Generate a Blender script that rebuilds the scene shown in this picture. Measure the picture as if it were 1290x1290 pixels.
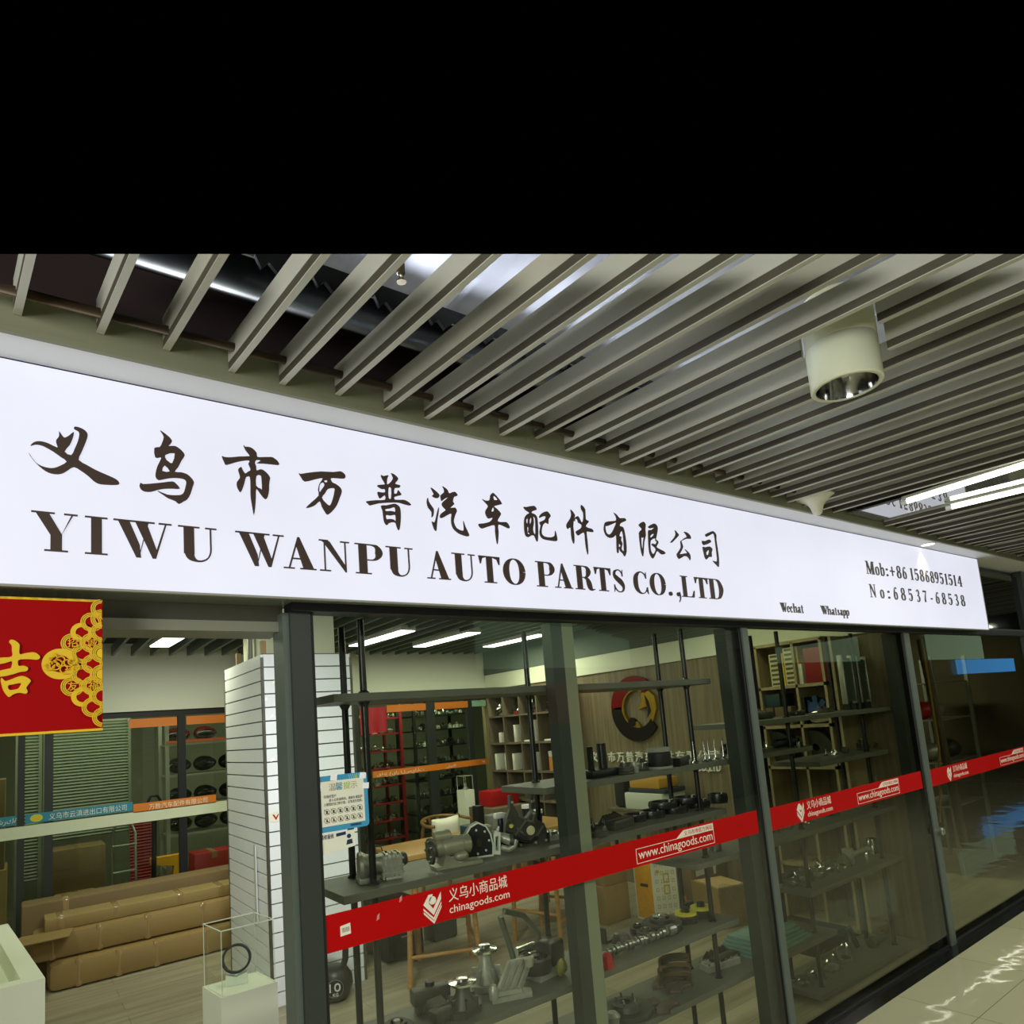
import bpy, bmesh, math, random
from mathutils import Vector, Matrix
from mathutils.geometry import tessellate_polygon

random.seed(7)
SC = bpy.context.scene
for ob in list(bpy.data.objects):
    bpy.data.objects.remove(ob)

# ------------------------------------------------------------------ camera
FPX = 840.17                     # focal length in pixels of the 1290 px wide frame
CU, CV = 645.0, 803.0            # principal point in the frame
RX = Vector((0.80370525, -0.58970888, -0.07938079))   # camera right in world axes
RY = Vector((0.01062166, 0.1476041, -0.98898949))     # camera down
RZ = Vector((0.59493281, 0.79401289, 0.12489387))     # camera forward
EYE = 1.70                       # eye height above the floor
cam_d = bpy.data.cameras.new('camera')
cam = bpy.data.objects.new('camera', cam_d)
SC.collection.objects.link(cam)
Rm = Matrix((RX, -RY, -RZ)).transposed().to_4x4()
cam.matrix_world = Matrix.Translation((0, 0, EYE)) @ Rm
cam_d.sensor_width = 36.0
cam_d.sensor_fit = 'HORIZONTAL'
cam_d.lens = FPX / 1290.0 * 36.0
cam_d.shift_y = (CV - 645.0) / 1290.0
cam_d.clip_start = 0.02
cam_d.clip_end = 60
SC.camera = cam

def ray(u, v):
    return RX * ((u - CU) / FPX) + RY * ((v - CV) / FPX) + RZ
def Py(u, v, y):                 # a point of the photo on the plane at depth y
    d = ray(u, v); d = d * (y / d.y); return Vector((d.x, d.y, d.z + EYE))
def Pz(u, v, z):
    d = ray(u, v); d = d * ((z - EYE) / d.z); return Vector((d.x, d.y, d.z + EYE))
def Px(u, v, x):
    d = ray(u, v); d = d * (x / d.x); return Vector((d.x, d.y, d.z + EYE))

# ------------------------------------------------------------------ world, exposure
SC.view_settings.view_transform = 'Standard'
SC.view_settings.look = 'None'
SC.view_settings.gamma = 1.0
SC.view_settings.exposure = 0.0
SC.view_settings.use_curve_mapping = False
wd = bpy.data.worlds.new('world'); SC.world = wd
wd.use_nodes = True
wd.node_tree.nodes['Background'].inputs[0].default_value = (0, 0, 0, 1)
wd.node_tree.nodes['Background'].inputs[1].default_value = 0.0

# ------------------------------------------------------------------ large lights
def area(name, loc, target, sx, sy, power, col=(1, 1, 1), spread=180):
    l = bpy.data.lights.new(name, 'AREA'); l.shape = 'RECTANGLE'
    l.size, l.size_y, l.energy, l.color = sx, sy, power, col
    l.spread = math.radians(spread)
    o = bpy.data.objects.new(name, l); SC.collection.objects.link(o)
    o.location = loc
    o.rotation_euler = (Vector(target) - Vector(loc)).to_track_quat('-Z', 'Y').to_euler()
    return o
WARM = (0.94, 1.0, 0.70)
# one added side light, then rows of ceiling lights along the mall corridor
area('corridor_light', (-2.4, -0.6, 2.3), (1.2, 0.9, 2.78), 1.6, 1.6, 120, (0.97, 0.97, 0.93))  # unseen panel added to light the left faces of the baffles
area('corridor_light', (1.5, -0.8, 2.72), (1.5, -0.8, 0), 4.0, 0.3, 80, (1, 0.98, 0.84))
area('corridor_light', (7.0, -0.6, 2.72), (7.0, -0.6, 0), 4.0, 0.3, 90, (1, 0.98, 0.84))
# cold unseen light added above the open baffles to brighten the duct
area('void_light', (1.3, 1.66, 2.90), (1.3, 0.85, 3.0), 2.8, 0.04, 9, (0.86, 0.9, 1.0), 60)
# shop ceiling lights, outside the picture but in the same room
for lx, ly, pw in ((-0.4, 4.6, 13), (1.2, 3.2, 12), (2.9, 3.2, 10), (4.3, 3.1, 7)):
    area('shop_light', (lx, ly, 2.56), (lx, ly, 0), 0.2, 1.1, pw, WARM)
# unseen tilted light added to brighten the front of the slatted column
area('column_fill', (0.9, 2.7, 2.5), (1.65, 4.7, 1.3), 0.4, 0.4, 11, (0.93, 0.97, 1.0), 90)
# the neighbouring room beyond the party wall and the passage behind the shop
area('passage_light', (0.8, 7.8, 2.55), (0.8, 8.1, 0), 3.0, 0.25, 26, WARM)
area('passage_light', (4.1, 7.65, 2.55), (4.1, 8.1, 0.6), 2.0, 0.25, 42, WARM)
area('next_room_light', (6.8, 3.4, 2.5), (6.8, 3.4, 0), 0.2, 1.2, 24, WARM)

# ------------------------------------------------------------------ materials
def lin(c):
    r = []
    for v in c:
        v = v / 255.0
        r.append(v / 12.92 if v <= 0.04045 else ((v + 0.055) / 1.055) ** 2.4)
    return (r[0], r[1], r[2], 1.0)
MATS = {}
def mat(name, col, rough=0.6, metal=0.0, noise=0.0, scale=6.0, bump=0.0, bscale=40.0, emit=0.0,
        coat=0.0, spec=0.5, stretch=None, col2=None):
    if name in MATS: return MATS[name]
    m = bpy.data.materials.new(name); m.use_nodes = True
    nt = m.node_tree; b = nt.nodes['Principled BSDF']
    b.inputs['Base Color'].default_value = lin(col)
    b.inputs['Roughness'].default_value = rough
    b.inputs['Metallic'].default_value = metal
    b.inputs['Specular IOR Level'].default_value = spec
    if coat: b.inputs['Coat Weight'].default_value = coat
    if noise or bump:
        tc = nt.nodes.new('ShaderNodeTexCoord'); mp = nt.nodes.new('ShaderNodeMapping')
        nt.links.new(tc.outputs['Object'], mp.inputs[0])
        if stretch: mp.inputs['Scale'].default_value = stretch
    if noise:
        n = nt.nodes.new('ShaderNodeTexNoise'); n.inputs['Scale'].default_value = scale
        n.inputs['Detail'].default_value = 5.0
        nt.links.new(mp.outputs[0], n.inputs['Vector'])
        rp = nt.nodes.new('ShaderNodeValToRGB')
        c = lin(col); c2 = lin(col2) if col2 else tuple(max(0, x * (1 - noise)) for x in c[:3]) + (1,)
        rp.color_ramp.elements[0].position = 0.35; rp.color_ramp.elements[1].position = 0.65
        rp.color_ramp.elements[0].color = c2
        rp.color_ramp.elements[1].color = c
        nt.links.new(n.outputs['Fac'], rp.inputs[0])
        nt.links.new(rp.outputs[0], b.inputs['Base Color'])
        if emit:
            nt.links.new(rp.outputs[0], b.inputs['Emission Color'])
    if bump:
        n2 = nt.nodes.new('ShaderNodeTexNoise'); n2.inputs['Scale'].default_value = bscale
        nt.links.new(mp.outputs[0], n2.inputs['Vector'])
        bp = nt.nodes.new('ShaderNodeBump'); bp.inputs['Strength'].default_value = bump
        bp.inputs['Distance'].default_value = 0.01
        nt.links.new(n2.outputs['Fac'], bp.inputs['Height'])
        nt.links.new(bp.outputs[0], b.inputs['Normal'])
    if emit:
        if not noise: b.inputs['Emission Color'].default_value = lin(col)
        b.inputs['Emission Strength'].default_value = emit
    MATS[name] = m
    return m

def mat_glass(name, tint, refl=1.0, base=0.0):
    m = bpy.data.materials.new(name); m.use_nodes = True
    nt = m.node_tree; nt.nodes.clear()
    out = nt.nodes.new('ShaderNodeOutputMaterial'); mix = nt.nodes.new('ShaderNodeMixShader')
    tr = nt.nodes.new('ShaderNodeBsdfTransparent'); gl = nt.nodes.new('ShaderNodeBsdfGlossy')
    lw = nt.nodes.new('ShaderNodeLayerWeight'); lw.inputs['Blend'].default_value = 0.5
    pw = nt.nodes.new('ShaderNodeMath'); pw.operation = 'POWER'; pw.inputs[1].default_value = 5.0
    fr = nt.nodes.new('ShaderNodeMath'); fr.operation = 'MULTIPLY_ADD'; fr.inputs[1].default_value = 0.96; fr.inputs[2].default_value = 0.04
    nt.links.new(lw.outputs['Facing'], pw.inputs[0]); nt.links.new(pw.outputs[0], fr.inputs[0])
    ge = nt.nodes.new('ShaderNodeNewGeometry'); inv = nt.nodes.new('ShaderNodeMath'); inv.operation = 'SUBTRACT'; inv.inputs[0].default_value = 1.0
    fm = nt.nodes.new('ShaderNodeMath'); fm.operation = 'MULTIPLY'
    nt.links.new(ge.outputs['Backfacing'], inv.inputs[1])
    mu = nt.nodes.new('ShaderNodeMath'); mu.operation = 'MULTIPLY_ADD'
    mu.inputs[1].default_value = refl; mu.inputs[2].default_value = base
    mu.use_clamp = True
    tr.inputs[0].default_value = tint + (1,); gl.inputs['Roughness'].default_value = 0.0
    nt.links.new(fr.outputs[0], mu.inputs[0]); nt.links.new(mu.outputs[0], fm.inputs[0]); nt.links.new(inv.outputs[0], fm.inputs[1])
    nt.links.new(fm.outputs[0], mix.inputs[0])
    nt.links.new(tr.outputs[0], mix.inputs[1]); nt.links.new(gl.outputs[0], mix.inputs[2])
    nt.links.new(mix.outputs[0], out.inputs[0])
    MATS[name] = m
    return m

def mat_wood(name, c1, c2, scale=(1, 12, 12), rough=0.5, plank=None):
    m = bpy.data.materials.new(name); m.use_nodes = True
    nt = m.node_tree; b = nt.nodes['Principled BSDF']
    tc = nt.nodes.new('ShaderNodeTexCoord'); mp = nt.nodes.new('ShaderNodeMapping')
    mp.inputs['Scale'].default_value = scale
    nt.links.new(tc.outputs['Object'], mp.inputs[0])
    n = nt.nodes.new('ShaderNodeTexNoise'); n.inputs['Scale'].default_value = 2.2; n.inputs['Detail'].default_value = 6
    nt.links.new(mp.outputs[0], n.inputs['Vector'])
    rp = nt.nodes.new('ShaderNodeValToRGB')
    rp.color_ramp.elements[0].position = 0.3; rp.color_ramp.elements[1].position = 0.7
    rp.color_ramp.elements[0].color = lin(c1); rp.color_ramp.elements[1].color = lin(c2)
    nt.links.new(n.outputs['Fac'], rp.inputs[0])
    col = rp.outputs[0]
    if plank:
        br = nt.nodes.new('ShaderNodeTexBrick')
        br.inputs['Color1'].default_value = (1, 1, 1, 1); br.inputs['Color2'].default_value = (0.72, 0.72, 0.70, 1)
        br.inputs['Mortar'].default_value = (0.45, 0.43, 0.40, 1)
        br.inputs['Scale'].default_value = 1.0
        br.inputs['Mortar Size'].default_value = 0.002
        br.inputs['Brick Width'].default_value = plank[0]; br.inputs['Row Height'].default_value = plank[1]
        nt.links.new(tc.outputs['Object'], br.inputs['Vector'])
        mx = nt.nodes.new('ShaderNodeMix'); mx.data_type = 'RGBA'; mx.blend_type = 'MULTIPLY'
        mx.inputs[0].default_value = 1.0
        nt.links.new(col, mx.inputs[6]); nt.links.new(br.outputs[0], mx.inputs[7])
        col = mx.outputs[2]
    nt.links.new(col, b.inputs['Base Color'])
    b.inputs['Roughness'].default_value = rough
    MATS[name] = m
    return m

# ------------------------------------------------------------------ mesh helpers
def frame(loc=(0, 0, 0), rz=0.0, rx=0.0, ry=0.0, s=1.0):
    return Matrix.Translation(loc) @ Matrix.Rotation(rz, 4, 'Z') @ Matrix.Rotation(ry, 4, 'Y') @ Matrix.Rotation(rx, 4, 'X') @ Matrix.Scale(s, 4)
def axis_frame(p, q):
    d = (Vector(q) - Vector(p)); L = d.length
    return Matrix.Translation(p) @ d.to_track_quat('Z', 'Y').to_matrix().to_4x4(), L

class MB:
    def __init__(self, M=None):
        self.v = []; self.f = []; self.M = M or Matrix.Identity(4)
    def add(self, vs, fs, M=None):
        M = self.M @ M if M is not None else self.M
        n = len(self.v)
        self.v += [tuple(M @ Vector(p)) for p in vs]
        self.f += [tuple(n + i for i in f) for f in fs]
        return self
    def box(self, x0, x1, y0, y1, z0, z1, M=None, b=0.0):
        if x0 > x1: x0, x1 = x1, x0
        if y0 > y1: y0, y1 = y1, y0
        if z0 > z1: z0, z1 = z1, z0
        if b <= 0:
            vs = [(x0, y0, z0), (x1, y0, z0), (x1, y1, z0), (x0, y1, z0), (x0, y0, z1), (x1, y0, z1), (x1, y1, z1), (x0, y1, z1)]
            fs = [(3, 2, 1, 0), (4, 5, 6, 7), (0, 1, 5, 4), (1, 2, 6, 5), (2, 3, 7, 6), (3, 0, 4, 7)]
            return self.add(vs, fs, M)
        bm = bmesh.new()
        bmesh.ops.create_cube(bm, size=1.0)
        for v in bm.verts:
            v.co = Vector(((x0 + x1) / 2 + v.co.x * (x1 - x0), (y0 + y1) / 2 + v.co.y * (y1 - y0), (z0 + z1) / 2 + v.co.z * (z1 - z0)))
        b = min(b, 0.45 * min(x1 - x0, y1 - y0, z1 - z0))
        bmesh.ops.bevel(bm, geom=list(bm.edges), offset=b, segments=2, affect='EDGES', profile=0.5)
        bm.verts.index_update()
        self.add([v.co[:] for v in bm.verts], [[v.index for v in f.verts] for f in bm.faces], M)
        bm.free(); return self
    def cbox(self, c, s, M=None, b=0.0):
        return self.box(c[0] - s[0] / 2, c[0] + s[0] / 2, c[1] - s[1] / 2, c[1] + s[1] / 2, c[2] - s[2] / 2, c[2] + s[2] / 2, M, b)
    def bar(self, p, q, w, h):
        F, L = axis_frame(p, q)
        return self.box(-w / 2, w / 2, -h / 2, h / 2, 0, L, F)
    def lathe(self, prof, M=None, n=24, cap=True):
        vs, fs = [], []
        k = len(prof)
        for i in range(n):
            a = 2 * math.pi * i / n
            for r, z in prof: vs.append((r * math.cos(a), r * math.sin(a), z))
        for i in range(n):
            j = (i + 1) % n
            for t in range(k - 1):
                fs.append((i * k + t, j * k + t, j * k + t + 1, i * k + t + 1))
        closed = prof[0] == prof[-1] or not cap
        if prof[0][0] > 1e-5 and not closed: fs.append(tuple(i * k for i in reversed(range(n))))
        if prof[-1][0] > 1e-5 and not closed: fs.append(tuple(i * k + k - 1 for i in range(n)))
        return self.add(vs, fs, M)
    def tube(self, p, q, r, n=12, r2=None):
        F, L = axis_frame(p, q)
        return self.lathe([(r, 0), (r if r2 is None else r2, L)], F, n)
    def disc(self, c, axis, r, t, n=24, hole=0.0):
        q = Vector(c) + Vector(axis).normalized() * t
        F, L = axis_frame(c, q)
        if hole > 0: return self.lathe([(hole, 0), (r, 0), (r, L), (hole, L), (hole, 0)], F, n)
        return self.lathe([(r, 0), (r, L)], F, n)
    def path(self, pts, r, n=8, closed=False):
        pts = [Vector(p) for p in pts]; m = len(pts); vs, fs = [], []
        up = None
        for i, p in enumerate(pts):
            a = pts[(i - 1) % m] if (closed or i > 0) else p
            b = pts[(i + 1) % m] if (closed or i < m - 1) else p
            t = (b - a).normalized()
            if up is None:
                up = Vector((0, 0, 1)) if abs(t.z) < 0.9 else Vector((1, 0, 0))
            s = t.cross(up).normalized(); up = s.cross(t).normalized()
            rr = r[i] if isinstance(r, (list, tuple)) else r
            for k in range(n):
                g = 2 * math.pi * k / n
                vs.append(tuple(p + s * (math.cos(g) * rr) + up * (math.sin(g) * rr)))
        for i in range(m if closed else m - 1):
            j = (i + 1) % m
            for k in range(n):
                l = (k + 1) % n
                fs.append((i * n + k, i * n + l, j * n + l, j * n + k))
        if not closed:
            fs.append(tuple(range(n - 1, -1, -1))); fs.append(tuple((m - 1) * n + k for k in range(n)))
        return self.add(vs, fs)
    def ball(self, c, r, M=None, n=16):
        if not isinstance(r, (tuple, list)): r = (r, r, r)
        vs, fs = [], []; h = max(6, n // 2)
        for i in range(1, h):
            t = math.pi * i / h
            for k in range(n):
                a = 2 * math.pi * k / n
                vs.append((c[0] + r[0] * math.sin(t) * math.cos(a), c[1] + r[1] * math.sin(t) * math.sin(a), c[2] + r[2] * math.cos(t)))
        for i in range(h - 2):
            for k in range(n):
                l = (k + 1) % n
                fs.append((i * n + k, (i + 1) * n + k, (i + 1) * n + l, i * n + l))
        t0 = len(vs); vs += [(c[0], c[1], c[2] + r[2]), (c[0], c[1], c[2] - r[2])]
        for k in range(n):
            l = (k + 1) % n
            fs.append((t0, k, l)); fs.append((t0 + 1, (h - 2) * n + l, (h - 2) * n + k))
        return self.add(vs, fs, M)
    def prism(self, poly, z0, z1, M=None, holes=()):
        """solid with the 2D outline poly (and holes) between heights z0 and z1 of the frame M"""
        loops = [list(poly)] + [list(h) for h in holes]
        flat = [p for l in loops for p in l]
        n = len(flat)
        tris = tessellate_polygon([[Vector((p[0], p[1], 0)) for p in l] for l in loops])
        vs = [(p[0], p[1], z0) for p in flat] + [(p[0], p[1], z1) for p in flat]
        fs = []
        for t in tris:
            a, b, c = t
            A, B, Cc = flat[a], flat[b], flat[c]
            if (B[0] - A[0]) * (Cc[1] - A[1]) - (B[1] - A[1]) * (Cc[0] - A[0]) < 0: b, c = c, b
            fs.append((a + n, b + n, c + n)); fs.append((c, b, a))
        o = 0
        for l in loops:
            k = len(l)
            for i in range(k): fs.append((o + i, o + (i + 1) % k, o + (i + 1) % k + n, o + i + n))
            o += k
        return self.add(vs, fs, M)
    def grid(self, fn, nu, nv):
        vs = [fn(i / nu, j / nv) for i in range(nu + 1) for j in range(nv + 1)]
        fs = [(i * (nv + 1) + j, (i + 1) * (nv + 1) + j, (i + 1) * (nv + 1) + j + 1, i * (nv + 1) + j + 1) for i in range(nu) for j in range(nv)]
        return self.add(vs, fs)
    def text(self, body, M, h, t=0.002, fit=None, center=False, bold=0.0):
        """raised lettering; h = height of the em, fit = total width to stretch to"""
        c = bpy.data.curves.new('lettering', 'FONT'); c.body = body; c.extrude = t / 2; c.resolution_u = 3; c.offset = bold
        o = bpy.data.objects.new('lettering', c)
        me = bpy.data.meshes.new_from_object(o)
        if len(me.vertices):
            xs = [v.co.x for v in me.vertices]; x0, x1 = min(xs), max(xs)
            sx = h if not fit else fit / max(1e-6, x1 - x0)
            ox = -x0 * sx if fit else 0.0
            if center: ox = -(x0 + x1) / 2 * sx
            self.add([(v.co.x * sx + ox, v.co.y * h, v.co.z) for v in me.vertices], [tuple(p.vertices) for p in me.polygons], M)
        bpy.data.objects.remove(o); bpy.data.curves.remove(c); bpy.data.meshes.remove(me)
        return self
    def build(self, name, material, parent=None, smooth=True, weld=True):
        me = bpy.data.meshes.new(name)
        vs = self.v
        if parent is not None:
            W = world_of(parent).inverted()
            vs = [tuple(W @ Vector(p)) for p in vs]
        me.from_pydata(vs, [], self.f); me.validate(); me.update()
        bm = bmesh.new(); bm.from_mesh(me)
        if weld: bmesh.ops.remove_doubles(bm, verts=bm.verts, dist=1e-5)
        bmesh.ops.recalc_face_normals(bm, faces=bm.faces)
        if smooth:
            for e in bm.edges:
                e.smooth = len(e.link_faces) == 2 and e.calc_face_angle(0) < 0.62
            for f in bm.faces: f.smooth = True
        bm.to_mesh(me); bm.free()
        me.materials.append(material)
        o = bpy.data.objects.new(name, me); SC.collection.objects.link(o)
        if parent is not None: o.parent = parent
        return o

def world_of(o):
    M = Matrix.LocRotScale(o.location, o.rotation_euler, o.scale)
    return world_of(o.parent) @ M if o.parent else M
def tag(o, label, cat, group=None, kind=None):
    if label: o['label'] = label
    if cat: o['category'] = cat
    if group: o['group'] = group
    if kind: o['kind'] = kind
    return o
def thing(name, label, cat, loc=(0, 0, 0), rz=0.0, group=None):
    o = bpy.data.objects.new(name, None); SC.collection.objects.link(o)
    o.empty_display_size = 0.05
    o.location = loc; o.rotation_euler = (0, 0, rz)
    return tag(o, label, cat, group)
def W(o): return MB(world_of(o))            # geometry written in the thing's own axes
def struct(name, mb, m, label=None, parent=None, smooth=False, cat='structure'):
    o = mb.build(name, m, parent, smooth)
    if parent is None: tag(o, label, cat, None, 'structure')
    return o
def copy_tree(o, parent=None):
    c = o.copy(); SC.collection.objects.link(c); c.parent = parent
    for ch in list(o.children): copy_tree(ch, c)
    return c
def dup(o, loc, rz, label, group=None):
    c = copy_tree(o); c.location = loc; c.rotation_euler = (0, 0, rz); c['label'] = label
    if group: c['group'] = group
    return c
def face_frame(y, t=0.0):                    # 2D x,y -> upright plane facing the corridor (-y)
    return Matrix(((1, 0, 0, 0), (0, 0, -1, y - t), (0, 1, 0, 0), (0, 0, 0, 1)))
def wall_frame(x, y0, z0):                   # upright plane facing -x; 2D x runs towards the corridor
    return Matrix(((0, 0, -1, x), (-1, 0, 0, y0), (0, 1, 0, z0), (0, 0, 0, 1)))
# ================================================================== the setting
M_white = mat('white_paint', (225, 226, 224), 0.5)
M_soffit = mat('soffit_white', (226, 227, 228), 0.45, noise=0.05, scale=3)
M_fascia = mat('fascia_olive', (128, 130, 104), 0.6, noise=0.10, scale=3)
M_dark = mat('dark_void', (16, 14, 13), 0.9)
M_slab = mat('dark_slab', (40, 24, 24), 0.95, noise=0.4, scale=5)
M_frame = mat('dark_green_frame', (46, 53, 49), 0.45, noise=0.08, scale=9)
M_framel = mat('grey_green_frame', (84, 94, 86), 0.45)
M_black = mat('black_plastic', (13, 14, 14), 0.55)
M_blackm = mat('black_steel', (22, 24, 24), 0.42)
M_lintel = mat('lintel_brown', (78, 78, 64), 0.6)
M_lintell = mat('lintel_strip', (122, 124, 108), 0.55)
M_wallw = mat('shop_wall_white', (228, 230, 214), 0.6)
M_wallg = mat('shop_wall_dark', (92, 104, 96), 0.7)
M_granite = mat('black_granite', (18, 20, 19), 0.12, noise=0.0)
def mat_granite():
    m = M_granite; nt = m.node_tree; b = nt.nodes['Principled BSDF']
    tc = nt.nodes.new('ShaderNodeTexCoord'); n = nt.nodes.new('ShaderNodeTexNoise'); n.inputs['Scale'].default_value = 260
    rp = nt.nodes.new('ShaderNodeValToRGB'); rp.color_ramp.elements[0].position = 0.6; rp.color_ramp.elements[1].position = 0.72
    rp.color_ramp.elements[0].color = lin((14, 16, 15)); rp.color_ramp.elements[1].color = lin((80, 84, 80))
    nt.links.new(tc.outputs['Object'], n.inputs[0]); nt.links.new(n.outputs['Fac'], rp.inputs[0]); nt.links.new(rp.outputs[0], b.inputs['Base Color'])
mat_granite()
def mat_tile():
    m = mat('corridor_tile', (176, 176, 146), 0.04, spec=0.8); nt = m.node_tree; b = nt.nodes['Principled BSDF']
    tc = nt.nodes.new('ShaderNodeTexCoord'); br = nt.nodes.new('ShaderNodeTexBrick')
    br.offset = 0.0
    br.inputs['Color1'].default_value = lin((184, 183, 150)); br.inputs['Color2'].default_value = lin((176, 176, 144))
    br.inputs['Mortar'].default_value = lin((128, 127, 100))
    br.inputs['Scale'].default_value = 1.0; br.inputs['Mortar Size'].default_value = 0.0025
    br.inputs['Brick Width'].default_value = 0.8; br.inputs['Row Height'].default_value = 0.8
    n = nt.nodes.new('ShaderNodeTexNoise'); n.inputs['Scale'].default_value = 3.2
    bp = nt.nodes.new('ShaderNodeBump'); bp.inputs['Strength'].default_value = 0.35; bp.inputs['Distance'].default_value = 0.01
    nt.links.new(tc.outputs['Object'], br.inputs['Vector']); nt.links.new(br.outputs[0], b.inputs['Base Color'])
    nt.links.new(tc.outputs['Object'], n.inputs['Vector']); nt.links.new(n.outputs['Fac'], bp.inputs['Height'])
    nt.links.new(bp.outputs[0], b.inputs['Normal'])
    return m
M_tile = mat_tile()
M_floorw = mat_wood('floor_wood', (138, 130, 108), (172, 164, 138), scale=(0.5, 7, 7), rough=0.42, plank=(1.2, 0.16))
M_walnut = mat_wood('wall_panel_wood', (104, 94, 70), (138, 126, 98), scale=(14, 14, 0.6), rough=0.55)
M_cubby = mat_wood('cubby_wood', (92, 84, 68), (116, 106, 86), scale=(6, 6, 1), rough=0.55)

G = 2.10                                    # depth of the shop front glass
CEIL = 1.70 + 0.925
# floors and threshold
struct('floor', MB().box(-4, 27, -4, 2.0, -0.06, 0), M_tile, 'polished beige corridor tiles in front of the shop')
struct('trim_1', MB().box(-4, 27, 2.0, 2.18, -0.06, 0.0), M_granite, 'black speckled granite threshold strip along the shop front')
struct('floor_shop', MB().box(-2.2, 9.6, 2.18, 10.4, -0.06, 0.0), M_floorw, 'pale grey wood plank floor inside the shop')

# bulkhead behind the sign, header over the glass, soffit and fascia over the sign
struct('wall_front', MB().box(-1.6, 9.4, 2.14, 2.24, 2.14, 2.83), M_wallg, 'bulkhead over the shop front')
struct('trim_2', MB().box(0.69, 7.56, 2.06, 2.135, 2.10, 2.14), M_black, 'black header rail over the glass')
SOF = 2.714
struct('ceiling_soffit', MB().box(-1.6, 9.4, 1.862, 2.14, SOF, SOF + 0.02), M_soffit, 'pale soffit strip over the lit sign')
struct('trim_3', MB().box(-1.6, 9.4, 1.85, 1.862, SOF - 0.006, 2.82).box(-1.6, 9.4, 1.846, 1.85, SOF - 0.006, SOF + 0.008), M_fascia, 'olive fascia board where the ceiling baffles end')
struct('trim_4', MB().box(-1.6, 9.4, 1.862, 1.90, 2.82, 2.835), M_fascia, 'top lip of the olive fascia')
struct('trim_5', MB().box(-1.6, 6.22, 1.992, 2.005, SOF - 0.012, SOF - 0.001), M_black, 'black strip standing for the shadow gap over the sign')  # black strip puts the shade of the gap into colour

# roller shutter housing and rail over the open doorway
struct('trim_6', MB().box(-1.6, 0.69, 2.15, 2.36, 2.077, 2.14, b=0.004), M_lintel, 'brown roller shutter housing over the open doorway')
struct('trim_7', MB().box(-1.6, 0.69, 2.14, 2.30, 2.045, 2.077), M_lintell, 'grey bottom rail of the shutter housing')

# door post at the end of the glass
struct('trim_8', MB().box(0.692, 0.757, 2.085, 2.2, 0, 2.10), M_frame, 'dark green post between doorway and glass')
struct('trim_9', MB().box(0.672, 0.692, 2.10, 2.2, 0, 2.10), M_framel, 'lighter reveal of the door post')
struct('trim_10', MB().box(0.757, 0.768, 2.09, 2.13, 0, 2.10), M_black, 'black gasket along the glass')

# glazing
M_glass = mat_glass('shop_glass', (0.93, 0.95, 0.91), refl=1.7)
M_glassd = mat_glass('shop_glass_dark', (0.76, 0.78, 0.70), refl=1.7)
def window(n, x0, x1, glass, label):
    r = thing('window_%d' % n, label, None, ((x0 + x1) / 2, G, 0)); r['kind'] = 'structure'
    MB().box(x0, x1, G - 0.004, G + 0.004, 0.012, 2.10).build('glass_pane', glass, r)
    MB().box(x0, x1, G - 0.012, G + 0.012, 0, 0.012).build('bottom_rail', M_blackm, r)
    return r
w1 = window(1, 0.768, 3.072, M_glass, 'large shop window beside the open doorway')
MB().box(1.862, 1.925, 2.13, 2.15, 0, 2.10).build('inner_post_face', mat('post_face_pale', (124, 130, 108), 0.5), w1)
MB().box(1.80, 1.862, 2.13, 2.19, 0, 2.10).build('inner_post', M_frame, w1)
MB().box(2.985, 3.066, 2.12, 2.19, 0, 2.10).build('inner_post', M_frame, w1)
w2 = window(2, 3.125, 4.955, M_glassd, 'middle shop window')
MB().box(3.085, 3.135, 2.085, 2.15, 0, 2.10).build('mullion', M_framel, w2)
MB().box(3.066, 3.085, 2.095, 2.14, 0, 2.10).build('gasket', M_black, w2)
MB().box(4.87, 4.94, 2.12, 2.19, 0, 2.10).build('inner_post', M_frame, w2)
w3 = window(3, 5.0, 7.44, M_glassd, 'far right shop window')
MB().box(4.985, 5.06, 2.085, 2.15, 0, 2.10).build('mullion', M_framel, w3)
MB().box(4.955, 4.985, 2.095, 2.14, 0, 2.10).build('gasket', M_black, w3)
MB().box(7.44, 7.56, 2.085, 2.15, 0, 2.10).build('end_post', M_frame, w3)
# dark transom beyond the end of the sign and the pilaster next to it
M_trglass = mat('transom_glass', (10, 13, 12), 0.05)
struct('window_4', MB().box(6.30, 7.50, 2.09, 2.10, 2.15, 2.66), M_trglass, 'dark transom window beyond the end of the sign')
struct('trim_11', MB().box(7.50, 7.62, 2.05, 2.12, 0, 2.71).box(6.24, 7.5, 2.06, 2.135, 2.14, 2.155), M_frame, 'dark frame around the transom window')
struct('wall_corridor', MB().box(7.62, 9.4, 2.04, 2.14, 0, SOF), M_fascia, 'grey green pilaster past the last window')
# fridge line glass next door
struct('wall_left', MB().box(-2.3, -2.2, 2.18, 7.35, 0, CEIL), M_wallw, 'white left wall of the shop')
struct('wall_entry', MB().box(-2.2, -1.1, 2.1, 2.2, 0, 2.7), M_wallw, 'wall left of the doorway')

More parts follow.
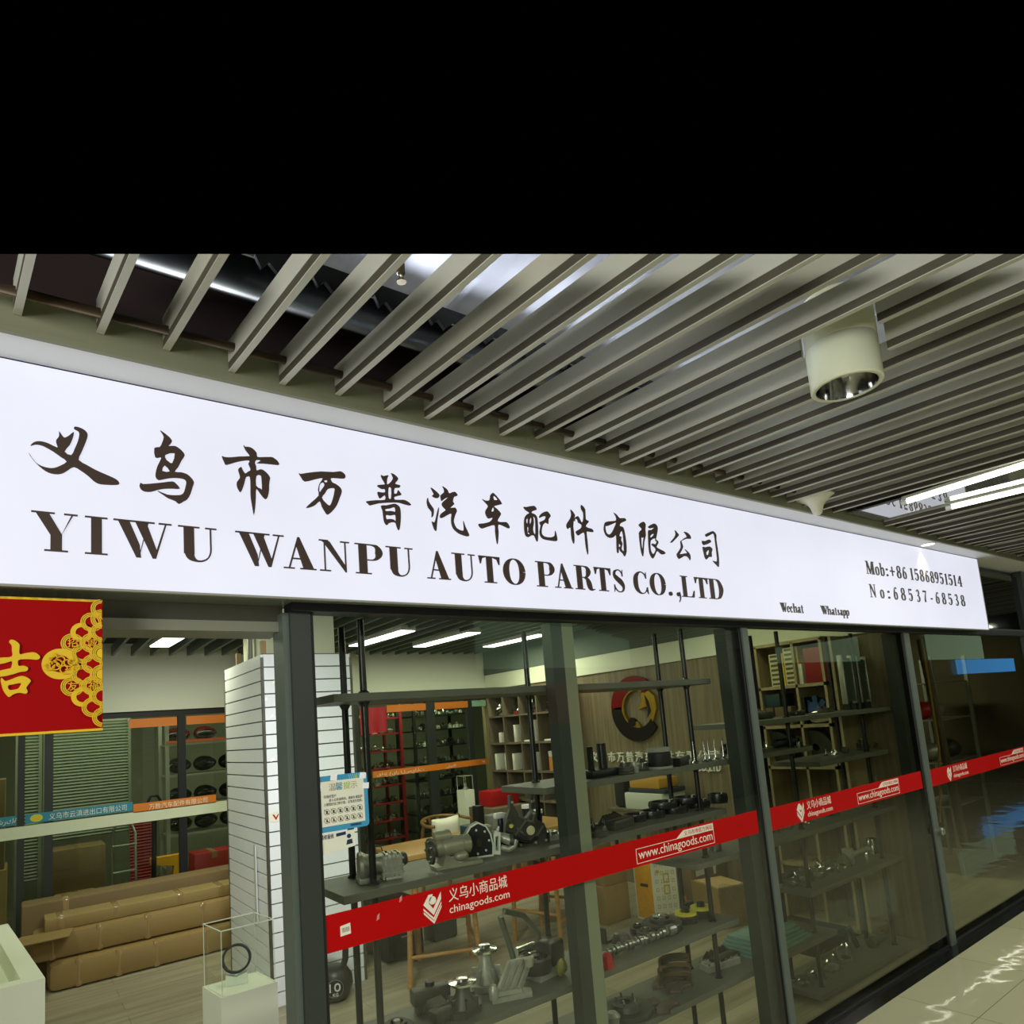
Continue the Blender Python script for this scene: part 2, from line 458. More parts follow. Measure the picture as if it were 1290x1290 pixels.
# shop ceiling, back frieze, right wall
CEIL = 1.70 + 0.925
M_ceil = mat('shop_ceiling_dark', (38, 46, 44), 0.8)
struct('ceiling_shop', MB().box(-2.2, 9.6, 2.24, 10.4, CEIL + 0.12, CEIL + 0.18), M_ceil, 'dark ceiling above the slats of the shop')
YB = 7.35
struct('wall_back', MB().box(-2.2, 5.0, YB, YB + 0.12, 2.235, CEIL + 0.12).box(-2.2, 5.0, YB - 0.03, YB + 0.12, 2.085, 2.235), M_wallw, 'white frieze along the back of the shop')
XR = 5.0
struct('wall_right', MB().box(XR, XR + 0.10, 2.2, YB + 0.12, 0, CEIL + 0.12), M_walnut, 'grey brown wood panel wall on the right')
struct('trim_12', MB().box(XR - 0.02, XR, 2.24, YB - 0.03, 2.14, 2.33), mat('lit_band', (232, 236, 214), 0.6), 'white band high on the right wall')
struct('trim_13', MB().box(XR - 0.025, XR, 2.24, YB - 0.03, 2.33, CEIL + 0.1), M_wallg, 'dark green strip over the white band')

# ------------------------------------------------------------------ things over the corridor
def clip_view(o, vmax=320.0):
    """the ceiling is only built as far forward as the photograph shows it"""
    n = (RY - RZ * ((vmax - CV) / FPX))      # half space seen below that line
    bm = bmesh.new(); bm.from_mesh(o.data)
    Mi = world_of(o)
    for v in bm.verts: v.co = Mi @ v.co
    g = list(bm.verts) + list(bm.edges) + list(bm.faces)
    r = bmesh.ops.bisect_plane(bm, geom=g, plane_co=(0, 0, EYE), plane_no=n, clear_inner=True)
    bmesh.ops.holes_fill(bm, edges=[e for e in r['geom_cut'] if isinstance(e, bmesh.types.BMEdge)], sides=0)
    Mv = Mi.inverted()
    for v in bm.verts: v.co = Mv @ v.co
    bm.to_mesh(o.data); bm.free()
    return o

TZ = 2.728
ta, tb = Pz(1143, 631.5, TZ), Pz(1290, 586, TZ)
tc, td = Pz(1199, 638.5, TZ), Pz(1290, 617, TZ)
M_baffle = mat('baffle_grey', (188, 188, 174), 0.5, noise=0.08, scale=2.5)
M_baffle2 = mat('baffle_grey_worn', (180, 178, 160), 0.5, noise=0.18, scale=4)
BD = Vector((0.0931, -1.0, 0.0)).normalized()       # the baffles run slightly askew to the shop front
bx = [(-0.019, 1.055), (0.15, 1.057), (0.301, 1.055), (0.466, 1.036), (0.607, 1.034), (0.778, 1.042), (0.942, 1.028), (1.09, 1.032),
      (1.25, 1.044), (1.40, 1.035), (1.565, 1.056), (1.715, 1.034), (1.885, 1.056), (2.02, 1.030), (2.175, 1.042), (2.32, 1.036),
      (2.50, 1.054), (2.67, 1.052), (2.815, 1.038), (2.965, 1.042), (3.125, 1.043), (3.275, 1.036)]
x = 3.43
while x < 12.0:
    if not (ta.x - 0.03 - 0.0931 * (1.85 - ta.y) < x < tc.x + 0.02 - 0.0931 * (1.85 - tc.y)): bx.append((x, 1.036 + random.uniform(-0.008, 0.012)))
    x += 0.157
def proj(p):
    q = Vector(p) - Vector((0, 0, EYE)); w = q.dot(RZ)
    return (CU + FPX * q.dot(RX) / w, CV + FPX * q.dot(RY) / w) if w > 0.05 else (9999, -9999)
DLC = Pz(1067, 488, 2.625); DLR = 0.101       # surface downlight
prof = [(0, 0.09), (0, 0.027), (0.004, 0.027), (0.004, 0.003), (0.0, 0.003), (0.0, 0), (0.017, 0), (0.017, 0.09)]
prof_e = [(0.0008, 0.0268), (0.0008, 0.0032), (0.0038, 0.0032), (0.0038, 0.0268)]
M_edge = mat('baffle_edge_dark', (78, 73, 58), 0.6, noise=0.2, scale=5)  # lower band coloured darker than the blade face
nb = 0
for i, (bx0, bz) in enumerate(bx):
    base = Vector((bx0, 1.85, EYE + bz))
    L = 0.2
    while L < 14:
        u, v = proj(base + BD * L + Vector((0, 0, -0.0)))
        if (v < 300 and u < 1290) or u > 4000 or L > 5.5: break
        L += 0.05
    # the two baffles that meet the downlight are cut around it
    cuts = [(0.004, L)]
    rel = Vector((DLC.x, DLC.y, 0)) - Vector((base.x, base.y, 0))
    s = rel.dot(BD); dist = abs(rel.x * BD.y - rel.y * BD.x)
    off = rel.x * (-BD.y) + rel.y * BD.x
    if dist < DLR + 0.012:
        ch_ = math.sqrt(max(0, (DLR + 0.004) ** 2 - max(0, dist - 0.02) ** 2))
        cuts = [(0.004, s - ch_), (s + ch_ + 0.02, L)]
    for a, b in cuts:
        if b - a < 0.05: continue
        side = Vector((-BD.y, BD.x, 0))
        Mx = Matrix(((side.x, 0, BD.x, base.x), (side.y, 0, BD.y, base.y), (0, 1, 0, base.z), (0, 0, 0, 1)))
        mb = MB(); mb.prism(prof, a, b, Mx)
        o = mb.build('ceiling_baffle', M_baffle2 if i % 4 == 2 else M_baffle, None, smooth=False)
        clip_view(o)
        if not len(o.data.vertices): bpy.data.objects.remove(o); continue
        e_ = clip_view(MB().prism(prof_e, a, b, Mx).build('edge_band', M_edge, o, smooth=False))
        e_['label'] = 'darker band along the lower edge'
        tag(o, 'long grey metal baffle blade hanging edge-down from the corridor ceiling', 'ceiling baffle', 'grey baffles across the corridor ceiling')
        nb += 1

# dark slab, duct, carrier rails, pipes above the baffles
clip_view(struct('ceiling', MB().box(-3, 13, -6, 2.1, 3.55, 3.6).box(-3, 13, 2.0, 2.1, 2.83, 3.55), M_slab, 'dark slab above the open baffle ceiling'))
M_galv = mat('galvanised_sheet', (214, 218, 228), 0.5, 0.7, noise=0.35, scale=5, bump=0.5, bscale=5)
M_galvd = mat('galvanised_sheet_dull', (120, 124, 130), 0.3, 1.0, noise=0.5, scale=4, bump=0.2, bscale=5)
duct = thing('air_duct', 'wide shiny galvanised air duct with seams above the left baffles', 'air duct', (0.6, 0.7, 3.0))
clip_view(MB().box(-0.9, 3.3, 0.1, 1.70, 3.0, 3.4).build('duct_body', M_galv, duct, smooth=False))
for k in range(9):
    xx = -0.7 + 0.44 * k
    o = clip_view(MB().box(xx, xx + 0.022, 0.1, 1.70, 2.993, 3.0).build('seam', M_galv, duct, smooth=False))
    if not len(o.data.vertices): bpy.data.objects.remove(o)
duct2 = thing('air_duct', 'narrow dull metal duct running beside the wide shiny one', 'air duct', (0.6, 1.55, 2.95))
F, L = axis_frame((-1.2, 1.80, 3.02), (3.4, 1.80, 3.02))
clip_view(MB().lathe([(0.07, 0), (0.07, L)], F, 28).build('duct_body', M_galvd, duct2))
rail = thing('carrier_rail', 'black notched carrier rail clipping the baffles to the ceiling', 'ceiling rail', (1, 1.5, 2.86))
clip_view(MB().box(-0.6, 7.5, 1.512, 1.53, 2.875, 2.905).build('rail', M_blackm, rail, smooth=False))
for i, (bx0, bz) in enumerate(bx[:24]):
    t = (1.85 - 1.52); cx = bx0 + BD.x / -BD.y * t
    mb = MB().prism([(-0.075, 0.03), (0.035, 0.03), (0.035, -0.012), (0.01, -0.035), (-0.012, -0.012), (-0.03, -0.034), (-0.045, -0.004), (-0.075, 0.0)], 0, 0.012,
                    Matrix(((1, 0, 0, cx - 0.002), (0, 0, -1, 1.522), (0, 1, 0, 2.872), (0, 0, 0, 1))))
    o = clip_view(mb.build('clip', M_blackm, rail, smooth=False))
    if not len(o.data.vertices): bpy.data.objects.remove(o)
M_copper = mat('old_pipe', (84, 68, 48), 0.5, 0.4, noise=0.5, scale=4, col2=(44, 40, 30))
pa, pb = Py(-60, 350, 1.80), Py(3.4, 363, 1.80)
tag(clip_view(MB().tube((-1.2, 1.80, pb.z), (4.0, 1.80, pb.z), 0.012, 14).build('copper_pipe', M_copper)), 'thin brownish pipe running behind the top of the olive fascia', 'pipe')
tag(clip_view(MB().tube((0.52, 1.30, 3.0), (0.52, 1.30, 2.84), 0.0015, 6).tube((0.86, 1.2, 3.0), (0.86, 1.2, 2.97), 0.012, 8).build('wire', M_galv)), 'thin wire hanging between the shiny duct and the baffles', 'wire')
spr = thing('sprinkler_head', 'small brass sprinkler head poking down under the shiny duct', 'sprinkler', Pz(505, 345, 2.966))
W(spr).lathe([(0.012, 0.03), (0.012, 0.0), (0.006, -0.004)], None, 12).build('body', mat('brass', (96, 88, 62), 0.4, 0.7), spr)
W(spr).disc((0, 0, -0.022), (0, 0, -1), 0.014, 0.003, 12).tube((0.008, 0, 0), (0.003, 0, -0.022), 0.002, 6).tube((-0.008, 0, 0), (-0.003, 0, -0.022), 0.002, 6).build('deflector', MATS['brass'], spr)

# surface downlight
M_lamp = mat('lamp_body_cream', (214, 218, 190), 0.4)
M_refl = mat('lamp_reflector', (200, 200, 200), 0.12, 1.0, bump=0.1, bscale=20)
dl = thing('surface_downlight', 'round cream cylinder downlight mounted between the ceiling baffles', 'ceiling light', DLC)
W(dl).lathe([(0.0, 0.28), (DLR, 0.28), (DLR, 0.14), (DLR - 0.002, 0.136), (DLR, 0.132), (DLR, 0.004), (DLR - 0.004, 0), (DLR - 0.013, 0), (DLR - 0.015, 0.006), (DLR - 0.015, 0.26), (0, 0.26)], None, 48).build('housing', M_lamp, dl)
W(dl).lathe([(DLR - 0.016, 0.002), (DLR - 0.020, 0.02), (0.070, 0.07), (0.045, 0.11), (0.0, 0.118)], None, 48, False).build('reflector', M_refl, dl)
W(dl).lathe([(0, 0.035), (0.010, 0.037), (0.016, 0.05), (0.016, 0.10)], None, 20).build('bulb', mat('frosted_bulb', (225, 225, 220), 0.25), dl)
W(dl).tube((DLR + 0.008, -0.02, 0.10), (DLR + 0.012, -0.02, 0.28), 0.006, 8).build('cable', mat('cable_grey', (150, 150, 140), 0.5), dl)

# indoor antenna dome
an = thing('ceiling_antenna', 'cream trumpet-shaped antenna dome hanging under the baffles near the fascia', 'antenna', (3.42, 1.765, 2.66))
W(an).lathe([(0, 0), (0.012, 0.001), (0.022, 0.008), (0.027, 0.022), (0.033, 0.045), (0.048, 0.068), (0.075, 0.085), (0.096, 0.094), (0.098, 0.100), (0.0, 0.104)], None, 40).build('dome', mat('antenna_cream', (214, 212, 190), 0.4), an)
W(an).tube((0, 0, 0.104), (0, 0, 0.15), 0.014, 12).build('mount', M_black, an)

# tube light slot with its glossy panel
M_tube = mat('tube_glow', (255, 255, 236), 0.5, emit=6.0)
M_gloss = mat('slot_panel_gloss', (176, 178, 176), 0.02, 0.75)
def tl(name, label, a, b):
    r = thing(name, label, 'ceiling light', (a + b) / 2)
    MB().tube(a, b, 0.013, 14).build('tube', M_tube, r)
    MB().bar(a + Vector((0, 0.02, 0.022)), b + Vector((0, -0.02, 0.022)), 0.03, 0.016).build('batten', M_baffle, r)
    for p_, q_ in ((a, b), (b, a)): MB().tube(p_, p_ + (p_ - q_).normalized() * 0.03, 0.014, 12).build('end_cap', M_white, r)
    return r
TZ = 2.728
ta, tb = Pz(1143, 631.5, TZ), Pz(1290, 586, TZ)
tb = ta + (tb - ta) * 1.6
tc, td = Pz(1199, 638.5, TZ), Pz(1290, 617, TZ)
td = tc + (td - tc) * 2.0
tl('tube_light', 'long glowing tube light on the left of the ceiling slot', ta, tb)
tl('tube_light', 'long glowing tube light on the right of the ceiling slot', tc, td)
mbp = MB(); z = 2.752
q = [(ta.x + 0.02 - 0.0931 * (1.84 - ta.y), 1.84), (tc.x - 0.02 - 0.0931 * (1.84 - tc.y), 1.84), (tc.x - 0.02 + 0.0931 * 2.2 - 0.0931 * (1.84 - tc.y), -0.36), (ta.x + 0.02 + 0.0931 * 2.2 - 0.0931 * (1.84 - ta.y), -0.36)]
mbp.prism(q, z, z + 0.01)
tag(mbp.build('slot_panel', M_gloss, None, smooth=False), 'glossy grey panel inside the ceiling slot mirroring the sign', 'ceiling panel')
area('tube_glow_light', (4.40, 1.0, 2.70), (4.40, 1.0, 0), 0.3, 1.2, 12, (1, 1, 0.9))

fl_ = thing('corridor_tube', 'long bare tube light hanging further along the corridor ceiling', 'ceiling light', (12.0, -0.35, 2.72))
MB().tube((9.6, -0.35, 2.72), (14.4, -0.35, 2.72), 0.02, 12).build('tube', mat('corridor_tube_glow', (255, 255, 236), 0.5, emit=14.0), fl_)
MB().box(9.6, 14.4, -0.37, -0.33, 2.742, 2.78).build('batten', M_baffle, fl_)
# recessed downlight in the soffit
rp = Pz(1171, 685, SOF)
rd = thing('recessed_downlight', 'small glowing recessed downlight in the soffit over the phone number', 'ceiling light', (rp.x, 1.925, SOF))
W(rd).disc((0, 0, 0), (0, 0, -1), 0.052, 0.004, 32, 0.042).build('trim_ring', M_white, rd)
W(rd).disc((0, 0, -0.0005), (0, 0, -1), 0.0415, 0.002, 32).build('lens', mat('downlight_glow', (255, 250, 220), 0.5, emit=4.0), rd)
sp = bpy.data.lights.new('downlight_beam', 'SPOT'); sp.energy = 5; sp.color = (1, 0.95, 0.75); sp.spot_size = math.radians(95); sp.spot_blend = 0.9; sp.shadow_soft_size = 0.02
so = bpy.data.objects.new('downlight_beam', sp); SC.collection.objects.link(so); so.location = (rp.x, 1.925, SOF - 0.02); so.rotation_euler = (math.radians(8), 0, 0)
# ================================================================== the lit shop sign
YS = 1.98
def ux(u, z, y=YS):                       # world x on the sign where the photo column u meets height z
    # solve (P.RX)/(P.RZ) = (u-CU)/FPX for x
    k = (u - CU) / FPX
    return -(y * (RX.y - k * RZ.y) + (z - EYE) * (RX.z - k * RZ.z)) / (RX.x - k * RZ.x)
M_sign = mat('sign_lightbox', (229, 231, 246), 0.5, noise=0.045, scale=2.2, emit=0.93, spec=0.2)
M_sign.node_tree.nodes['Principled BSDF'].inputs['Base Color'].default_value = lin((120, 120, 124))
for l in list(M_sign.node_tree.links):
    if l.to_socket.name == 'Base Color': M_sign.node_tree.links.remove(l)
M_ink = mat('sign_ink', (66, 50, 42), 0.6)
M_ink2 = mat('sign_ink_grey', (84, 78, 72), 0.6)
SZ0, SZ1 = 2.126, 2.704
sign = thing('shop_sign', 'long white lit signboard with brush characters and black serif letters over the shop front', 'sign', (2.6, YS, SZ0))
MB().box(-1.5, 6.245, YS, YS + 0.012, SZ0, SZ1).build('light_panel', M_sign, sign, smooth=False)
MB().box(-1.5, 6.245, YS + 0.012, 2.14, SZ0 + 0.002, SZ1).build('casing', mat('sign_casing', (104, 110, 100), 0.5), sign, smooth=False)
MB().box(-1.5, 6.25, YS - 0.004, YS + 0.012, SZ0 - 0.006, SZ0).box(6.245, 6.25, YS - 0.004, YS + 0.012, SZ0, SZ1).build('edge_trim', mat('sign_edge', (150, 150, 140), 0.5), sign, smooth=False)
def smooth_poly(p, n=3):
    out = []; m = len(p)
    for i in range(m):
        p0, p1, p2, p3 = p[i - 1], p[i], p[(i + 1) % m], p[(i + 2) % m]
        for k in range(n):
            t = k / n
            out.append(tuple(0.5 * (2 * p1[j] + (p2[j] - p0[j]) * t + (2 * p0[j] - 5 * p1[j] + 4 * p2[j] - p3[j]) * t * t + (3 * p1[j] - p0[j] - 3 * p2[j] + p3[j]) * t ** 3) for j in (0, 1)))
    return out
FS = face_frame(YS, 0.0)
def brush(name, ox, oy, sc, shapes, y=YS, ink=None, parent=None, t=0.004):
    mb = MB()
    for sh in shapes:
        loops = []
        for lp in sh:
            q = []
            for p in lp:
                w = Py(ox + p[0] / sc, oy + p[1] / sc, y); q.append((w.x, w.z))
            loops.append(smooth_poly(q, 2))
        mb.prism(loops[0], 0, t, face_frame(y), loops[1:])
    return mb.build(name, ink or M_ink, parent or sign, smooth=False)
S1, S2, S3 = 1290 / 170, 1290 / 140, 12.9
CH = []
def ch(*a): CH.append(a); brush('brush_character', *a)
ch(20, 520, S1, [[[(140,318),(165,290),(205,277),(255,280),(310,297),(395,337),(392,310),(383,275),(392,255),(408,235),(413,210),(412,182),(430,205),(455,238),(475,240),(510,220),(550,187),(552,215),(540,255),(515,310),(465,375),(528,410),(560,350),(590,280),(605,215),(600,185),(580,170),(555,155),(560,138),(590,140),(630,155),(665,178),(685,210),(680,250),(655,315),(625,385),(600,455),(680,505),(760,550),(850,590),(930,625),(970,650),(987,675),(980,688),(930,692),(840,688),(790,680),(745,655),(690,605),(620,555),(555,520),(500,550),(450,580),(400,590),(340,583),(285,560),(220,510),(165,450),(135,410),(123,388),(150,430),(190,480),(250,515),(320,532),(370,530),(420,512),(487,470),(430,425),(360,375),(300,340),(255,318),(210,307),(175,308)]]])
ch(160, 520, S1, [[[(316,172),(370,210),(410,245),(428,275),(415,300),(395,322),(440,320),(475,330),(520,365),(550,410),(520,460),(490,520),(455,568),(510,572),(570,590),(615,630),(638,670),(625,715),(605,780),(575,830),(540,850),(495,873),(460,845),(395,820),(350,790),(290,748),(380,785),(470,792),(520,785),(545,755),(560,700),(565,660),(540,635),(470,625),(400,628),(340,640),(300,645),(275,620),(272,580),(290,510),(328,432),(300,432),(268,425),(260,340),(310,332),(335,285),(350,235),(335,200)],[(365,405),(455,388),(430,485),(395,470),(372,450)],[(360,505),(410,565),(335,560)]],
   [[(130,672),(150,685),(240,680),(340,670),(430,660),(465,680),(503,727),(440,727),(360,728),(290,740),(230,757),(170,755),(135,735),(118,700)]]])
ch(270, 550, S3, [[[(120,325),(150,335),(220,343),(300,340),(400,330),(560,325),(568,305),(540,270),(500,215),(470,145),(500,172),(545,172),(600,190),(650,230),(685,280),(693,335),(780,340),(920,338),(970,360),(1020,400),(1048,445),(1035,465),(930,455),(800,442),(685,435),(755,395),(685,382),(655,432),(675,490),(682,555),(740,537),(790,550),(850,600),(900,670),(895,720),(885,800),(885,880),(865,980),(835,1020),(790,990),(740,925),(678,850),(670,1000),(660,1150),(640,1275),(615,1150),(590,1000),(585,900),(585,800),(575,655),(520,660),(500,700),(480,780),(455,850),(425,908),(390,870),(365,810),(365,740),(410,680),(410,630),(385,550),(400,515),(435,500),(450,535),(495,605),(540,575),(580,555),(580,510),(550,445),(570,410),(550,388),(440,400),(330,425),(200,463),(165,435)],[(680,645),(750,632),(765,700),(772,860),(745,850),(675,805)]]])
ch(330, 550, S1, [[[(350,352),(365,360),(450,347),(560,337),(680,342),(745,335),(780,355),(795,380),(785,403),(720,400),(655,400),(668,440),(700,455),(745,490),(760,530),(740,590),(715,655),(680,705),(640,742),(618,745),(600,720),(570,670),(552,620),(510,655),(470,675),(418,683),(470,630),(540,565),(535,510),(548,450),(580,398),(500,412),(410,432),(375,395)],[(548,535),(545,490),(555,455),(583,440),(596,465),(570,505)],[(590,425),(620,418),(620,437),(600,440)],[(570,588),(600,545),(630,502),(690,495),(690,530),(680,580),(660,640),(640,662),(605,635)]]])
ch(450, 580, S2, [[[(272,172),(300,185),(358,175),(345,210),(340,280),(372,265),(400,235),(412,200),(390,152),(430,170),(470,210),(460,240),(435,275),(490,290),(492,310),(480,320),(430,325),(425,390),(460,380),(470,348),(500,385),(505,405),(430,425),(435,460),(530,460),(580,480),(620,515),(600,525),(540,510),(490,495),(420,490),(250,500),(150,525),(125,505),(102,478),(220,465),(320,460),(318,405),(265,445),(240,410),(232,370),(260,372),(318,375),(318,335),(285,335),(240,310),(232,290),(280,285),(320,275),(285,215)],[(358,325),(392,322),(390,440),(360,440)]],
   [[(272,528),(330,525),(400,510),(440,508),(485,540),(500,600),(500,700),(490,790),(475,812),(455,770),(440,725),(400,720),(360,735),(340,755),(312,720),(300,660),(290,580)],[(322,568),(380,560),(432,545),(438,600),(415,595),(375,590),(330,592)],[(330,635),(380,642),(420,635),(442,640),(443,710),(420,690),(370,682),(335,685)]]])
ch(450, 580, S2, [[[(850,318),(890,345),(935,385),(950,410),(935,438),(895,435),(865,412),(885,395),(870,360)]],[[(818,437),(825,480),(865,540),(885,575),(880,640),(860,662),(860,600),(820,550),(805,495),(808,450)]],[[(943,547),(940,610),(925,700),(917,800),(912,820),(890,800),(862,712),(888,725),(905,690),(925,600)]],
   [[(985,303),(1020,325),(1045,350),(1060,385),(1090,375),(1130,368),(1160,405),(1140,420),(1120,425),(1105,480),(1122,510),(1075,555),(1130,550),(1152,590),(1135,630),(1118,690),(1120,730),(1150,790),(1220,820),(1235,790),(1227,704),(1250,770),(1294,864),(1281,884),(1236,874),(1166,844),(1110,790),(1090,730),(1087,670),(1090,618),(1040,640),(990,668),(958,665),(965,625),(1010,590),(1025,575),(1000,550),(980,520),(985,490),(1030,450),(1050,430),(1000,455),(975,475),(963,420),(970,400),(1005,370),(1000,330)]]])
ch(570, 600, S2, [[[(342,268),(370,283),(425,282),(435,225),(462,195),(490,215),(530,260),(568,318),(550,330),(490,345),(478,355),(510,380),(555,430),(550,460),(525,500),(522,525),(560,535),(620,535),(650,570),(658,600),(640,605),(580,575),(525,565),(530,650),(525,750),(517,790),(505,740),(492,640),(488,570),(430,580),(370,600),(335,608),(305,580),(300,555),(350,550),(430,530),(465,482),(425,492),(400,480),(378,430),(385,390),(410,350),(385,315)],[(472,265),(470,232),(490,235),(520,272),(485,280)],[(445,410),(466,362),(478,378),(474,408)]]])
ch(570, 600, S2, [[[(820,358),(850,360),(940,345),(972,383),(960,395),(920,410),(915,430),(945,440),(975,475),(985,540),(990,650),(985,755),(968,745),(945,690),(910,690),(880,708),(845,690),(830,620),(828,540),(835,480),(865,440),(890,425),(845,395)],[(850,510),(870,490),(868,545),(855,545)],[(890,510),(912,480),(910,530),(895,560)],[(932,470),(955,490),(960,600),(958,680),(935,650),(930,600),(940,540)],[(862,590),(880,600),(875,650),(895,665),(870,672)]],
   [[(1005,465),(1040,425),(1090,410),(1115,430),(1135,465),(1110,500),(1108,555),(1080,540),(1050,560),(1035,600),(1030,660),(1060,700),(1130,712),(1170,700),(1185,680),(1188,635),(1205,690),(1212,740),(1195,755),(1120,745),(1050,730),(1015,690),(1008,640),(1020,570),(1005,535),(1060,510),(1078,480),(1075,465),(1040,470),(1010,485)]]])
ch(690, 620, S2, [[[(260,203),(310,265),(300,310),(290,400),(300,470),(305,560),(298,600),(280,560),(268,490),(262,410),(228,430),(213,390),(225,355),(255,310),(270,260)]],[[(380,160),(392,155),(430,205),(435,315),(468,335),(465,355),(440,385),(440,405),(475,420),(510,430),(525,465),(470,460),(445,465),(455,560),(465,680),(460,725),(440,640),(430,550),(420,470),(375,490),(350,505),(328,480),(325,455),(375,425),(390,400),(385,375),(350,355),(340,320),(315,310),(310,340),(305,330),(310,300),(345,280),(370,320),(385,350),(400,350),(410,310),(408,240),(385,200)]]])
ch(690, 620, S2, [[[(762,240),(800,270),(830,305),(885,303),(905,330),(870,350),(840,365),(830,395),(870,410),(890,480),(905,580),(910,690),(890,747),(870,715),(835,680),(825,640),(845,625),(820,600),(818,705),(800,690),(795,600),(790,500),(760,525),(715,532),(670,500),(648,440),(650,395),(665,350),(720,340),(790,330),(785,280)],[(663,400),(690,395),(740,375),(790,355),(770,410),(740,470),(705,495),(675,470)],[(825,510),(850,450),(870,490),(880,640),(878,690),(850,660),(862,600),(845,560),(850,520)]]])
ch(790, 630, S2, [[[(130,290),(180,252),(210,285),(205,340),(212,410),(195,480),(187,600),(180,655),(160,600),(145,500),(135,380),(160,350),(165,330)],[(160,430),(175,440),(190,430),(183,480),(175,590),(168,560),(160,500)]],[[(240,310),(300,275),(335,290),(350,330),(340,400),(330,450),(335,465),(355,480),(355,505),(335,545),(370,570),(420,595),(440,620),(415,632),(385,625),(345,590),(320,640),(295,680),(265,640),(250,580),(243,480),(240,390),(245,350),(275,350),(310,320),(265,330)],[(265,415),(300,390),(305,405),(270,440)],[(270,470),(322,445),(325,475),(340,480),(325,515),(290,505),(280,520),(315,550),(330,580),(300,630),(275,600),(265,540)]]])
ch(790, 630, S2, [[[(550,352),(580,385),(595,410),(560,450),(515,495),(500,488),(540,440),(560,395)]],[[(655,370),(690,378),(725,410),(735,450),(690,450),(640,470),(625,485),(645,545),(615,610),(610,630),(660,620),(695,615),(665,572),(710,610),(730,650),(727,700),(705,665),(660,650),(600,685),(572,635),(585,610),(620,550),(615,490),(620,475),(665,440),(690,425),(670,390)]]])
ch(790, 630, S2, [[[(903,400),(950,375),(985,362),(1010,375),(1030,410),(1030,460),(1045,560),(1060,680),(1060,775),(1035,755),(990,705),(1040,715),(1035,620),(1020,500),(1005,400),(980,395),(920,428)]],[[(865,475),(900,478),(945,458),(970,490),(885,525)]],[[(873,545),(900,550),(950,540),(985,570),(975,610),(978,660),(945,660),(920,690),(900,670),(885,610)],[(912,610),(940,580),(948,590),(940,630),(920,640)]]])

# serif lettering: each glyph is drawn in a 1 x 1 box from stems, hairlines and swelling curves
def rib(pts, n=5):
    """closed outline of a stroke through (x, y, width) points"""
    P = []
    m = len(pts)
    for i in range(m - 1):
        p0, p1, p2, p3 = pts[max(i - 1, 0)], pts[i], pts[i + 1], pts[min(i + 2, m - 1)]
        for k in range(n):
            t = k / n
            P.append([0.5 * (2 * p1[j] + (p2[j] - p0[j]) * t + (2 * p0[j] - 5 * p1[j] + 4 * p2[j] - p3[j]) * t * t + (3 * p1[j] - p0[j] - 3 * p2[j] + p3[j]) * t ** 3) for j in range(3)])
    P.append(list(pts[-1]))
    Lf, Rt = [], []
    for i, p in enumerate(P):
        a = P[max(i - 1, 0)]; b = P[min(i + 1, len(P) - 1)]
        dx, dy = b[0] - a[0], b[1] - a[1]; l = math.hypot(dx, dy) or 1
        nx, ny = -dy / l, dx / l; w = max(0.008, p[2]) / 2
        Lf.append((p[0] + nx * w, p[1] + ny * w)); Rt.append((p[0] - nx * w, p[1] - ny * w))
    return Lf + Rt[::-1]
def R(x0, x1, y0, y1): return [(x0, y0), (x1, y0), (x1, y1), (x0, y1)]
h = 0.038
def ell(cx, cy, rx, ry, thick, thin, a0=0, a1=360, n=17):
    p = []
    for i in range(n):
        a = math.radians(a0 + (a1 - a0) * i / (n - 1)); c = abs(math.cos(a))
        p.append((cx + rx * math.cos(a), cy + ry * math.sin(a), thin + (thick - thin) * c ** 1.6))
    return rib(p, 2)
def OV(cx, cy, rx, ry): return [(cx + rx * math.cos(i * math.pi / 6), cy + ry * math.sin(i * math.pi / 6)) for i in range(12)]
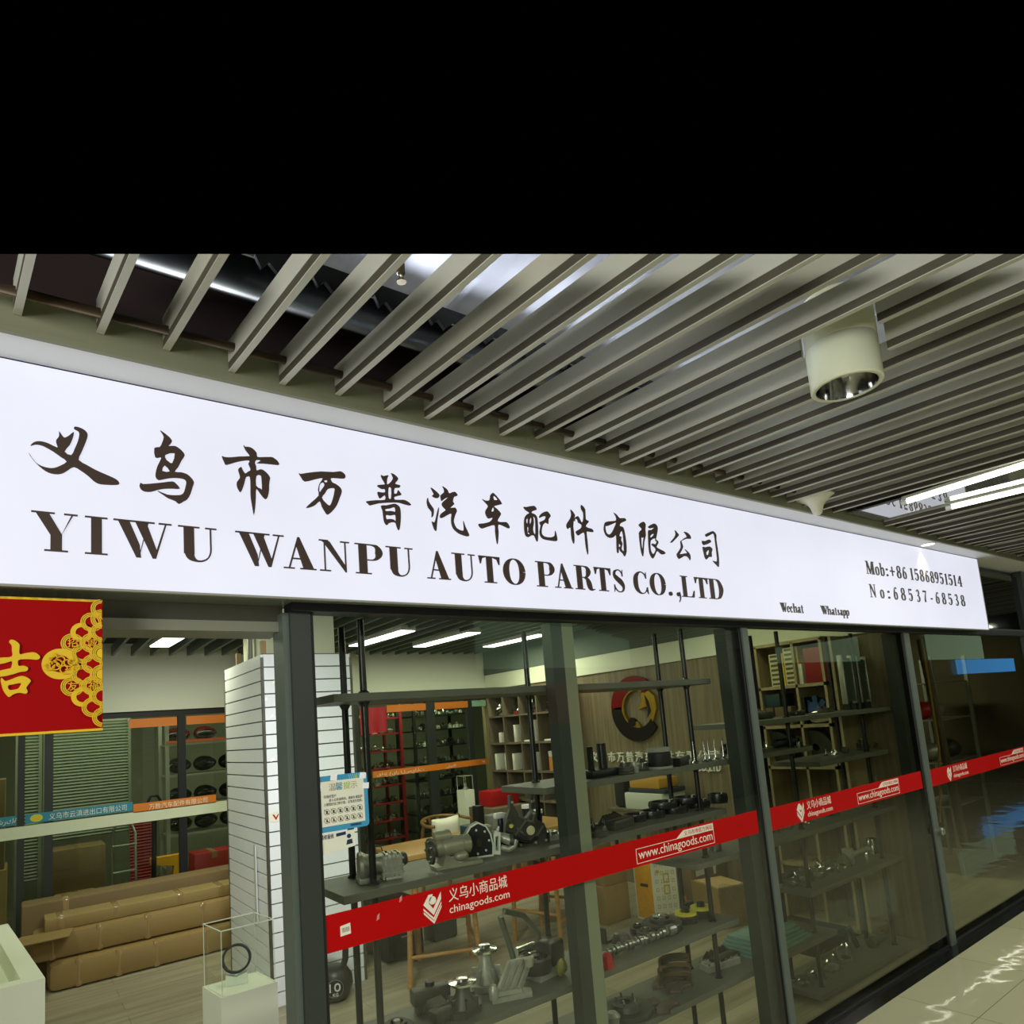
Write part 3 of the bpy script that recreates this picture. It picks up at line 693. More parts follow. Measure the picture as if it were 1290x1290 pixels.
GL = {
 'Y': [[(.10, 1 - h), (.38, 1 - h), (.66, .44), (.66, h), (.41, h), (.41, .42)], R(0, .5, 1 - h, 1), R(.70, 1, 1 - h, 1), [(.86, 1 - h), (.90, 1 - h), (.66, .46), (.64, .42)], R(.28, .79, 0, h)],
 'I': [R(.27, .75, h, 1 - h), R(0, 1, 1 - h, 1), R(0, 1, 0, h)],
 'W': [[(.08, 1 - h), (.27, 1 - h), (.44, .34), (.46, 0), (.38, 0)], [(.37, 1 - h), (.56, 1 - h), (.74, .2), (.72, 0), (.66, 0)], [(.57, 1 - h), (.595, 1 - h), (.45, .12), (.43, .06)], [(.88, 1 - h), (.91, 1 - h), (.72, .0), (.70, .1)], R(0, .70, 1 - h, 1), R(.77, 1, 1 - h, 1)],
 'U': [R(.14, .41, .22, 1 - h), R(0, .55, 1 - h, 1), R(.70, 1, 1 - h, 1), rib([(.275, .30, .27), (.32, .13, .20), (.46, .025, .06), (.62, .03, .045), (.76, .12, .04), (.835, .30, .04), (.84, .6, .04), (.84, 1 - h, .04)])],
 'A': [[(.44, 1), (.50, 1), (.92, h), (.60, h), (.40, .72)], [(.44, .99), (.47, .93), (.20, h), (.15, h)], R(0, .33, 0, h), R(.50, 1, 0, h), R(.25, .68, .30, .34)],
 'N': [[(.08, 1 - h), (.34, 1 - h), (.88, .16), (.88, 0), (.85, 0), (.14, .93)], R(.155, .195, h, 1 - h), R(.84, .88, 0, 1 - h), R(0, .30, 1 - h, 1), R(.70, 1, 1 - h, 1), R(0, .35, 0, h)],
 'P': [R(.13, .42, h, 1 - h), R(0, .62, 1 - h, 1), R(0, .56, 0, h), rib([(.42, .98, .035), (.62, .975, .04), (.78, .92, .13), (.86, .73, .27), (.78, .55, .13), (.62, .475, .04), (.42, .47, .035)])],
 'R': [R(.11, .36, h, 1 - h), R(0, .5, 1 - h, 1), R(0, .46, 0, h), rib([(.36, .98, .035), (.5, .975, .04), (.64, .92, .12), (.70, .76, .22), (.62, .58, .12), (.5, .52, .04), (.36, .515, .035)]), rib([(.46, .51, .04), (.60, .46, .12), (.68, .30, .22), (.74, .10, .2), (.84, .015, .08), (.97, .05, .03)])],
 'T': [R(.36, .64, h, 1 - h), R(0, 1, 1 - h, 1), R(.22, .80, 0, h), [(0, 1), (.06, .70), (.09, .70), (.16, .9), (.36, 1 - h)], [(1, 1), (.98, .70), (.95, .70), (.86, .9), (.64, 1 - h)]],
 'O': [ell(.5, .5, .37, .49, .27, .035)],
 'S': [rib([(.80, .70, .02), (.74, .86, .05), (.58, .965, .04), (.38, .96, .06), (.20, .86, .15), (.20, .70, .2), (.42, .56, .24), (.66, .44, .26), (.82, .28, .2), (.78, .10, .1), (.60, .02, .05), (.40, .03, .04), (.22, .14, .05), (.12, .32, .02)]), [(.82, 1), (.78, .88), (.76, .70), (.82, .70)], [(.1, 0), (.15, .12), (.16, .32), (.10, .32)]],
 'C': [rib([(.86, .70, .03), (.78, .88, .05), (.60, .975, .04), (.40, .95, .09), (.20, .76, .24), (.15, .5, .29), (.20, .24, .24), (.40, .05, .09), (.62, .025, .04), (.80, .12, .04), (.90, .30, .03)]), [(.88, 1), (.82, .86), (.83, .70), (.89, .70)], [(.96, 0), (.88, .1), (.86, .3), (.93, .32)]],
 'L': [R(.12, .40, h, 1 - h), R(0, .52, 1 - h, 1), R(0, .9, 0, h), [(.98, .32), (.92, .0), (.60, .0), (.80, .08), (.93, .32)]],
 'D': [R(.12, .38, h, 1 - h), R(0, .5, 1 - h, 1), R(0, .5, 0, h), rib([(.38, .98, .035), (.56, .97, .05), (.74, .86, .16), (.86, .5, .27), (.74, .14, .16), (.56, .03, .05), (.38, .02, .035)])],
 '.': [OV(.5, .10, .42, .10)],
 ',': [OV(.42, .10, .36, .10), rib([(.60, .10, .3), (.72, .0, .2), (.66, -.14, .09), (.42, -.26, .04)])],
 '1': [R(.36, .66, h, .97), R(.15, .87, 0, h), [(.36, .97), (.5, 1), (.66, 1), (.66, .9), (.36, .9)], rib([(.40, .94, .04), (.2, .92, .04)])],
 '5': [R(.20, .26, .5, .98), [(.20, 1), (.82, 1), (.78, .86), (.22, .86)], rib([(.23, .5, .03), (.40, .60, .06), (.62, .58, .14), (.76, .36, .26), (.64, .1, .14), (.42, .01, .06), (.2, .08, .06), (.14, .2, .14)])],
 '8': [ell(.5, .75, .26, .235, .2, .05), ell(.5, .255, .31, .245, .24, .05)],
 '6': [ell(.5, .3, .29, .285, .24, .05), rib([(.24, .32, .24), (.28, .64, .18), (.44, .92, .08), (.66, .97, .05), (.76, .86, .1)])],
 '9': [ell(.5, .7, .29, .285, .24, .05), rib([(.76, .68, .24), (.72, .36, .18), (.56, .08, .08), (.34, .03, .05), (.24, .14, .1)])],
 '4': [R(.56, .80, .0, 1), R(.06, .98, .27, .33), [(.58, 1), (.66, 1), (.14, .30), (.06, .30)], R(.42, .94, 0, h)],
 '3': [rib([(.2, .84, .12), (.36, .97, .06), (.60, .94, .14), (.70, .76, .2), (.58, .57, .1), (.38, .52, .05), (.60, .48, .1), (.76, .27, .24), (.62, .05, .12), (.38, .01, .06), (.18, .12, .14)])],
 '7': [[(.14, 1), (.88, 1), (.88, .92), (.84, .86), (.16, .86)], rib([(.84, .90, .06), (.62, .56, .14), (.50, .25, .24), (.50, .02, .26)])],
 '+': [R(.42, .58, .1, .86), R(.05, .95, .43, .53)],
 ':': [OV(.5, .10, .36, .09), OV(.5, .56, .36, .09)],
 '-': [R(.1, .9, .30, .42)],
 'M': [[(.06, .97), (.24, 1), (.52, .22), (.50, 0), (.42, .05)], R(.10, .14, h, .97), R(.70, .93, h, 1), [(.70, 1), (.78, 1), (.52, .05), (.48, .05)], R(0, .24, .965, 1), R(.70, 1, .965, 1), R(0, .24, 0, h), R(.60, 1, 0, h)],
 'o': [ell(.5, .33, .32, .32, .26, .04)],
 'b': [R(.12, .34, 0, 1), R(0, .3, .965, 1), rib([(.32, .5, .04), (.52, .65, .06), (.74, .55, .18), (.80, .32, .25), (.72, .1, .16), (.5, .0, .05), (.32, .1, .04)])],
 'e': [rib([(.18, .36, .04), (.5, .37, .04), (.84, .38, .06), (.80, .52, .18), (.54, .65, .06), (.28, .55, .18), (.18, .33, .26), (.28, .1, .16), (.54, .0, .05), (.84, .16, .03)])],
 'c': [rib([(.80, .48, .18), (.62, .64, .06), (.36, .58, .12), (.2, .33, .27), (.36, .07, .12), (.6, .0, .05), (.84, .16, .03)])],
 'h': [R(.12, .34, 0, 1), R(.68, .90, 0, .5), R(0, .3, .965, 1), rib([(.32, .48, .04), (.5, .64, .06), (.70, .62, .12), (.79, .45, .22)]), R(.02, .46, 0, h), R(.56, 1, 0, h)],
 'a': [R(.58, .80, .06, .5), rib([(.24, .48, .16), (.40, .63, .06), (.62, .62, .1), (.69, .45, .22)]), rib([(.66, .38, .04), (.36, .32, .1), (.2, .18, .24), (.34, .02, .1), (.6, .12, .04)]), rib([(.70, .1, .18), (.84, .0, .06), (.98, .06, .03)])],
 't': [R(.34, .60, .1, .86), R(.1, .85, .61, .65), rib([(.47, .12, .26), (.58, .01, .1), (.86, .10, .03)])],
 's': [rib([(.78, .48, .04), (.55, .64, .06), (.30, .54, .14), (.42, .38, .2), (.70, .24, .22), (.72, .08, .12), (.48, .0, .05), (.2, .14, .04)])],
 'p': [R(.12, .34, -.32, .62), R(0, .3, .6, .64), R(.0, .5, -.34, -.31), rib([(.32, .5, .04), (.52, .65, .06), (.74, .55, .18), (.80, .32, .25), (.72, .1, .16), (.5, .0, .05), (.32, .1, .04)])],
}
def glyph(c, x0, x1, z0, z1, name='letter', ink=None, parent=None, y=YS, t=0.004):
    mb = MB(face_frame(y)); t0 = t
    for pi_, p in enumerate(GL[c]):
        t = t0 + 0.00025 * pi_
        # ribbons may fold onto themselves, so they are laid as strips of quads
        q = [(x0 + a * (x1 - x0), z0 + b * (z1 - z0)) for a, b in p]
        if len(q) > 12:
            m = len(q) // 2
            Lf, Rt = q[:m], q[m:][::-1]
            vs = [(a[0], a[1], t) for a in Lf] + [(a[0], a[1], t) for a in Rt] + [(a[0], a[1], 0) for a in Lf] + [(a[0], a[1], 0) for a in Rt]
            fs = []
            for i in range(m - 1):
                fs += [(i, i + 1, m + i + 1, m + i), (2 * m + i, 2 * m + i + 1, i + 1, i), (m + i, m + i + 1, 3 * m + i + 1, 3 * m + i)]
            mb.add(vs, fs)
        else:
            mb.prism(q, 0, t)
    return mb.build(name, ink or M_ink, parent or sign, smooth=False)
ZB, ZT = 2.2145, 2.3155
B, T_ = ZB, ZT
for c, u0, u1, zz in [('Y', 39.2, 97.8, T_), ('I', 106.8, 135.5, B), ('W', 142.7, 215.8, T_), ('U', 224, 272.3, T_), ('W', 296, 356.8, T_), ('A', 357.3, 398.3, B),
                      ('N', 401.2, 439.1, T_), ('P', 446.2, 481, T_), ('U', 485.3, 519, T_), ('A', 538.2, 567.5, B), ('U', 568.3, 597.2, T_), ('T', 602, 628.3, T_), ('O', 633.6, 661.2, .5 * (B + T_)),
                      ('P', 673.6, 697.2, T_), ('A', 699.2, 721.5, B), ('R', 722.2, 747.2, T_), ('T', 747.2, 767.9, T_), ('S', 771.2, 787.2, .5 * (B + T_)), ('C', 797.6, 816.2, .5 * (B + T_)),
                      ('O', 818.4, 838, .5 * (B + T_)), ('.', 842.0, 847.6, B), (',', 852.0, 858.6, B), ('L', 859.0, 875.7, B), ('T', 873.6, 890, T_), ('D', 892, 910.5, .5 * (B + T_))]:
    glyph(c, ux(u0, zz), ux(u1, zz), ZB, ZT)
# phone number, shop number and the two small captions, read from the enlarged photo
k = 1290 / 150.0
def row(chars, xs, ztop, zbot, name, ink):
    for c, (u0, u1) in zip(chars, xs):
        zm = (ztop + zbot) / 2
        glyph(c, ux(u0, zm), ux(u1, zm), zbot, ztop, name, ink)
zt1 = Py(1080 + 84 / k, 680 + 228 / k, YS).z; zb1 = Py(1080 + 110 / k, 680 + 368 / k, YS).z
zt2 = Py(1080 + 125 / k, 680 + 480 / k, YS).z; zb2 = Py(1080 + 150 / k, 680 + 622 / k, YS).z
def ks(l, dx=0): return [(1080 + (a + dx) / k, 1080 + (b + dx) / k) for a, b in l]
row('Mob:+8615868951514', ks([(90, 178), (186, 234), (240, 290), (302, 330), (347, 402), (418, 474), (482, 532), (566, 606), (614, 664), (672, 722), (730, 776), (784, 830), (834, 880), (886, 932), (940, 978), (982, 1030), (1034, 1072), (1080, 1130)]), zt1, zb1, 'digit', M_ink2)
row('No:68537-68538', ks([(130, 195), (240, 287), (320, 350), (386, 436), (466, 520), (548, 598), (630, 680), (706, 752), (788, 812), (842, 888), (912, 958), (980, 1028), (1050, 1096), (1116, 1164)]), zt2, zb2, 'digit', M_ink2)
k2 = 1290 / 330.0
def cap(word, us, ua, va, ub, vb):
    z1 = Py(930 + ua / k2, 600 + va / k2, YS).z; z0 = Py(930 + ub / k2, 600 + vb / k2, YS).z
    for c, (a, b) in zip(word, us): glyph(c, ux(930 + a / k2, (z0 + z1) / 2), ux(930 + b / k2, (z0 + z1) / 2), z0, z1, 'caption_letter', M_ink2)
cap('Wechat', [(205, 238), (237, 252), (252, 267), (268, 288), (289, 306), (306, 320)], 215, 623, 222, 668)
cap('Whatsapp', [(404, 438), (437, 456), (457, 473), (473, 485), (485, 497), (498, 513), (513, 528), (528, 544)], 415, 638, 425, 680)
# long thin cut line on the sign face where two sheets meet is left as faint joint strips
# ================================================================== inside the shop: ceiling, back partition, passage behind
M_slat = mat('ceiling_slat_grey', (104, 116, 112), 0.5)
sx0 = -1.6
for i in range(40):
    x0 = sx0 + i * 0.165
    if x0 > 4.9: break
    mb = MB().box(x0, x0 + 0.022, 2.26, YB - 0.04, CEIL - 0.005, CEIL + 0.085)
    tag(mb.build('shop_ceiling_slat', M_slat, None, smooth=False), 'dark grey ceiling slat running front to back inside the shop', 'ceiling slat', 'slats of the shop ceiling')
M_led = mat('led_panel', (255, 255, 238), 0.5, emit=5.0)
lamp_px = [((201, 814.5), (236, 793.5), 'wide glowing lamp over the open doorway'), ((448, 813.8), (514, 794.5), 'glowing ceiling lamp nearest the slatted column'),
           ((528, 814.8), (597.5, 797), 'middle glowing ceiling lamp seen through the first window'), ((615, 815), (684, 799.5), 'right glowing ceiling lamp seen through the first window')]
for (a, b, lab) in lamp_px:
    A = Pz(a[0], a[1], CEIL - 0.03); Bq = Pz(b[0], b[1], CEIL - 0.03)
    d = (Bq - A); mid = (A + Bq) / 2; L = d.length
    r = thing('ceiling_lamp', lab, 'ceiling lamp', (mid.x, mid.y, CEIL - 0.035), math.atan2(-d.x, d.y) if d.y > 0 else math.atan2(d.x, -d.y))
    wdt = 0.15
    W(r).box(-wdt / 2, wdt / 2, -L / 2, L / 2, 0.0, 0.008).build('diffuser', M_led, r, smooth=False)
    W(r).box(-wdt / 2 - 0.006, wdt / 2 + 0.006, -L / 2 - 0.006, L / 2 + 0.006, 0.008, 0.06).build('housing', M_white, r, smooth=False)
    area('lamp_light', (mid.x, mid.y, CEIL - 0.05), (mid.x, mid.y, 0), 0.15, L, 11.5, WARM)

# glazed back partition
w5 = thing('window_5', 'glazed partition along the back of the shop', None, (1.5, YB, 0)); w5['kind'] = 'structure'
M_glassb = mat_glass('back_glass', (0.82, 0.86, 0.80), refl=0.8)
MB().box(-2.2, 5.0, YB + 0.03, YB + 0.036, 0, 2.0).build('glass_pane', M_glassb, w5)
fm = [(-0.9, -0.84), (0.008, 0.06), (0.20, 0.265), (1.284, 1.352), (2.28, 2.35), (3.13, 3.20), (4.087, 4.205), (4.688, 4.76)]
for k, (a, b) in enumerate(fm):
    MB().box(a, b, YB, YB + 0.06, 0, 2.03).build('frame_post', M_black if k == 3 else M_frame, w5, smooth=False)
MB().box(-2.2, 5.0, YB, YB + 0.06, 2.03, 2.085).build('frame_head', M_black, w5, smooth=False)
M_orange = mat('orange_banner', (226, 128, 40), 0.5)
M_blue = mat('blue_banner', (52, 140, 170), 0.5)
M_whiteband = mat('white_band', (226, 232, 206), 0.5)
M_lettw = mat('letter_white', (238, 236, 220), 0.5)
def strip(name, x0, x1, z0, z1, m, label, y=YB - 0.006):
    r = thing(name, label, 'banner', ((x0 + x1) / 2, y, z0))
    MB().box(x0, x1, y - 0.002, y + 0.004, z0, z1).build('strip', m, r, smooth=False)
    return r
bw0, bw1 = 1.70 - 0.665, 1.70 - 0.562
strip('safety_band', -2.2, 1.85, bw0, bw1, M_whiteband, 'white safety band across the back glass left of the slatted column')
ob = strip('shop_banner', 0.89, 1.62, 1.70 - 0.57, 1.70 - 0.488, M_orange, 'orange name banner on the back glass just left of the slatted column')
MB().text('万胜汽车配件有限公司', face_frame(YB - 0.008) @ Matrix.Translation((1.02, 1.148, 0)), 0.058, 0.002, fit=0.52).build('lettering', M_lettw, ob)
bb = strip('shop_banner', 0.066, 0.885, 1.70 - 0.545, 1.70 - 0.465, M_blue, 'blue name banner on the back glass beside the orange one')
MB().text('义乌市云滇进出口有限公司', face_frame(YB - 0.008) @ Matrix.Translation((0.235, 1.17, 0)), 0.06, 0.002, fit=0.60).build('lettering', M_lettw, bb)
MB().lathe([(0.033, 0), (0.033, 0.002)], face_frame(YB - 0.008) @ Matrix.Translation((0.145, 1.195, 0)) @ Matrix.Diagonal((1.4, 1, 1, 1)), 20).build('emblem', mat('emblem_yellow', (220, 210, 60), 0.5), bb)
bl = strip('shop_banner', -0.9, 0.002, 1.70 - 0.545, 1.70 - 0.465, M_blue, 'blue banner with cursive script at the far left of the back glass')
MB().text('شركة', face_frame(YB - 0.008) @ Matrix.Translation((-0.16, 1.175, 0)), 0.06, 0.002).build('lettering', M_lettw, bl)
o2 = strip('shop_banner', 3.33, 4.95, 1.70 - 0.52, 1.70 - 0.447, M_orange, 'long orange banner with cursive script low on the right of the back glass')
MB().text('قطع غيار السيارات', face_frame(YB - 0.008) @ Matrix.Translation((3.38, 1.197, 0)), 0.05, 0.002, fit=0.62).build('lettering', M_lettw, o2)
MB().text('شركة', face_frame(YB - 0.008) @ Matrix.Translation((4.32, 1.197, 0)), 0.05, 0.002).build('lettering', M_lettw, o2)
MB().text('M', face_frame(YB - 0.008) @ Matrix.Translation((4.86, 1.197, 0)), 0.05, 0.002).build('lettering', M_lettw, o2)
for xa, xb, lab in ((0.86, 1.275, 'orange header strip high on the back glass left of the black post'), (1.36, 1.75, 'orange header strip high on the back glass behind the slatted column'), (3.55, 4.08, 'orange header strip high on the back glass beside the red sheet'), (4.21, 4.70, 'short orange header strip high on the back glass by the cubby shelf')):
    strip('header_strip', xa, xb, 1.70 + 0.228, 1.70 + 0.312, M_orange, lab)
strip('header_strip', 4.765, 4.98, 1.70 + 0.235, 1.70 + 0.312, mat('mint', (150, 190, 165), 0.5), 'pale mint header strip at the right end of the back glass')
M_redsheet = mat('red_sheet', (188, 30, 46), 0.5, noise=0.2, scale=3, stretch=(6, 1, 1))
tag(MB().grid(lambda a, b: (3.20 + 0.335 * a, YB - 0.02 - 0.012 * math.sin(a * 16) * (1 - b), 1.69 + 0.30 * b + 0.012 * a), 40, 4).build('red_sheet', M_redsheet), 'plain red cloth sheet hanging high on the back glass', 'sheet')

# passage behind: shutters, racks of dark parts, boxes, hand tools
struct('wall_passage', MB().box(-2.2, 9.6, 10.3, 10.4, 0, 2.9), mat('passage_wall', (120, 124, 104), 0.7), 'far wall of the passage behind the shop')
M_shut = mat('shutter_grey', (122, 130, 114), 0.5)
def shutter(x0, x1, y, z0, z1, label, m=M_shut, rail=True):
    mb = MB(); n = int((z1 - z0) / 0.032)
    for i in range(n):
        z = z0 + i * 0.032
        mb.prism([(0, 0), (0.012, 0.014), (0.0, 0.030)], 0, x1 - x0, Matrix(((0, 0, 1, x0), (-1, 0, 0, y), (0, 1, 0, z), (0, 0, 0, 1))))
    mb.box(x0, x1, y, y + 0.01, z0, z1)
    if rail:
        for xx in (x0 - 0.03, x1): mb.box(xx, xx + 0.03, y - 0.02, y + 0.03, 0, z1)
    return tag(mb.build('roller_shutter', m, None, smooth=False), label, 'shutter')
shutter(0.25, 0.98, 8.5, 0.86, 2.1, 'pale ribbed roller shutter across the passage, half raised over boxes')
shutter(0.02, 0.18, 8.5, 0.5, 2.1, 'narrow strip of ribbed shutter behind the left frame post')
M_card = mat('cardboard', (146, 120, 70), 0.7, noise=0.10, scale=3)
M_card2 = mat('cardboard_dark', (122, 100, 64), 0.7, noise=0.12, scale=3)
M_tape = mat('packing_tape', (150, 122, 80), 0.15, spec=0.9)
def carton(name, label, x0, x1, y0, y1, z0, z1, m=M_card, group=None, tapes='x'):
    r = thing(name, label, 'box', ((x0 + x1) / 2, (y0 + y1) / 2, z0), 0, group)
    MB().box(x0, x1, y0, y1, z0, z1, b=0.006).build('body', m, r)
    cx, cy = (x0 + x1) / 2, (y0 + y1) / 2
    MB().box(cx - 0.025, cx + 0.025, y0 - 0.0015, y1 + 0.0015, z1 - 0.06, z1 + 0.0015).build('tape', M_tape, r, smooth=False)
    return r
carton('carton', 'brown carton behind the left frame post of the back glass', 0.30, 0.62, 7.9, 8.3, 0.0, 0.42)
carton('carton', 'wide brown carton on top of the stack behind the back glass', 0.28, 0.72, 7.95, 8.35, 0.4215, 0.82, M_card2)
carton('carton', 'tall brown carton stack at the far left behind the back glass', -0.7, -0.06, 7.7, 8.3, 0.0, 0.75)
carton('carton', 'upper brown carton at the far left behind the back glass', -0.7, -0.08, 7.75, 8.3, 0.7515, 1.55, M_card2)
tag(shutter(0.99, 1.20, 8.45, 0.0, 0.98, 'red ribbed panel standing behind the yellow pallet jack', mat('red_panel', (150, 24, 34), 0.5), False), None, 'panel')
M_steel = mat('brushed_steel', (170, 172, 166), 0.3, 0.9, noise=0.15, scale=10)
ht = thing('hand_truck', 'grey steel hand truck parked behind the back glass', 'hand truck', (0.88, 7.75, 0))
MB().path([(0.76, 7.75, 0.02), (0.76, 7.8, 0.9), (0.80, 7.84, 1.02), (0.92, 7.84, 1.02), (0.96, 7.8, 0.9), (0.96, 7.75, 0.02)], 0.014).build('frame', M_steel, ht)
for zz in (0.25, 0.55, 0.8): MB().tube((0.76, 7.77, zz), (0.96, 7.77, zz), 0.01, 8).build('crossbar', M_steel, ht)
MB().box(0.74, 0.98, 7.55, 7.76, 0.01, 0.02).build('toe_plate', M_steel, ht)
for xx in (0.73, 0.99): MB().disc((xx - 0.02, 7.84, 0.09), (1, 0, 0), 0.09, 0.04, 20).build('wheel', M_black, ht)
M_yel = mat('jack_yellow', (226, 158, 24), 0.4)
pj = thing('pallet_jack', 'yellow pallet jack with black handle behind the back glass', 'pallet jack', (1.22, 7.6, 0))
MB().box(1.04, 1.24, 7.62, 8.3, 0.03, 0.09).build('fork', M_yel, pj)
MB().prism([(1.20, 0.0), (1.36, 0.0), (1.38, 0.58), (1.34, 0.66), (1.06, 0.66), (1.06, 0.60), (1.26, 0.56)], 0, 0.10, face_frame(7.62)).build('headstock', M_yel, pj)
MB().tube((1.10, 7.56, 0.02), (1.10, 7.56, 0.50), 0.045, 14).ball((1.08, 7.54, 0.42), 0.06).build('hydraulic_pump', M_steel, pj)
MB().tube((1.08, 7.52, 0.45), (1.08, 7.45, 1.12), 0.022, 10).build('handle', M_black, pj)
MB().path([(1.04, 7.45, 1.12), (1.02, 7.45, 1.2), (1.05, 7.45, 1.26), (1.11, 7.45, 1.26), (1.14, 7.45, 1.2), (1.12, 7.45, 1.12)], 0.014).build('grip', M_black, pj)

# racks of parts across the passage
M_rack = mat('rack_grey', (150, 150, 140), 0.4, 0.3)
M_rubber = mat('dark_plastic', (34, 34, 33), 0.32)
M_dk2 = mat('dark_casting', (74, 74, 66), 0.45, 0.3, noise=0.3, scale=14)
M_alu = mat('cast_aluminium', (172, 174, 162), 0.4, 0.45, noise=0.22, scale=14, bump=0.15, bscale=30)
M_chrome = mat('bright_steel', (214, 216, 210), 0.16, 1.0)
M_bag = mat_glass('clear_bag', (0.88, 0.9, 0.88), refl=2.0, base=0.05)
M_redp = mat('red_paint', (168, 24, 28), 0.4)
def rack(name, label, x0, x1, y0, y1, zs, h, m=M_rack):
    r = thing(name, label, 'shelf rack', ((x0 + x1) / 2, (y0 + y1) / 2, 0))
    for xx in (x0, x1):
        for yy in (y0, y1): MB().box(xx - 0.018, xx + 0.018, yy - 0.018, yy + 0.018, 0, h).build('upright', m, r, smooth=False)
    for z in zs: MB().box(x0, x1, y0, y1, z - 0.02, z).build('shelf_board', m, r, smooth=False)
    return r
rnd = random.Random(11)
rack('storage_rack', 'grey rack of black car lamps across the passage behind the orange banner', 1.28, 2.1, 7.95, 8.38, (0.45, 0.8, 1.1, 1.42, 1.75), 2.0)
strip('shelf_label_strip', 1.27, 2.12, 1.755, 1.785, mat('dull_orange', (190, 90, 50), 0.5), 'thin orange strip along the top shelf of the grey rack across the passage', y=7.93)
def headlamp(x, y, z, w, hh, label, m=M_rubber, group='car lamps on the grey rack'):
    r = thing('car_lamp', label, 'car lamp', (x, y, z), rnd.uniform(-0.2, 0.2), group)
    n = 16
    def fn(a, b):
        t = a * math.pi * 2; s = math.sin(b * math.pi)
        taper = 1 - 0.55 * (0.5 + 0.5 * math.cos(t))
        return (w / 2 * math.cos(t) * (0.55 + 0.45 * s), -0.09 + 0.18 * b, hh * 0.5 * (1 + math.sin(t) * (0.5 + 0.5 * s) * (0.5 + 0.5 * taper)))
    mb = W(r); mb.grid(fn, n, 6); mb.build('shell', m, r)
    W(r).ball((-w * 0.06, -0.08, hh * 0.46), (w * 0.40, 0.022, hh * 0.22)).build('lens', mat('smoked_lens', (20, 20, 22), 0.06), r)
    return r
for z in (0.8, 1.1, 1.42):
    for i in range(3):
        headlamp(1.43 + i * 0.26, 8.15, z + 0.001, 0.245, 0.19, 'glossy black car lamp on the grey rack across the passage')
for k, (x, z) in enumerate(((1.70, 1.751), (1.42, 1.751))):
    headlamp(x, 8.15, z, 0.25, 0.19, ['dark red tail lamp on top of the grey rack across the passage', 'smoky red lamp at the left end of the top of the grey rack'][k], mat('tail_red', (70, 18, 20), 0.2), None)
tag(MB().prism([(0, 0), (0.34, 0.0), (0.42, 0.05), (0.40, 0.10), (0.12, 0.11), (0.0, 0.07)], 0, 0.12, face_frame(8.05) @ Matrix.Translation((1.45, 0.452, 0))).build('bumper_trim', mat('pale_plastic', (150, 150, 136), 0.4)), 'pale plastic car trim piece lying on the lower shelf of the grey rack', 'car part')
carton('carton', 'low red box on the floor behind the long cardboard parcels', 1.46, 1.84, 7.6, 7.9, 0.0, 0.62, mat('red_box', (150, 26, 24), 0.5))
RZS = (0.36, 0.58, 0.80, 1.02, 1.24, 1.46, 1.68, 1.88)
rack('storage_rack', 'red framed rack full of small dark parts across the passage', 3.2, 4.05, 8.0, 8.5, RZS, 2.05, mat('red_rack', (120, 22, 30), 0.5))
rack('storage_rack', 'dark rack full of small parts behind the right frame post', 4.25, 5.1, 8.0, 8.5, RZS, 2.05, M_blackm)
def clump(mb, x, y, z, s):
    k = rnd.choice((0, 1, 2))
    if k == 0: mb.lathe([(s * 0.5, 0), (s * 0.5, s * 0.5), (s * 0.25, s * 0.6), (s * 0.2, s * 0.9), (0, s * 0.95)], frame((x, y, z), rnd.uniform(0, 3)), 12)
    elif k == 1: mb.box(-s * 0.5, s * 0.5, -s * 0.4, s * 0.4, 0, s * 0.7, frame((x, y, z), rnd.uniform(-0.5, 0.5)), b=s * 0.12).tube((x, y, z + s * 0.6), (x, y, z + s), s * 0.15, 8)
    else: mb.lathe([(s * 0.25, 0), (s * 0.55, 0.001), (s * 0.55, s * 0.35), (s * 0.25, s * 0.35), (s * 0.25, 0)], frame((x, y, z + s * 0.55), rnd.uniform(0, 3), rx=1.3), 14)
for bx0, wd_ in ((3.25, 0.76), (4.3, 0.76)):
    for z in RZS:
        n = 14
        for i in range(n):
            mb = MB(); clump(mb, bx0 + wd_ * (i + 0.5) / n, 8.1 + rnd.uniform(-0.03, 0.03), z + 0.001, rnd.uniform(0.04, 0.062) * (1 if i % 2 else 1.5))
            tag(mb.build('small_car_part', rnd.choice((M_dk2, M_alu, M_alu, M_dk2, M_chrome, M_steel))), 'small metal car part on the crowded racks behind the back glass', 'car part', 'small parts on the racks across the passage')

# ------------------------------------------------------------------ slatted column
PX0, PX1, PY0, PY1, PH = 1.335, 1.985, 4.65, 5.66, 1.70 + 0.60
col = thing('slatwall_column', 'square column clad in white grooved slat panels beside the window post', 'column', (1.68, 5.2, 0))
M_slatw = mat('slat_white', (232, 234, 236), 0.45, noise=0.03, scale=4)
M_core = mat('column_core', (206, 208, 176), 0.6)
MB().box(1.47, 1.90, 4.75, 5.6, 0, CEIL + 0.1).build('core', M_core, col, smooth=False)
ns = 25; pitch = PH / ns
mb = MB()
for i in range(ns): mb.box(PX0 + 0.012, PX1 - 0.012, PY0, PY0 + 0.02, i * pitch, (i + 1) * pitch - 0.009)
MB().box(PX0 + 0.012, PX1 - 0.012, PY0 + 0.02, PY0 + 0.03, 0, PH).build('groove_backing', mat('groove_grey', (90, 90, 82), 0.7), col, smooth=False); mb.build('front_panel', M_slatw, col, smooth=False)
mb = MB()
for i in range(ns): mb.box(PX0, PX0 + 0.02, PY0 + 0.012, PY1, i * pitch, (i + 1) * pitch - 0.009)
MB().box(PX0 + 0.02, PX0 + 0.03, PY0 + 0.03, PY1, 0, PH).build('groove_backing', MATS['groove_grey'], col, smooth=False); mb.build('side_panel', M_slatw, col, smooth=False)
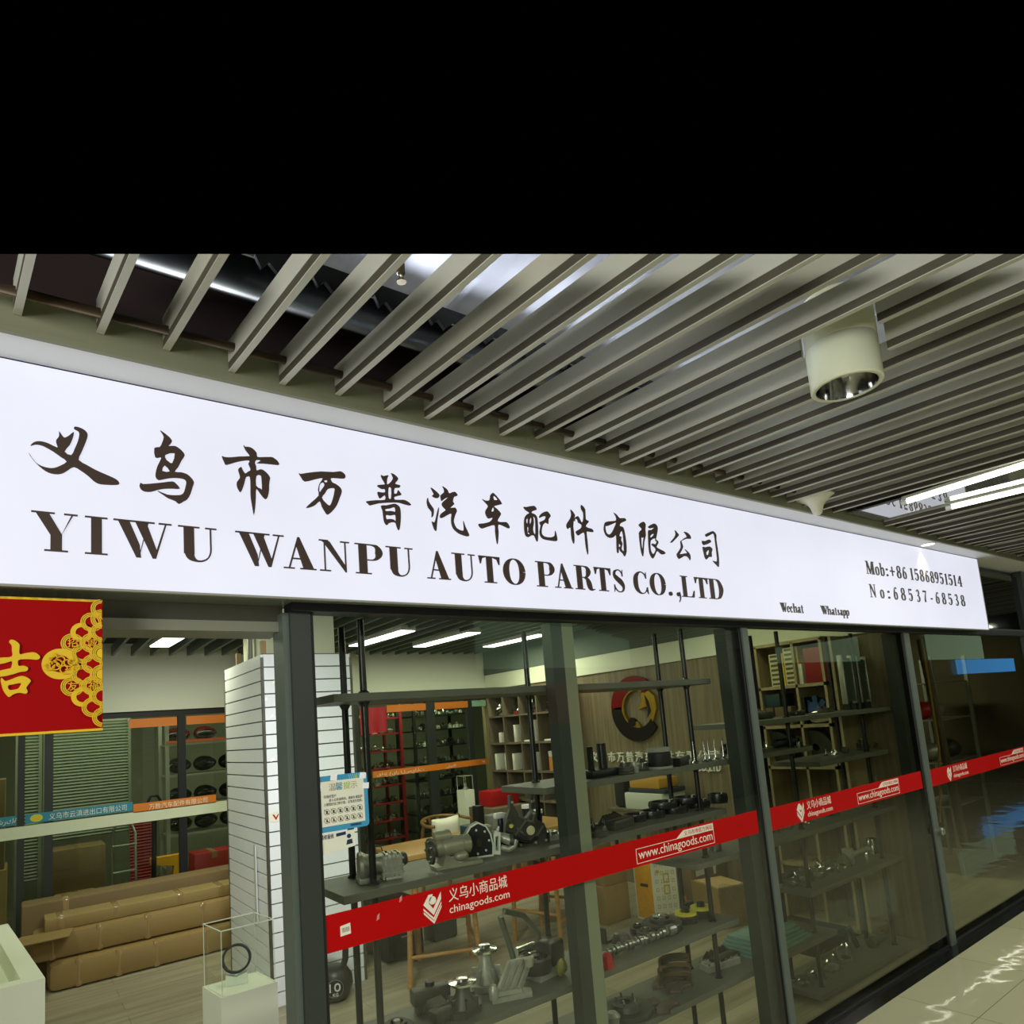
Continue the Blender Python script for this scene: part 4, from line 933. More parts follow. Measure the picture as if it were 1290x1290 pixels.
MB().box(PX1 - 0.03, PX1, PY0 + 0.03, PY1, 0, PH).build('far_side_panel', M_slatw, col, smooth=False)
M_trim = mat('corner_steel', (120, 118, 106), 0.35, 0.7, noise=0.3, scale=9)
for xx, yy, w_ in ((PX0, PY0, 0.014), (PX1 - 0.014, PY0, 0.014), (PX0, PY1, 0.012)):
    MB().box(xx - 0.004, xx + w_, yy - 0.004, yy + 0.014, 0, PH - 0.03).build('corner_trim', M_trim, col, smooth=False)
M_batten = mat('wood_batten', (146, 122, 74), 0.6)
for xx, yy in ((PX0 + 0.01, PY0 + 0.03), (PX0 + 0.02, PY1 - 0.3), (PX1 - 0.06, PY0 + 0.03)):
    MB().box(xx, xx + 0.035, yy, yy + 0.03, PH - 0.2, PH + 0.09).build('wood_batten', M_batten, col, smooth=False)
MB().tube((1.44, 5.3, PH - 0.1), (1.44, 5.3, CEIL), 0.02, 10).build('conduit', M_rack, col)
sp_ = Py(347, 1029, PY0)
tag(MB().lathe([(0.045, 0), (0.045, 0.0015)], face_frame(PY0 - 0.0005) @ Matrix.Translation((sp_.x, sp_.z, 0)) @ Matrix.Diagonal((1.1, 0.8, 1, 1)), 20).build('round_sticker', mat('sticker_cream', (232, 226, 206), 0.5)), 'small oval cream sticker with a red tick on the slatted column', 'sticker')
vm = bpy.data.objects['round_sticker']
MB(face_frame(PY0 - 0.0025)).prism([(sp_.x - 0.02, sp_.z + 0.016), (sp_.x - 0.008, sp_.z + 0.016), (sp_.x + 0.002, sp_.z - 0.004), (sp_.x + 0.018, sp_.z + 0.018), (sp_.x + 0.022, sp_.z + 0.014), (sp_.x + 0.003, sp_.z - 0.022)], 0, 0.001).build('tick_mark', M_redp, vm)
M_scrap = mat('tape_scrap', (246, 246, 246), 0.3)
for u, v in ((332, 884), (343, 862), (305, 903), (340, 905), (341, 960), (350, 975)):
    p = Py(u, v, PY0) if u > 328 else Px(u, v, PX0)
    if u > 328:
        mbx = MB(face_frame(PY0)).prism([(p.x, p.z), (p.x + 0.03, p.z + 0.01), (p.x + 0.022, p.z + 0.03), (p.x + 0.008, p.z + 0.022)], 0, 0.0015)
    else:
        mbx = MB(wall_frame(PX0, p.y, p.z)).prism([(0, 0), (0.04, 0.01), (0.03, 0.025), (0.01, 0.02)], 0, 0.0015)
    tag(mbx.build('tape_scrap', M_scrap, None, smooth=False), 'torn scrap of clear tape left on the slatted column', 'tape scrap', 'tape scraps on the slatted column')
b_ = thing('column_bag', 'clear plastic bag strip hanging on the left edge of the slatted column', 'plastic strip', (PX0 - 0.012, 4.9, 0.5))
W(b_).box(-0.004, 0.004, -0.02, 0.02, 0, 0.5).build('strip', mat('strip_plastic', (200, 204, 200), 0.25), b_)

# ------------------------------------------------------------------ long cardboard parcels
def parcel(label, x0, x1, y0, y1, z0, z1, tapes, b=0.05, m=M_card):
    r = thing('cardboard_parcel', label, 'parcel', ((x0 + x1) / 2, (y0 + y1) / 2, z0))
    MB().box(x0, x1, y0, y1, z0, z1, b=b).build('body', m, r)
    for t in tapes:
        MB().box(t, t + 0.06, y0 - 0.002, y1 + 0.002, z0 + 0.0, z1 + 0.002, b=b).build('tape', M_tape, r)
    return r
parcel('lowest long taped cardboard parcel lying on the shop floor', 0.20, 2.1, 6.22, 6.56, 0.0, 0.205, (0.36, 0.62, 0.88, 1.25))
parcel('middle long taped cardboard parcel on top of the lowest one', 0.10, 2.1, 6.30, 6.66, 0.207, 0.405, (0.2, 0.5, 0.83, 1.24), m=mat('cardboard_b', (148, 122, 72), 0.7, noise=0.1, scale=2))
parcel('thin flat cardboard parcel on the top front of the pile', 0.18, 2.1, 6.36, 6.62, 0.407, 0.50, (0.25, 0.62, 1.08, 1.4), b=0.012, m=mat('cardboard_c', (152, 128, 78), 0.7, noise=0.1, scale=2))
parcel('tall plain cardboard parcel at the back of the pile', 0.04, 2.1, 6.68, 6.95, 0.0, 0.575, (0.3,), b=0.015, m=M_card2)
tag(MB().prism([(-0.06, 0.0), (0.30, 0.0), (0.34, 0.26), (0.02, 0.30), (-0.02, 0.2)], 0, 0.006, Matrix.Translation((0.02, 6.06, 0.412)) @ Matrix.Rotation(0.0, 4, 'X')).build('cardboard_flap', M_card), 'loose flat cardboard sheet sticking out at the left end of the parcel pile', 'cardboard sheet')

# ------------------------------------------------------------------ display plinths
M_plinth = mat('plinth_white', (226, 230, 210), 0.4)
A, Bp, Cp = Pz(57, 1232, 0.80), Pz(0, 1149, 0.80), Pz(0, 1247, 0.80)
fwd = (Bp - A).normalized(); lf = Vector((-1, 0, 0))
Lx, Ly, wl = 0.9, 1.35, 0.075
def pp(a, b): q = A + lf * a + fwd * b; return (q.x, q.y)
pl = thing('display_plinth', 'white display plinth with a recessed tray at the bottom left corner', 'plinth', (A.x - 0.3, A.y + 0.6, 0))
MB().prism([pp(0, 0), pp(0, Ly), pp(Lx, Ly), pp(Lx, 0)], 0, 0.80, None, [[pp(wl, wl), pp(wl, Ly - wl), pp(Lx - wl, Ly - wl), pp(Lx - wl, wl)]]).build('tray_body', M_plinth, pl, smooth=False)
MB().prism([pp(wl, wl), pp(wl, Ly - wl), pp(Lx - wl, Ly - wl), pp(Lx - wl, wl)], 0, 0.70).build('tray_floor', M_plinth, pl, smooth=False)
MB().prism([pp(0.15, 0.14), pp(0.15, 0.80), pp(0.75, 0.80), pp(0.75, 0.14)], 0.70, 0.88).build('riser', M_plinth, pl, smooth=False)
M_acr = mat_glass('acrylic', (0.97, 0.98, 0.96), refl=0.5)
M_acre = mat('acrylic_edge', (214, 224, 206), 0.2)
def pedestal(label, A, w, d, skew, H, ah):
    r = thing('display_pedestal', label, 'pedestal', (A[0] + w / 2, A[1] + d / 2, 0))
    q = [(A[0], A[1]), (A[0] + w, A[1]), (A[0] + w + skew, A[1] + d), (A[0] + skew, A[1] + d)]
    MB().prism(q, 0, H).build('body', M_plinth, r, smooth=False)
    i = 0.008
    q2 = [(q[0][0] + i, q[0][1] + i), (q[1][0] - i, q[1][1] + i), (q[2][0] - i, q[2][1] - i), (q[3][0] + i, q[3][1] - i)]
    MB().prism(q2, H, H + ah, None, [[(a + (0.004 if k in (0, 3) else -0.004), b + (0.004 if k < 2 else -0.004)) for k, (a, b) in enumerate(q2)]]).build('acrylic_sides', M_acr, r, smooth=False)
    MB().prism(q2, H + ah, H + ah + 0.005).build('acrylic_lid', M_acr, r, smooth=False)
    mb = MB()
    for k in range(4):
        a, b = q2[k], q2[(k + 1) % 4]
        mb.bar((a[0], a[1], H + ah + 0.002), (b[0], b[1], H + ah + 0.002), 0.004, 0.004)
        mb.bar((a[0], a[1], H), (a[0], a[1], H + ah), 0.003, 0.003)
    mb.build('acrylic_edges', M_acre, r, smooth=False)
    return q
zp_ = 0.60
Ap = Pz(278.4, 1257.4, zp_)
pedestal('white pedestal with a clear acrylic case in front of the slatted column', (Ap.x, Ap.y), 0.245, 0.225, -0.03, zp_, 0.275)
rg = thing('seal_ring', 'black rubber seal ring standing on a small clear stand inside the acrylic case', 'seal ring', (Ap.x + 0.10, Ap.y + 0.13, zp_ + 0.045), -0.35)
W(rg).lathe([(0.054, -0.014), (0.064, -0.014), (0.064, 0.014), (0.054, 0.014), (0.054, -0.014)], frame((0, 0, 0.066), 0, rx=math.pi / 2 - 0.15), 48).build('ring', M_black, rg)
rs = thing('ring_stand', 'small clear stand with tiny print holding the black ring', 'stand', (Ap.x + 0.10, Ap.y + 0.13, zp_ + 0.0008), -0.35)
W(rs).prism([(-0.045, 0), (0.045, 0), (0.045, 0.05), (0.03, 0.046), (0, 0.036), (-0.03, 0.046), (-0.045, 0.05)], -0.025, 0.025, frame((0, 0, 0), 0, rx=math.pi / 2)).build('block', M_acre, rs, smooth=False)
wp = Pz(589, 1000, 1.0)
pq = Py(585, 996, 6.75)
pedestal('tall white pedestal with a clear acrylic case near the back glass', (pq.x, 6.75), 0.135, 0.17, 0.0, pq.z, 0.16)
tag(MB().lathe([(0.03, 0), (0.03, 0.02), (0.018, 0.03), (0.018, 0.07), (0, 0.075)], frame((pq.x + 0.067, 6.83, pq.z + 0.001)), 16).build('small_pump', M_alu), 'small metal part inside the acrylic case of the tall back pedestal', 'car part')

# kettlebell
kb = thing('kettlebell', 'black round kettlebell marked 10 on the floor behind the window post', 'kettlebell', (1.69, 4.49, 0), -0.35)
W(kb).lathe([(0, 0), (0.07, 0.0), (0.10, 0.03), (0.118, 0.09), (0.113, 0.145), (0.085, 0.19), (0.05, 0.21), (0, 0.212)], None, 32).build('bell', mat('kettle_black', (22, 23, 22), 0.4), kb)
W(kb).path([(-0.055, 0, 0.185), (-0.075, 0, 0.24), (-0.078, 0, 0.30), (-0.055, 0, 0.345), (0, 0, 0.355), (0.055, 0, 0.345), (0.078, 0, 0.30), (0.075, 0, 0.24), (0.055, 0, 0.185)], 0.021, 12).build('handle', MATS['kettle_black'], kb)
W(kb).text('10', face_frame(-0.121) @ Matrix.Translation((-0.035, 0.085, 0)), 0.07, 0.012, fit=0.07).build('number', M_white, kb)
W(kb).text('KG', face_frame(-0.117) @ Matrix.Translation((-0.016, 0.055, 0)), 0.026, 0.012, fit=0.035).build('unit_mark', M_white, kb)
W(kb).disc((0, -0.113, 0.10), (0, -1, 0), 0.055, 0.006, 28, 0.051).build('badge_ring', mat('badge_grey', (110, 112, 108), 0.4), kb)
# ================================================================== furniture
M_oak = mat_wood('oak', (140, 102, 50), (168, 128, 70), scale=(2, 2, 14), rough=0.45)
M_oakd = mat_wood('oak_dark', (110, 82, 48), (138, 104, 62), scale=(2, 2, 10), rough=0.4)
M_desk = mat_wood('desk_wood', (160, 124, 68), (186, 148, 90), scale=(1, 10, 10), rough=0.4)
def wishbone(name, label, loc, rz, pillow=False, wood=None, back=True):
    wood = wood or M_oak
    r = thing(name, label, 'chair', loc, rz)
    for sx in (-1, 1):
        W(r).tube((sx * 0.24, -0.2, 0), (sx * 0.22, -0.18, 0.66 if back else 0.44), 0.019, 12, 0.017).build('leg', wood, r)
        W(r).path([(sx * 0.20, 0.24, 0), (sx * 0.205, 0.22, 0.42), (sx * 0.24, 0.16, 0.62), (sx * 0.25, 0.10, 0.74)] if back else [(sx * 0.22, 0.22, 0), (sx * 0.21, 0.2, 0.44)], 0.018, 10).build('leg', wood, r)
        W(r).tube((sx * 0.235, -0.19, 0.24), (sx * 0.205, 0.225, 0.24), 0.013, 10).build('stretcher', wood, r)
    W(r).tube((-0.237, -0.195, 0.19), (0.237, -0.195, 0.19), 0.013, 10).build('stretcher', wood, r)
    W(r).tube((-0.205, 0.225, 0.30), (0.205, 0.225, 0.30), 0.013, 10).build('stretcher', wood, r)
    W(r).box(-0.25, 0.25, -0.22, 0.23, 0.425, 0.46, b=0.016).build('seat', mat('woven_seat', (196, 184, 140), 0.8, noise=0.25, scale=40, stretch=(1, 8, 1)), r)
    if back:
        pts = []
        for i in range(25):
            a = math.pi * (-0.12 + 1.24 * i / 24)
            pts.append((0.30 * math.cos(a), 0.02 + 0.24 * math.sin(a), 0.69 + 0.05 * max(0, math.sin(a))))
        W(r).path(pts, 0.017, 12).build('backrest_rail', wood, r)
        W(r).prism([(-0.05, 0), (0.05, 0), (0.035, 0.14), (0.085, 0.26), (0.05, 0.26), (0, 0.17), (-0.05, 0.26), (-0.085, 0.26), (-0.035, 0.14)], -0.005, 0.005, frame((0, 0.235, 0.47), 0, rx=math.pi / 2)).build('splat', wood, r)
    return r
ch1 = wishbone('armchair', 'wooden round-back armchair with a white pillow behind the desk', (3.72, 6.35, 0), 0.25, wood=M_oakd)
for c_ in ch1.children: pass
pil = thing('pillow', 'plump white pillow leaning in the round-back armchair', 'pillow', (3.66, 6.32, 0.60), 0.12)
def pf(a, b):
    u, v = a * 2 - 1, b * 2 - 1
    return u, v
mbp = W(pil)
n = 14
for sgn in (-1, 1):
    mbp.grid(lambda a, b: ((a * 2 - 1) * 0.18 * (1 - 0.06 * (1 - abs(b * 2 - 1))), sgn * 0.075 * (max(0, 1 - (a * 2 - 1) ** 4) * max(0, 1 - (b * 2 - 1) ** 4)) ** 0.6 - 0.0, (b * 2 - 1) * 0.135 * (1 - 0.08 * (1 - abs(a * 2 - 1))) + 0.02), n, n)
mbp.build('cushion', mat('pillow_cloth', (228, 226, 206), 0.85, bump=0.2, bscale=25), pil)
ch2 = wishbone('chair', 'light oak chair under the front of the desk behind the red band', (2.42, 4.33, 0), -0.45, back=False)
ch3 = wishbone('chair', 'light oak chair standing right of the hooped grey pipe', (3.42, 4.32, 0), 0.35)
# desk
dk = thing('desk', 'long pale wood desk with dark inlay in the middle of the shop', 'desk', (3.0, 4.8, 0))
MB().box(2.34, 4.1, 4.62, 5.22, 0.735, 0.775, b=0.006).build('desk_top', M_desk, dk)
MB().box(2.75, 3.3, 4.75, 5.08, 0.7745, 0.778).build('inlay', mat('desk_inlay', (70, 70, 62), 0.5), dk, smooth=False)
for xx, yy in ((2.42, 4.7), (4.02, 4.7), (2.42, 5.14), (4.02, 5.14)): MB().tube((xx, yy, 0), (xx, yy, 0.735), 0.025, 12).build('leg', M_oak, dk)
MB().box(2.42, 4.02, 4.69, 4.71, 0.66, 0.735).build('apron', M_desk, dk, smooth=False)
cab = thing('floor_cabinet', 'black low cabinet under the left end of the desk', 'cabinet', (2.34, 4.95, 0))
MB().box(2.20, 2.50, 4.76, 5.2, 0.02, 0.42, b=0.006).build('body', M_black, cab)
MB().box(2.215, 2.485, 4.752, 4.76, 0.03, 0.22).build('drawer', mat('black_gloss', (16, 16, 16), 0.15), cab)
MB().box(2.215, 2.485, 4.752, 4.76, 0.23, 0.41).build('drawer', MATS['black_gloss'], cab)
for d_ in [c for c in cab.children if c.name.startswith('drawer')]:
    zc_ = sum(v.co.z for v in d_.data.vertices) / len(d_.data.vertices)
    W(cab).box(-0.03, 0.03, -0.205, -0.199, zc_ + 0.05, zc_ + 0.06).build('handle', M_steel, d_, smooth=False)
tag(MB().box(2.70, 2.92, 4.95, 5.15, 0, 0.33, b=0.02).build('waste_bin', mat('bin_grey', (56, 58, 56), 0.5)), 'dark grey bin on the floor behind the oak chair', 'bin')
for k, (u, v, lab) in enumerate(((478, 1101, 'left of two dark square canisters behind the gearbox'), (492, 1101, 'right of two dark square canisters behind the gearbox'))):
    p = Vector((1.098 + 0.052 * k, 2.455 + 0.004 * k, 1.70 - 0.541 + 0.0148))
    r = thing('canister', lab, 'canister', p, 0.2)
    W(r).box(-0.023, 0.023, -0.023, 0.023, 0, 0.062, b=0.003).build('body', mat('canister_dark', (44, 44, 40), 0.5), r)
    W(r).lathe([(0.004, 0.062), (0.004, 0.07), (0, 0.071)], None, 10).build('knob', M_black, r)
tag(MB().path([(1.09, 2.496, 1.176), (1.095, 2.496, 1.25), (1.12, 2.496, 1.27), (1.15, 2.496, 1.255), (1.165, 2.496, 1.2)], 0.002, 8).build('wire_loop', M_dk2), 'thin dark wire loop standing behind the two canisters', 'wire')
# things on the desk
def px_on(u, v, z): return Pz(u, v, z)
DT = 0.776
def tagbox(name, label, cat, x0, x1, y0, y1, z0, z1, m, b=0.004): return tag(MB().box(x0, x1, y0, y1, z0, z1, b=b).build(name, m), label, cat)
tagbox('card_holder', 'dark teal box on the desk in front of the pillow', 'box', 3.02, 3.18, 4.86, 4.98, DT, DT + 0.09, mat('teal_box', (44, 70, 74), 0.5))
tagbox('speaker_box', 'black upright box on the desk behind the black gasket cover', 'box', 3.22, 3.29, 5.0, 5.08, DT, DT + 0.22, M_black)
tagbox('monitor_base', 'silver printer-like box on the desk behind the black gasket cover', 'box', 3.36, 3.54, 4.98, 5.12, DT, DT + 0.12, mat('silver_grey', (130, 132, 124), 0.4))
tagbox('red_gift_box', 'bright red box standing behind the desk under the cubby shelf', 'box', 4.22, 4.60, 6.25, 6.5, 0.78, 0.95, M_redp)
tagbox('sideboard', 'brown low sideboard under the red box', 'sideboard', 4.14, 4.62, 6.1, 6.6, 0.0, 0.78, M_cubby)
for k, (xx, hh, lab) in enumerate(((3.62, 0.16, 'black cup with white lid on the desk'), (3.74, 0.10, 'short black jar with white lid on the desk'))):
    r = thing('cup', lab, 'cup', (xx, 4.82, DT))
    W(r).lathe([(0.035, 0), (0.042, hh)], None, 20).build('body', mat('navy_dark', (30, 34, 40), 0.4), r)
    W(r).lathe([(0.045, hh), (0.045, hh + 0.03), (0, hh + 0.035)], None, 20).build('lid', M_white, r)

# cubby shelf on the right wall, back
def cubby(name, label, x0, x1, ya, yb, zs, ys, m=M_cubby):
    r = thing(name, label, 'shelf unit', ((x0 + x1) / 2, (ya + yb) / 2, 0))
    for z in zs: MB().box(x0, x1, ya, yb, z - 0.011, z + 0.011).build('shelf_board', m, r, smooth=False)
    for y in ys: MB().box(x0 + 0.002, x1, y - 0.009, y + 0.009, zs[0] if zs[0] < zs[-1] else zs[-1], max(zs)).build('divider', m, r, smooth=False)
    MB().box(x1 - 0.012, x1, ya, yb, min(zs), max(zs)).build('back_panel', mat('cubby_back', (96, 88, 72), 0.7), r, smooth=False)
    return r
CX0 = 4.66
rowz = [Px(616, v, CX0).z for v in (876, 904, 937.5, 971)]
zr = [rowz[0], rowz[1], rowz[2], rowz[3]] + [rowz[3] - (rowz[2] - rowz[3]) * k for k in (1, 2, 3)] + [0.05]
ycol = [Px(u, 937, CX0).y for u in (617.5, 636, 657, 679, 704)]
cubby('cubby_shelf', 'wooden cubby shelf with many square compartments in the back right corner', CX0, XR - 0.03, ycol[-1], ycol[0], zr, ycol)
def box_stub(u, v, z, lab, name, hh, w_, m):
    p = Px(u, v, CX0 + 0.1); tag(MB().box(p.x, p.x + w_, p.y - w_ * 0.5, p.y + w_ * 0.5, z, z + hh, b=0.004).build(name, m), lab, 'box' if 'carton' in name else 'book')
zrow = {k_: zr[k_] + 0.0125 for k_ in (1, 2, 3)}
M_bookw = mat('paper_white', (216, 216, 200), 0.6)
stubs = [(632, 925, 2, 0.12, 0.02, 'slim white box in the leftmost cubby of the second row'), (651, 920, 2, 0.20, 0.025, 'tall slim white box in the second cubby of the second row'), (675, 918, 2, 0.24, 0.025, 'leaning tall white box in the third cubby of the second row'),
         (628, 960, 3, 0.19, 0.03, 'white box at the left of the leftmost cubby in the third row'), (640, 960, 3, 0.19, 0.02, 'slim white box against the divider of the third row'), (650, 960, 3, 0.19, 0.03, 'white box in the second cubby of the third row'), (676, 957, 3, 0.2, 0.03, 'white box in the third cubby of the third row')]
for u, v, rrow, hh, w_, lab in stubs:
    p = Px(u, v, CX0 + 0.05)
    tag(MB().box(CX0 + 0.012, CX0 + 0.16, p.y - w_ / 2, p.y + w_ / 2, zrow[rrow], zrow[rrow] + hh, b=0.003).build('white_box', M_bookw), lab, 'box')
for u, lab in ((668, 'flat white tray lying in the third cubby of the second row'), (694, 'flat white tray lying in the fourth cubby of the second row')):
    p = Px(u, 932, CX0 + 0.05); tag(MB().box(CX0 + 0.012, CX0 + 0.17, p.y - 0.07, p.y + 0.07, zrow[2], zrow[2] + 0.018, b=0.004).build('white_tray', M_bookw), lab, 'tray')
jar = Px(697, 960, CX0 + 0.06)
r = thing('jar', 'orange and white jar in the right cubby of the third row', 'jar', (jar.x, jar.y, zrow[3]))
W(r).lathe([(0.045, 0), (0.045, 0.14), (0.035, 0.15)], None, 20).build('body', mat('jar_amber', (190, 130, 60), 0.35), r)
W(r).lathe([(0.045, 0.15), (0.047, 0.21), (0, 0.212)], None, 20).build('lid', mat('lid_grey', (190, 190, 180), 0.4), r)
def bag(label, loc, s, inner=None, name='plastic_bag', group=None, n=10, seed=0, flat=1.0):
    """crinkled clear bag with metal pieces inside"""
    r = thing(name, label, 'plastic bag', loc, 0, group); q = random.Random(seed)
    ph = [q.uniform(0, 6) for _ in range(6)]
    def fn(a, b):
        t = a * 2 * math.pi; h = b
        rad = (1 - 0.75 * h ** 2) * (1 + 0.16 * math.sin(5 * t + ph[0] + 4 * h) + 0.10 * math.sin(9 * t + ph[1] - 6 * h))
        return (s[0] * 0.5 * rad * math.cos(t), s[1] * 0.5 * rad * math.sin(t), s[2] * h * flat)
    W(r).grid(fn, 26, 8).build('film', M_bag, r, smooth=False)
    k = 0
    for i in range(3):
        mb = W(r); x_, y_ = q.uniform(-0.22, 0.22) * s[0], q.uniform(-0.2, 0.2) * s[1]
        ss = min(s[0], s[2]) * q.uniform(0.3, 0.45)
        if q.random() < 0.5: mb.lathe([(ss * 0.3, 0), (ss * 0.6, 0.001), (ss * 0.6, ss * 0.4), (ss * 0.3, ss * 0.4), (ss * 0.3, 0)], frame((x_, y_, 0.004), 0), 16)
        else: mb.box(-ss * 0.5, ss * 0.5, -ss * 0.4, ss * 0.4, 0, ss * 0.6, frame((x_, y_, 0.002), q.uniform(0, 3)), b=ss * 0.1)
        mb.build('packed_part', inner or rnd.choice((M_alu, M_chrome)), r)
    return r
for k, (u, lab) in enumerate(((627, 'clear bag of pale parts in the leftmost top cubby'), (647, 'clear bag with a pink tag in the second top cubby'), (672, 'clear bag with reddish parts in the third top cubby'), (692, 'clear bag with a purple tag in the right top cubby'))):
    p = Px(u, 897, CX0 + 0.12); yy_ = (ycol[k] + ycol[k + 1]) / 2; bag(lab, (CX0 + 0.14, yy_, zr[1] + 0.013), (0.2, min(0.2, abs(ycol[k] - ycol[k + 1]) * 0.72), 0.19), seed=20 + k, inner=[M_alu, M_redp, M_redp, M_alu][k])

# wall emblem and raised letters on the wood wall
M_red = mat('emblem_red', (124, 16, 20), 0.25)
M_gold = mat('emblem_gold', (176, 142, 50), 0.35, 0.6)
em = thing('wall_emblem', 'round red, gold and black emblem mounted on the wood wall', 'emblem', (XR, 4.68, 1.735))
WF = wall_frame(XR, 4.68, 1.735)
def arc(r0, r1, a0, a1, n=28, off=(0, 0)):
    o = [(r0 * math.cos(math.radians(a0 + (a1 - a0) * i / n)), r0 * math.sin(math.radians(a0 + (a1 - a0) * i / n))) for i in range(n + 1)]
    k = [(off[0] + r1 * math.cos(math.radians(a0 + (a1 - a0) * i / n)), off[1] + r1 * math.sin(math.radians(a0 + (a1 - a0) * i / n))) for i in range(n + 1)]
    return o + k[::-1]
MB(WF).prism(arc(0.325, 0.20, 48, 178, off=(0.02, -0.01)), 0.01, 0.04).build('red_arc', M_red, em, smooth=False)
MB(WF).prism(arc(0.325, 0.215, 178, 322, off=(0.03, 0.02)), 0.01, 0.04).build('black_arc', mat('emblem_black', (30, 27, 26), 0.3), em, smooth=False)
MB(WF).prism(arc(0.21, 0.175, 60, 260, off=(0.02, 0.0)), 0.01, 0.035).build('gold_rim', M_gold, em, smooth=False)
MB(WF).prism([(0.10, 0.14), (0.20, 0.16), (0.27, 0.10), (0.28, -0.02), (0.22, -0.14), (0.12, -0.2), (0.2, -0.08), (0.2, 0.02), (0.12, 0.0), (0.04, -0.02), (0.1, 0.06)], 0.01, 0.035).build('gold_wing', M_gold, em, smooth=False)
MB(WF).prism([(0.15, 0.12), (0.19, 0.06), (0.21, -0.04), (0.16, -0.1), (0.18, -0.0), (0.16, 0.02)], 0.035, 0.04).build('black_feather', MATS['emblem_black'], em, smooth=False)
MB(WF).lathe([(0.05, 0.01), (0.05, 0.036)], Matrix.Translation((-0.06, -0.14, 0)), 20).build('black_dot', MATS['emblem_black'], em)
MB(WF).prism([(-0.16, -0.1), (0.02, -0.14), (0.06, -0.22), (0.0, -0.24), (-0.1, -0.2)], 0.012, 0.030).build('gold_base', M_gold, em, smooth=False)
nm = thing('wall_lettering', 'row of raised silver characters on the wood wall under the emblem', 'wall letters', (XR, 4.5, 1.24))
p0, p1 = Px(745, 951.5, XR), Px(900, 950, XR)
pa_, pb_ = Px(768, 962, XR), Px(768, 943, XR)
zl = (pa_.z + pb_.z) / 2
full = '义乌市万普汽车配件有限公司'
ys0 = 5.14 + (5.14 - 3.82) / 10.0 * 2
hh = 0.112
for i, c_ in enumerate(full):
    yy = ys0 - i * (ys0 - 3.80) / 12.4
    MB().text(c_, wall_frame(XR, yy, zl - 0.05) @ Matrix.Translation((0, 0, 0.014)), hh, 0.02, bold=0.004).build('character', mat('letter_silver', (236, 238, 226), 0.5), nm, smooth=False)
p2 = Px(884, 971, XR)
MB().text('CO.,LTD', wall_frame(XR, Px(880, 971, XR).y, Px(890, 971, XR).z) @ Matrix.Translation((0, 0, 0.014)), 0.09, 0.02, fit=0.26, bold=0.015).build('lettering', MATS['letter_silver'], nm, smooth=False)

# wall shelf along the right wall behind the middle window
SX = 4.72
hz = [Px(951, 917.4, SX).z, Px(944, 870, SX).z, Px(958, 966.5, SX).z]
hz = [hz[1], hz[0], hz[2], hz[2] - 0.36, hz[2] - 0.72]
vy = [Px(u, 860, SX).y for u in (956, 1003, 1052)] + [2.56]
ytop = Px(948, 900, SX).y
M_lightw = mat_wood('light_shelf_wood', (150, 136, 104), (172, 156, 120), scale=(8, 8, 1), rough=0.5)
r = thing('wall_shelf', 'tall light wood wall shelf along the right wall behind the middle window', 'shelf unit', (4.85, 2.9, 0))
for z in hz + [2.13, 0.06]: MB().box(SX, XR - 0.02, 2.55, ytop + 0.25, z - 0.012, z + 0.012).build('shelf_board', M_lightw, r, smooth=False)
for y in vy + [ytop + 0.25]: MB().box(SX, XR - 0.02, y - 0.010, y + 0.010, 0.06, 2.13).build('divider', M_lightw, r, smooth=False)
S_up = hz[0] + 0.013; S_mid = hz[1] + 0.013; S_low = hz[2] + 0.013
M_boxw = mat('box_white_yellow', (214, 206, 160), 0.5)
M_yelb = mat('label_yellow', (216, 176, 30), 0.5)
yA, yB = Px(977, 850, SX).y, Px(996, 850, SX).y
hw_ = abs(yA - yB) / 2 - 0.003
for c_, yy, n_ in ((0, yA, 7), (1, yB, 8)):
    for i in range(n_):
        b2 = thing('parts_carton', 'small white parts carton with a yellow end stripe, stacked in the upper wall shelf', 'carton', (SX + 0.03, yy, S_up + i * 0.036), 0, 'white parts cartons stacked in the upper wall shelf')
        W(b2).box(0, 0.16, -hw_, hw_, 0, 0.034).build('body', M_boxw, b2, smooth=False)
        W(b2).box(-0.001, 0.16, -hw_ - 0.001, -hw_ + 0.014, 0.001, 0.033).build('stripe', M_yelb, b2, smooth=False)
        W(b2).box(-0.0015, 0, -0.01, 0.05, 0.008, 0.026).build('print_patch', mat('print_dark', (90, 84, 60), 0.6), b2, smooth=False)
def wallbox(name, label, cat, u0, u1, z, hgt, m, d=0.2, b=0.004):
    ya, yb = Px(u0, 880, SX).y, Px(u1, 880, SX).y
    return tag(MB().box(SX + 0.02, SX + 0.02 + d, yb, ya, z, z + hgt, b=b).build(name, m), label, cat)
wallbox('blue_bottle_box', 'small blue and white box at the left of the upper wall shelf', 'box', 941, 953, S_up, 0.12, mat('blue_tone', (90, 110, 170), 0.5))
wallbox('red_carton', 'large dark red box on the upper wall shelf', 'box', 1017, 1048, S_up, min(0.26, 2.112 - S_up), mat('deep_red', (136, 20, 20), 0.45))
wallbox('white_roll_box', 'white stacked box left of the red box on the upper wall shelf', 'box', 1008.5, 1013.5, S_up, 0.15, M_bookw)
for k, (a, b, lab) in enumerate(((948, 956, 'first brown bin on the middle wall shelf'), (959, 970, 'second brown bin on the middle wall shelf'), (972, 984, 'third brown bin on the middle wall shelf'), (986, 993, 'fourth brown bin on the middle wall shelf'))):
    wallbox('brown_bin', lab, 'bin', a, b, S_mid, 0.14, mat('bin_brown', (104, 84, 60), 0.6))
wallbox('teal_case', 'dark teal plastic case above the brown bins', 'case', 960, 980, S_mid + 0.142, 0.10, mat('teal_case', (40, 62, 66), 0.3))
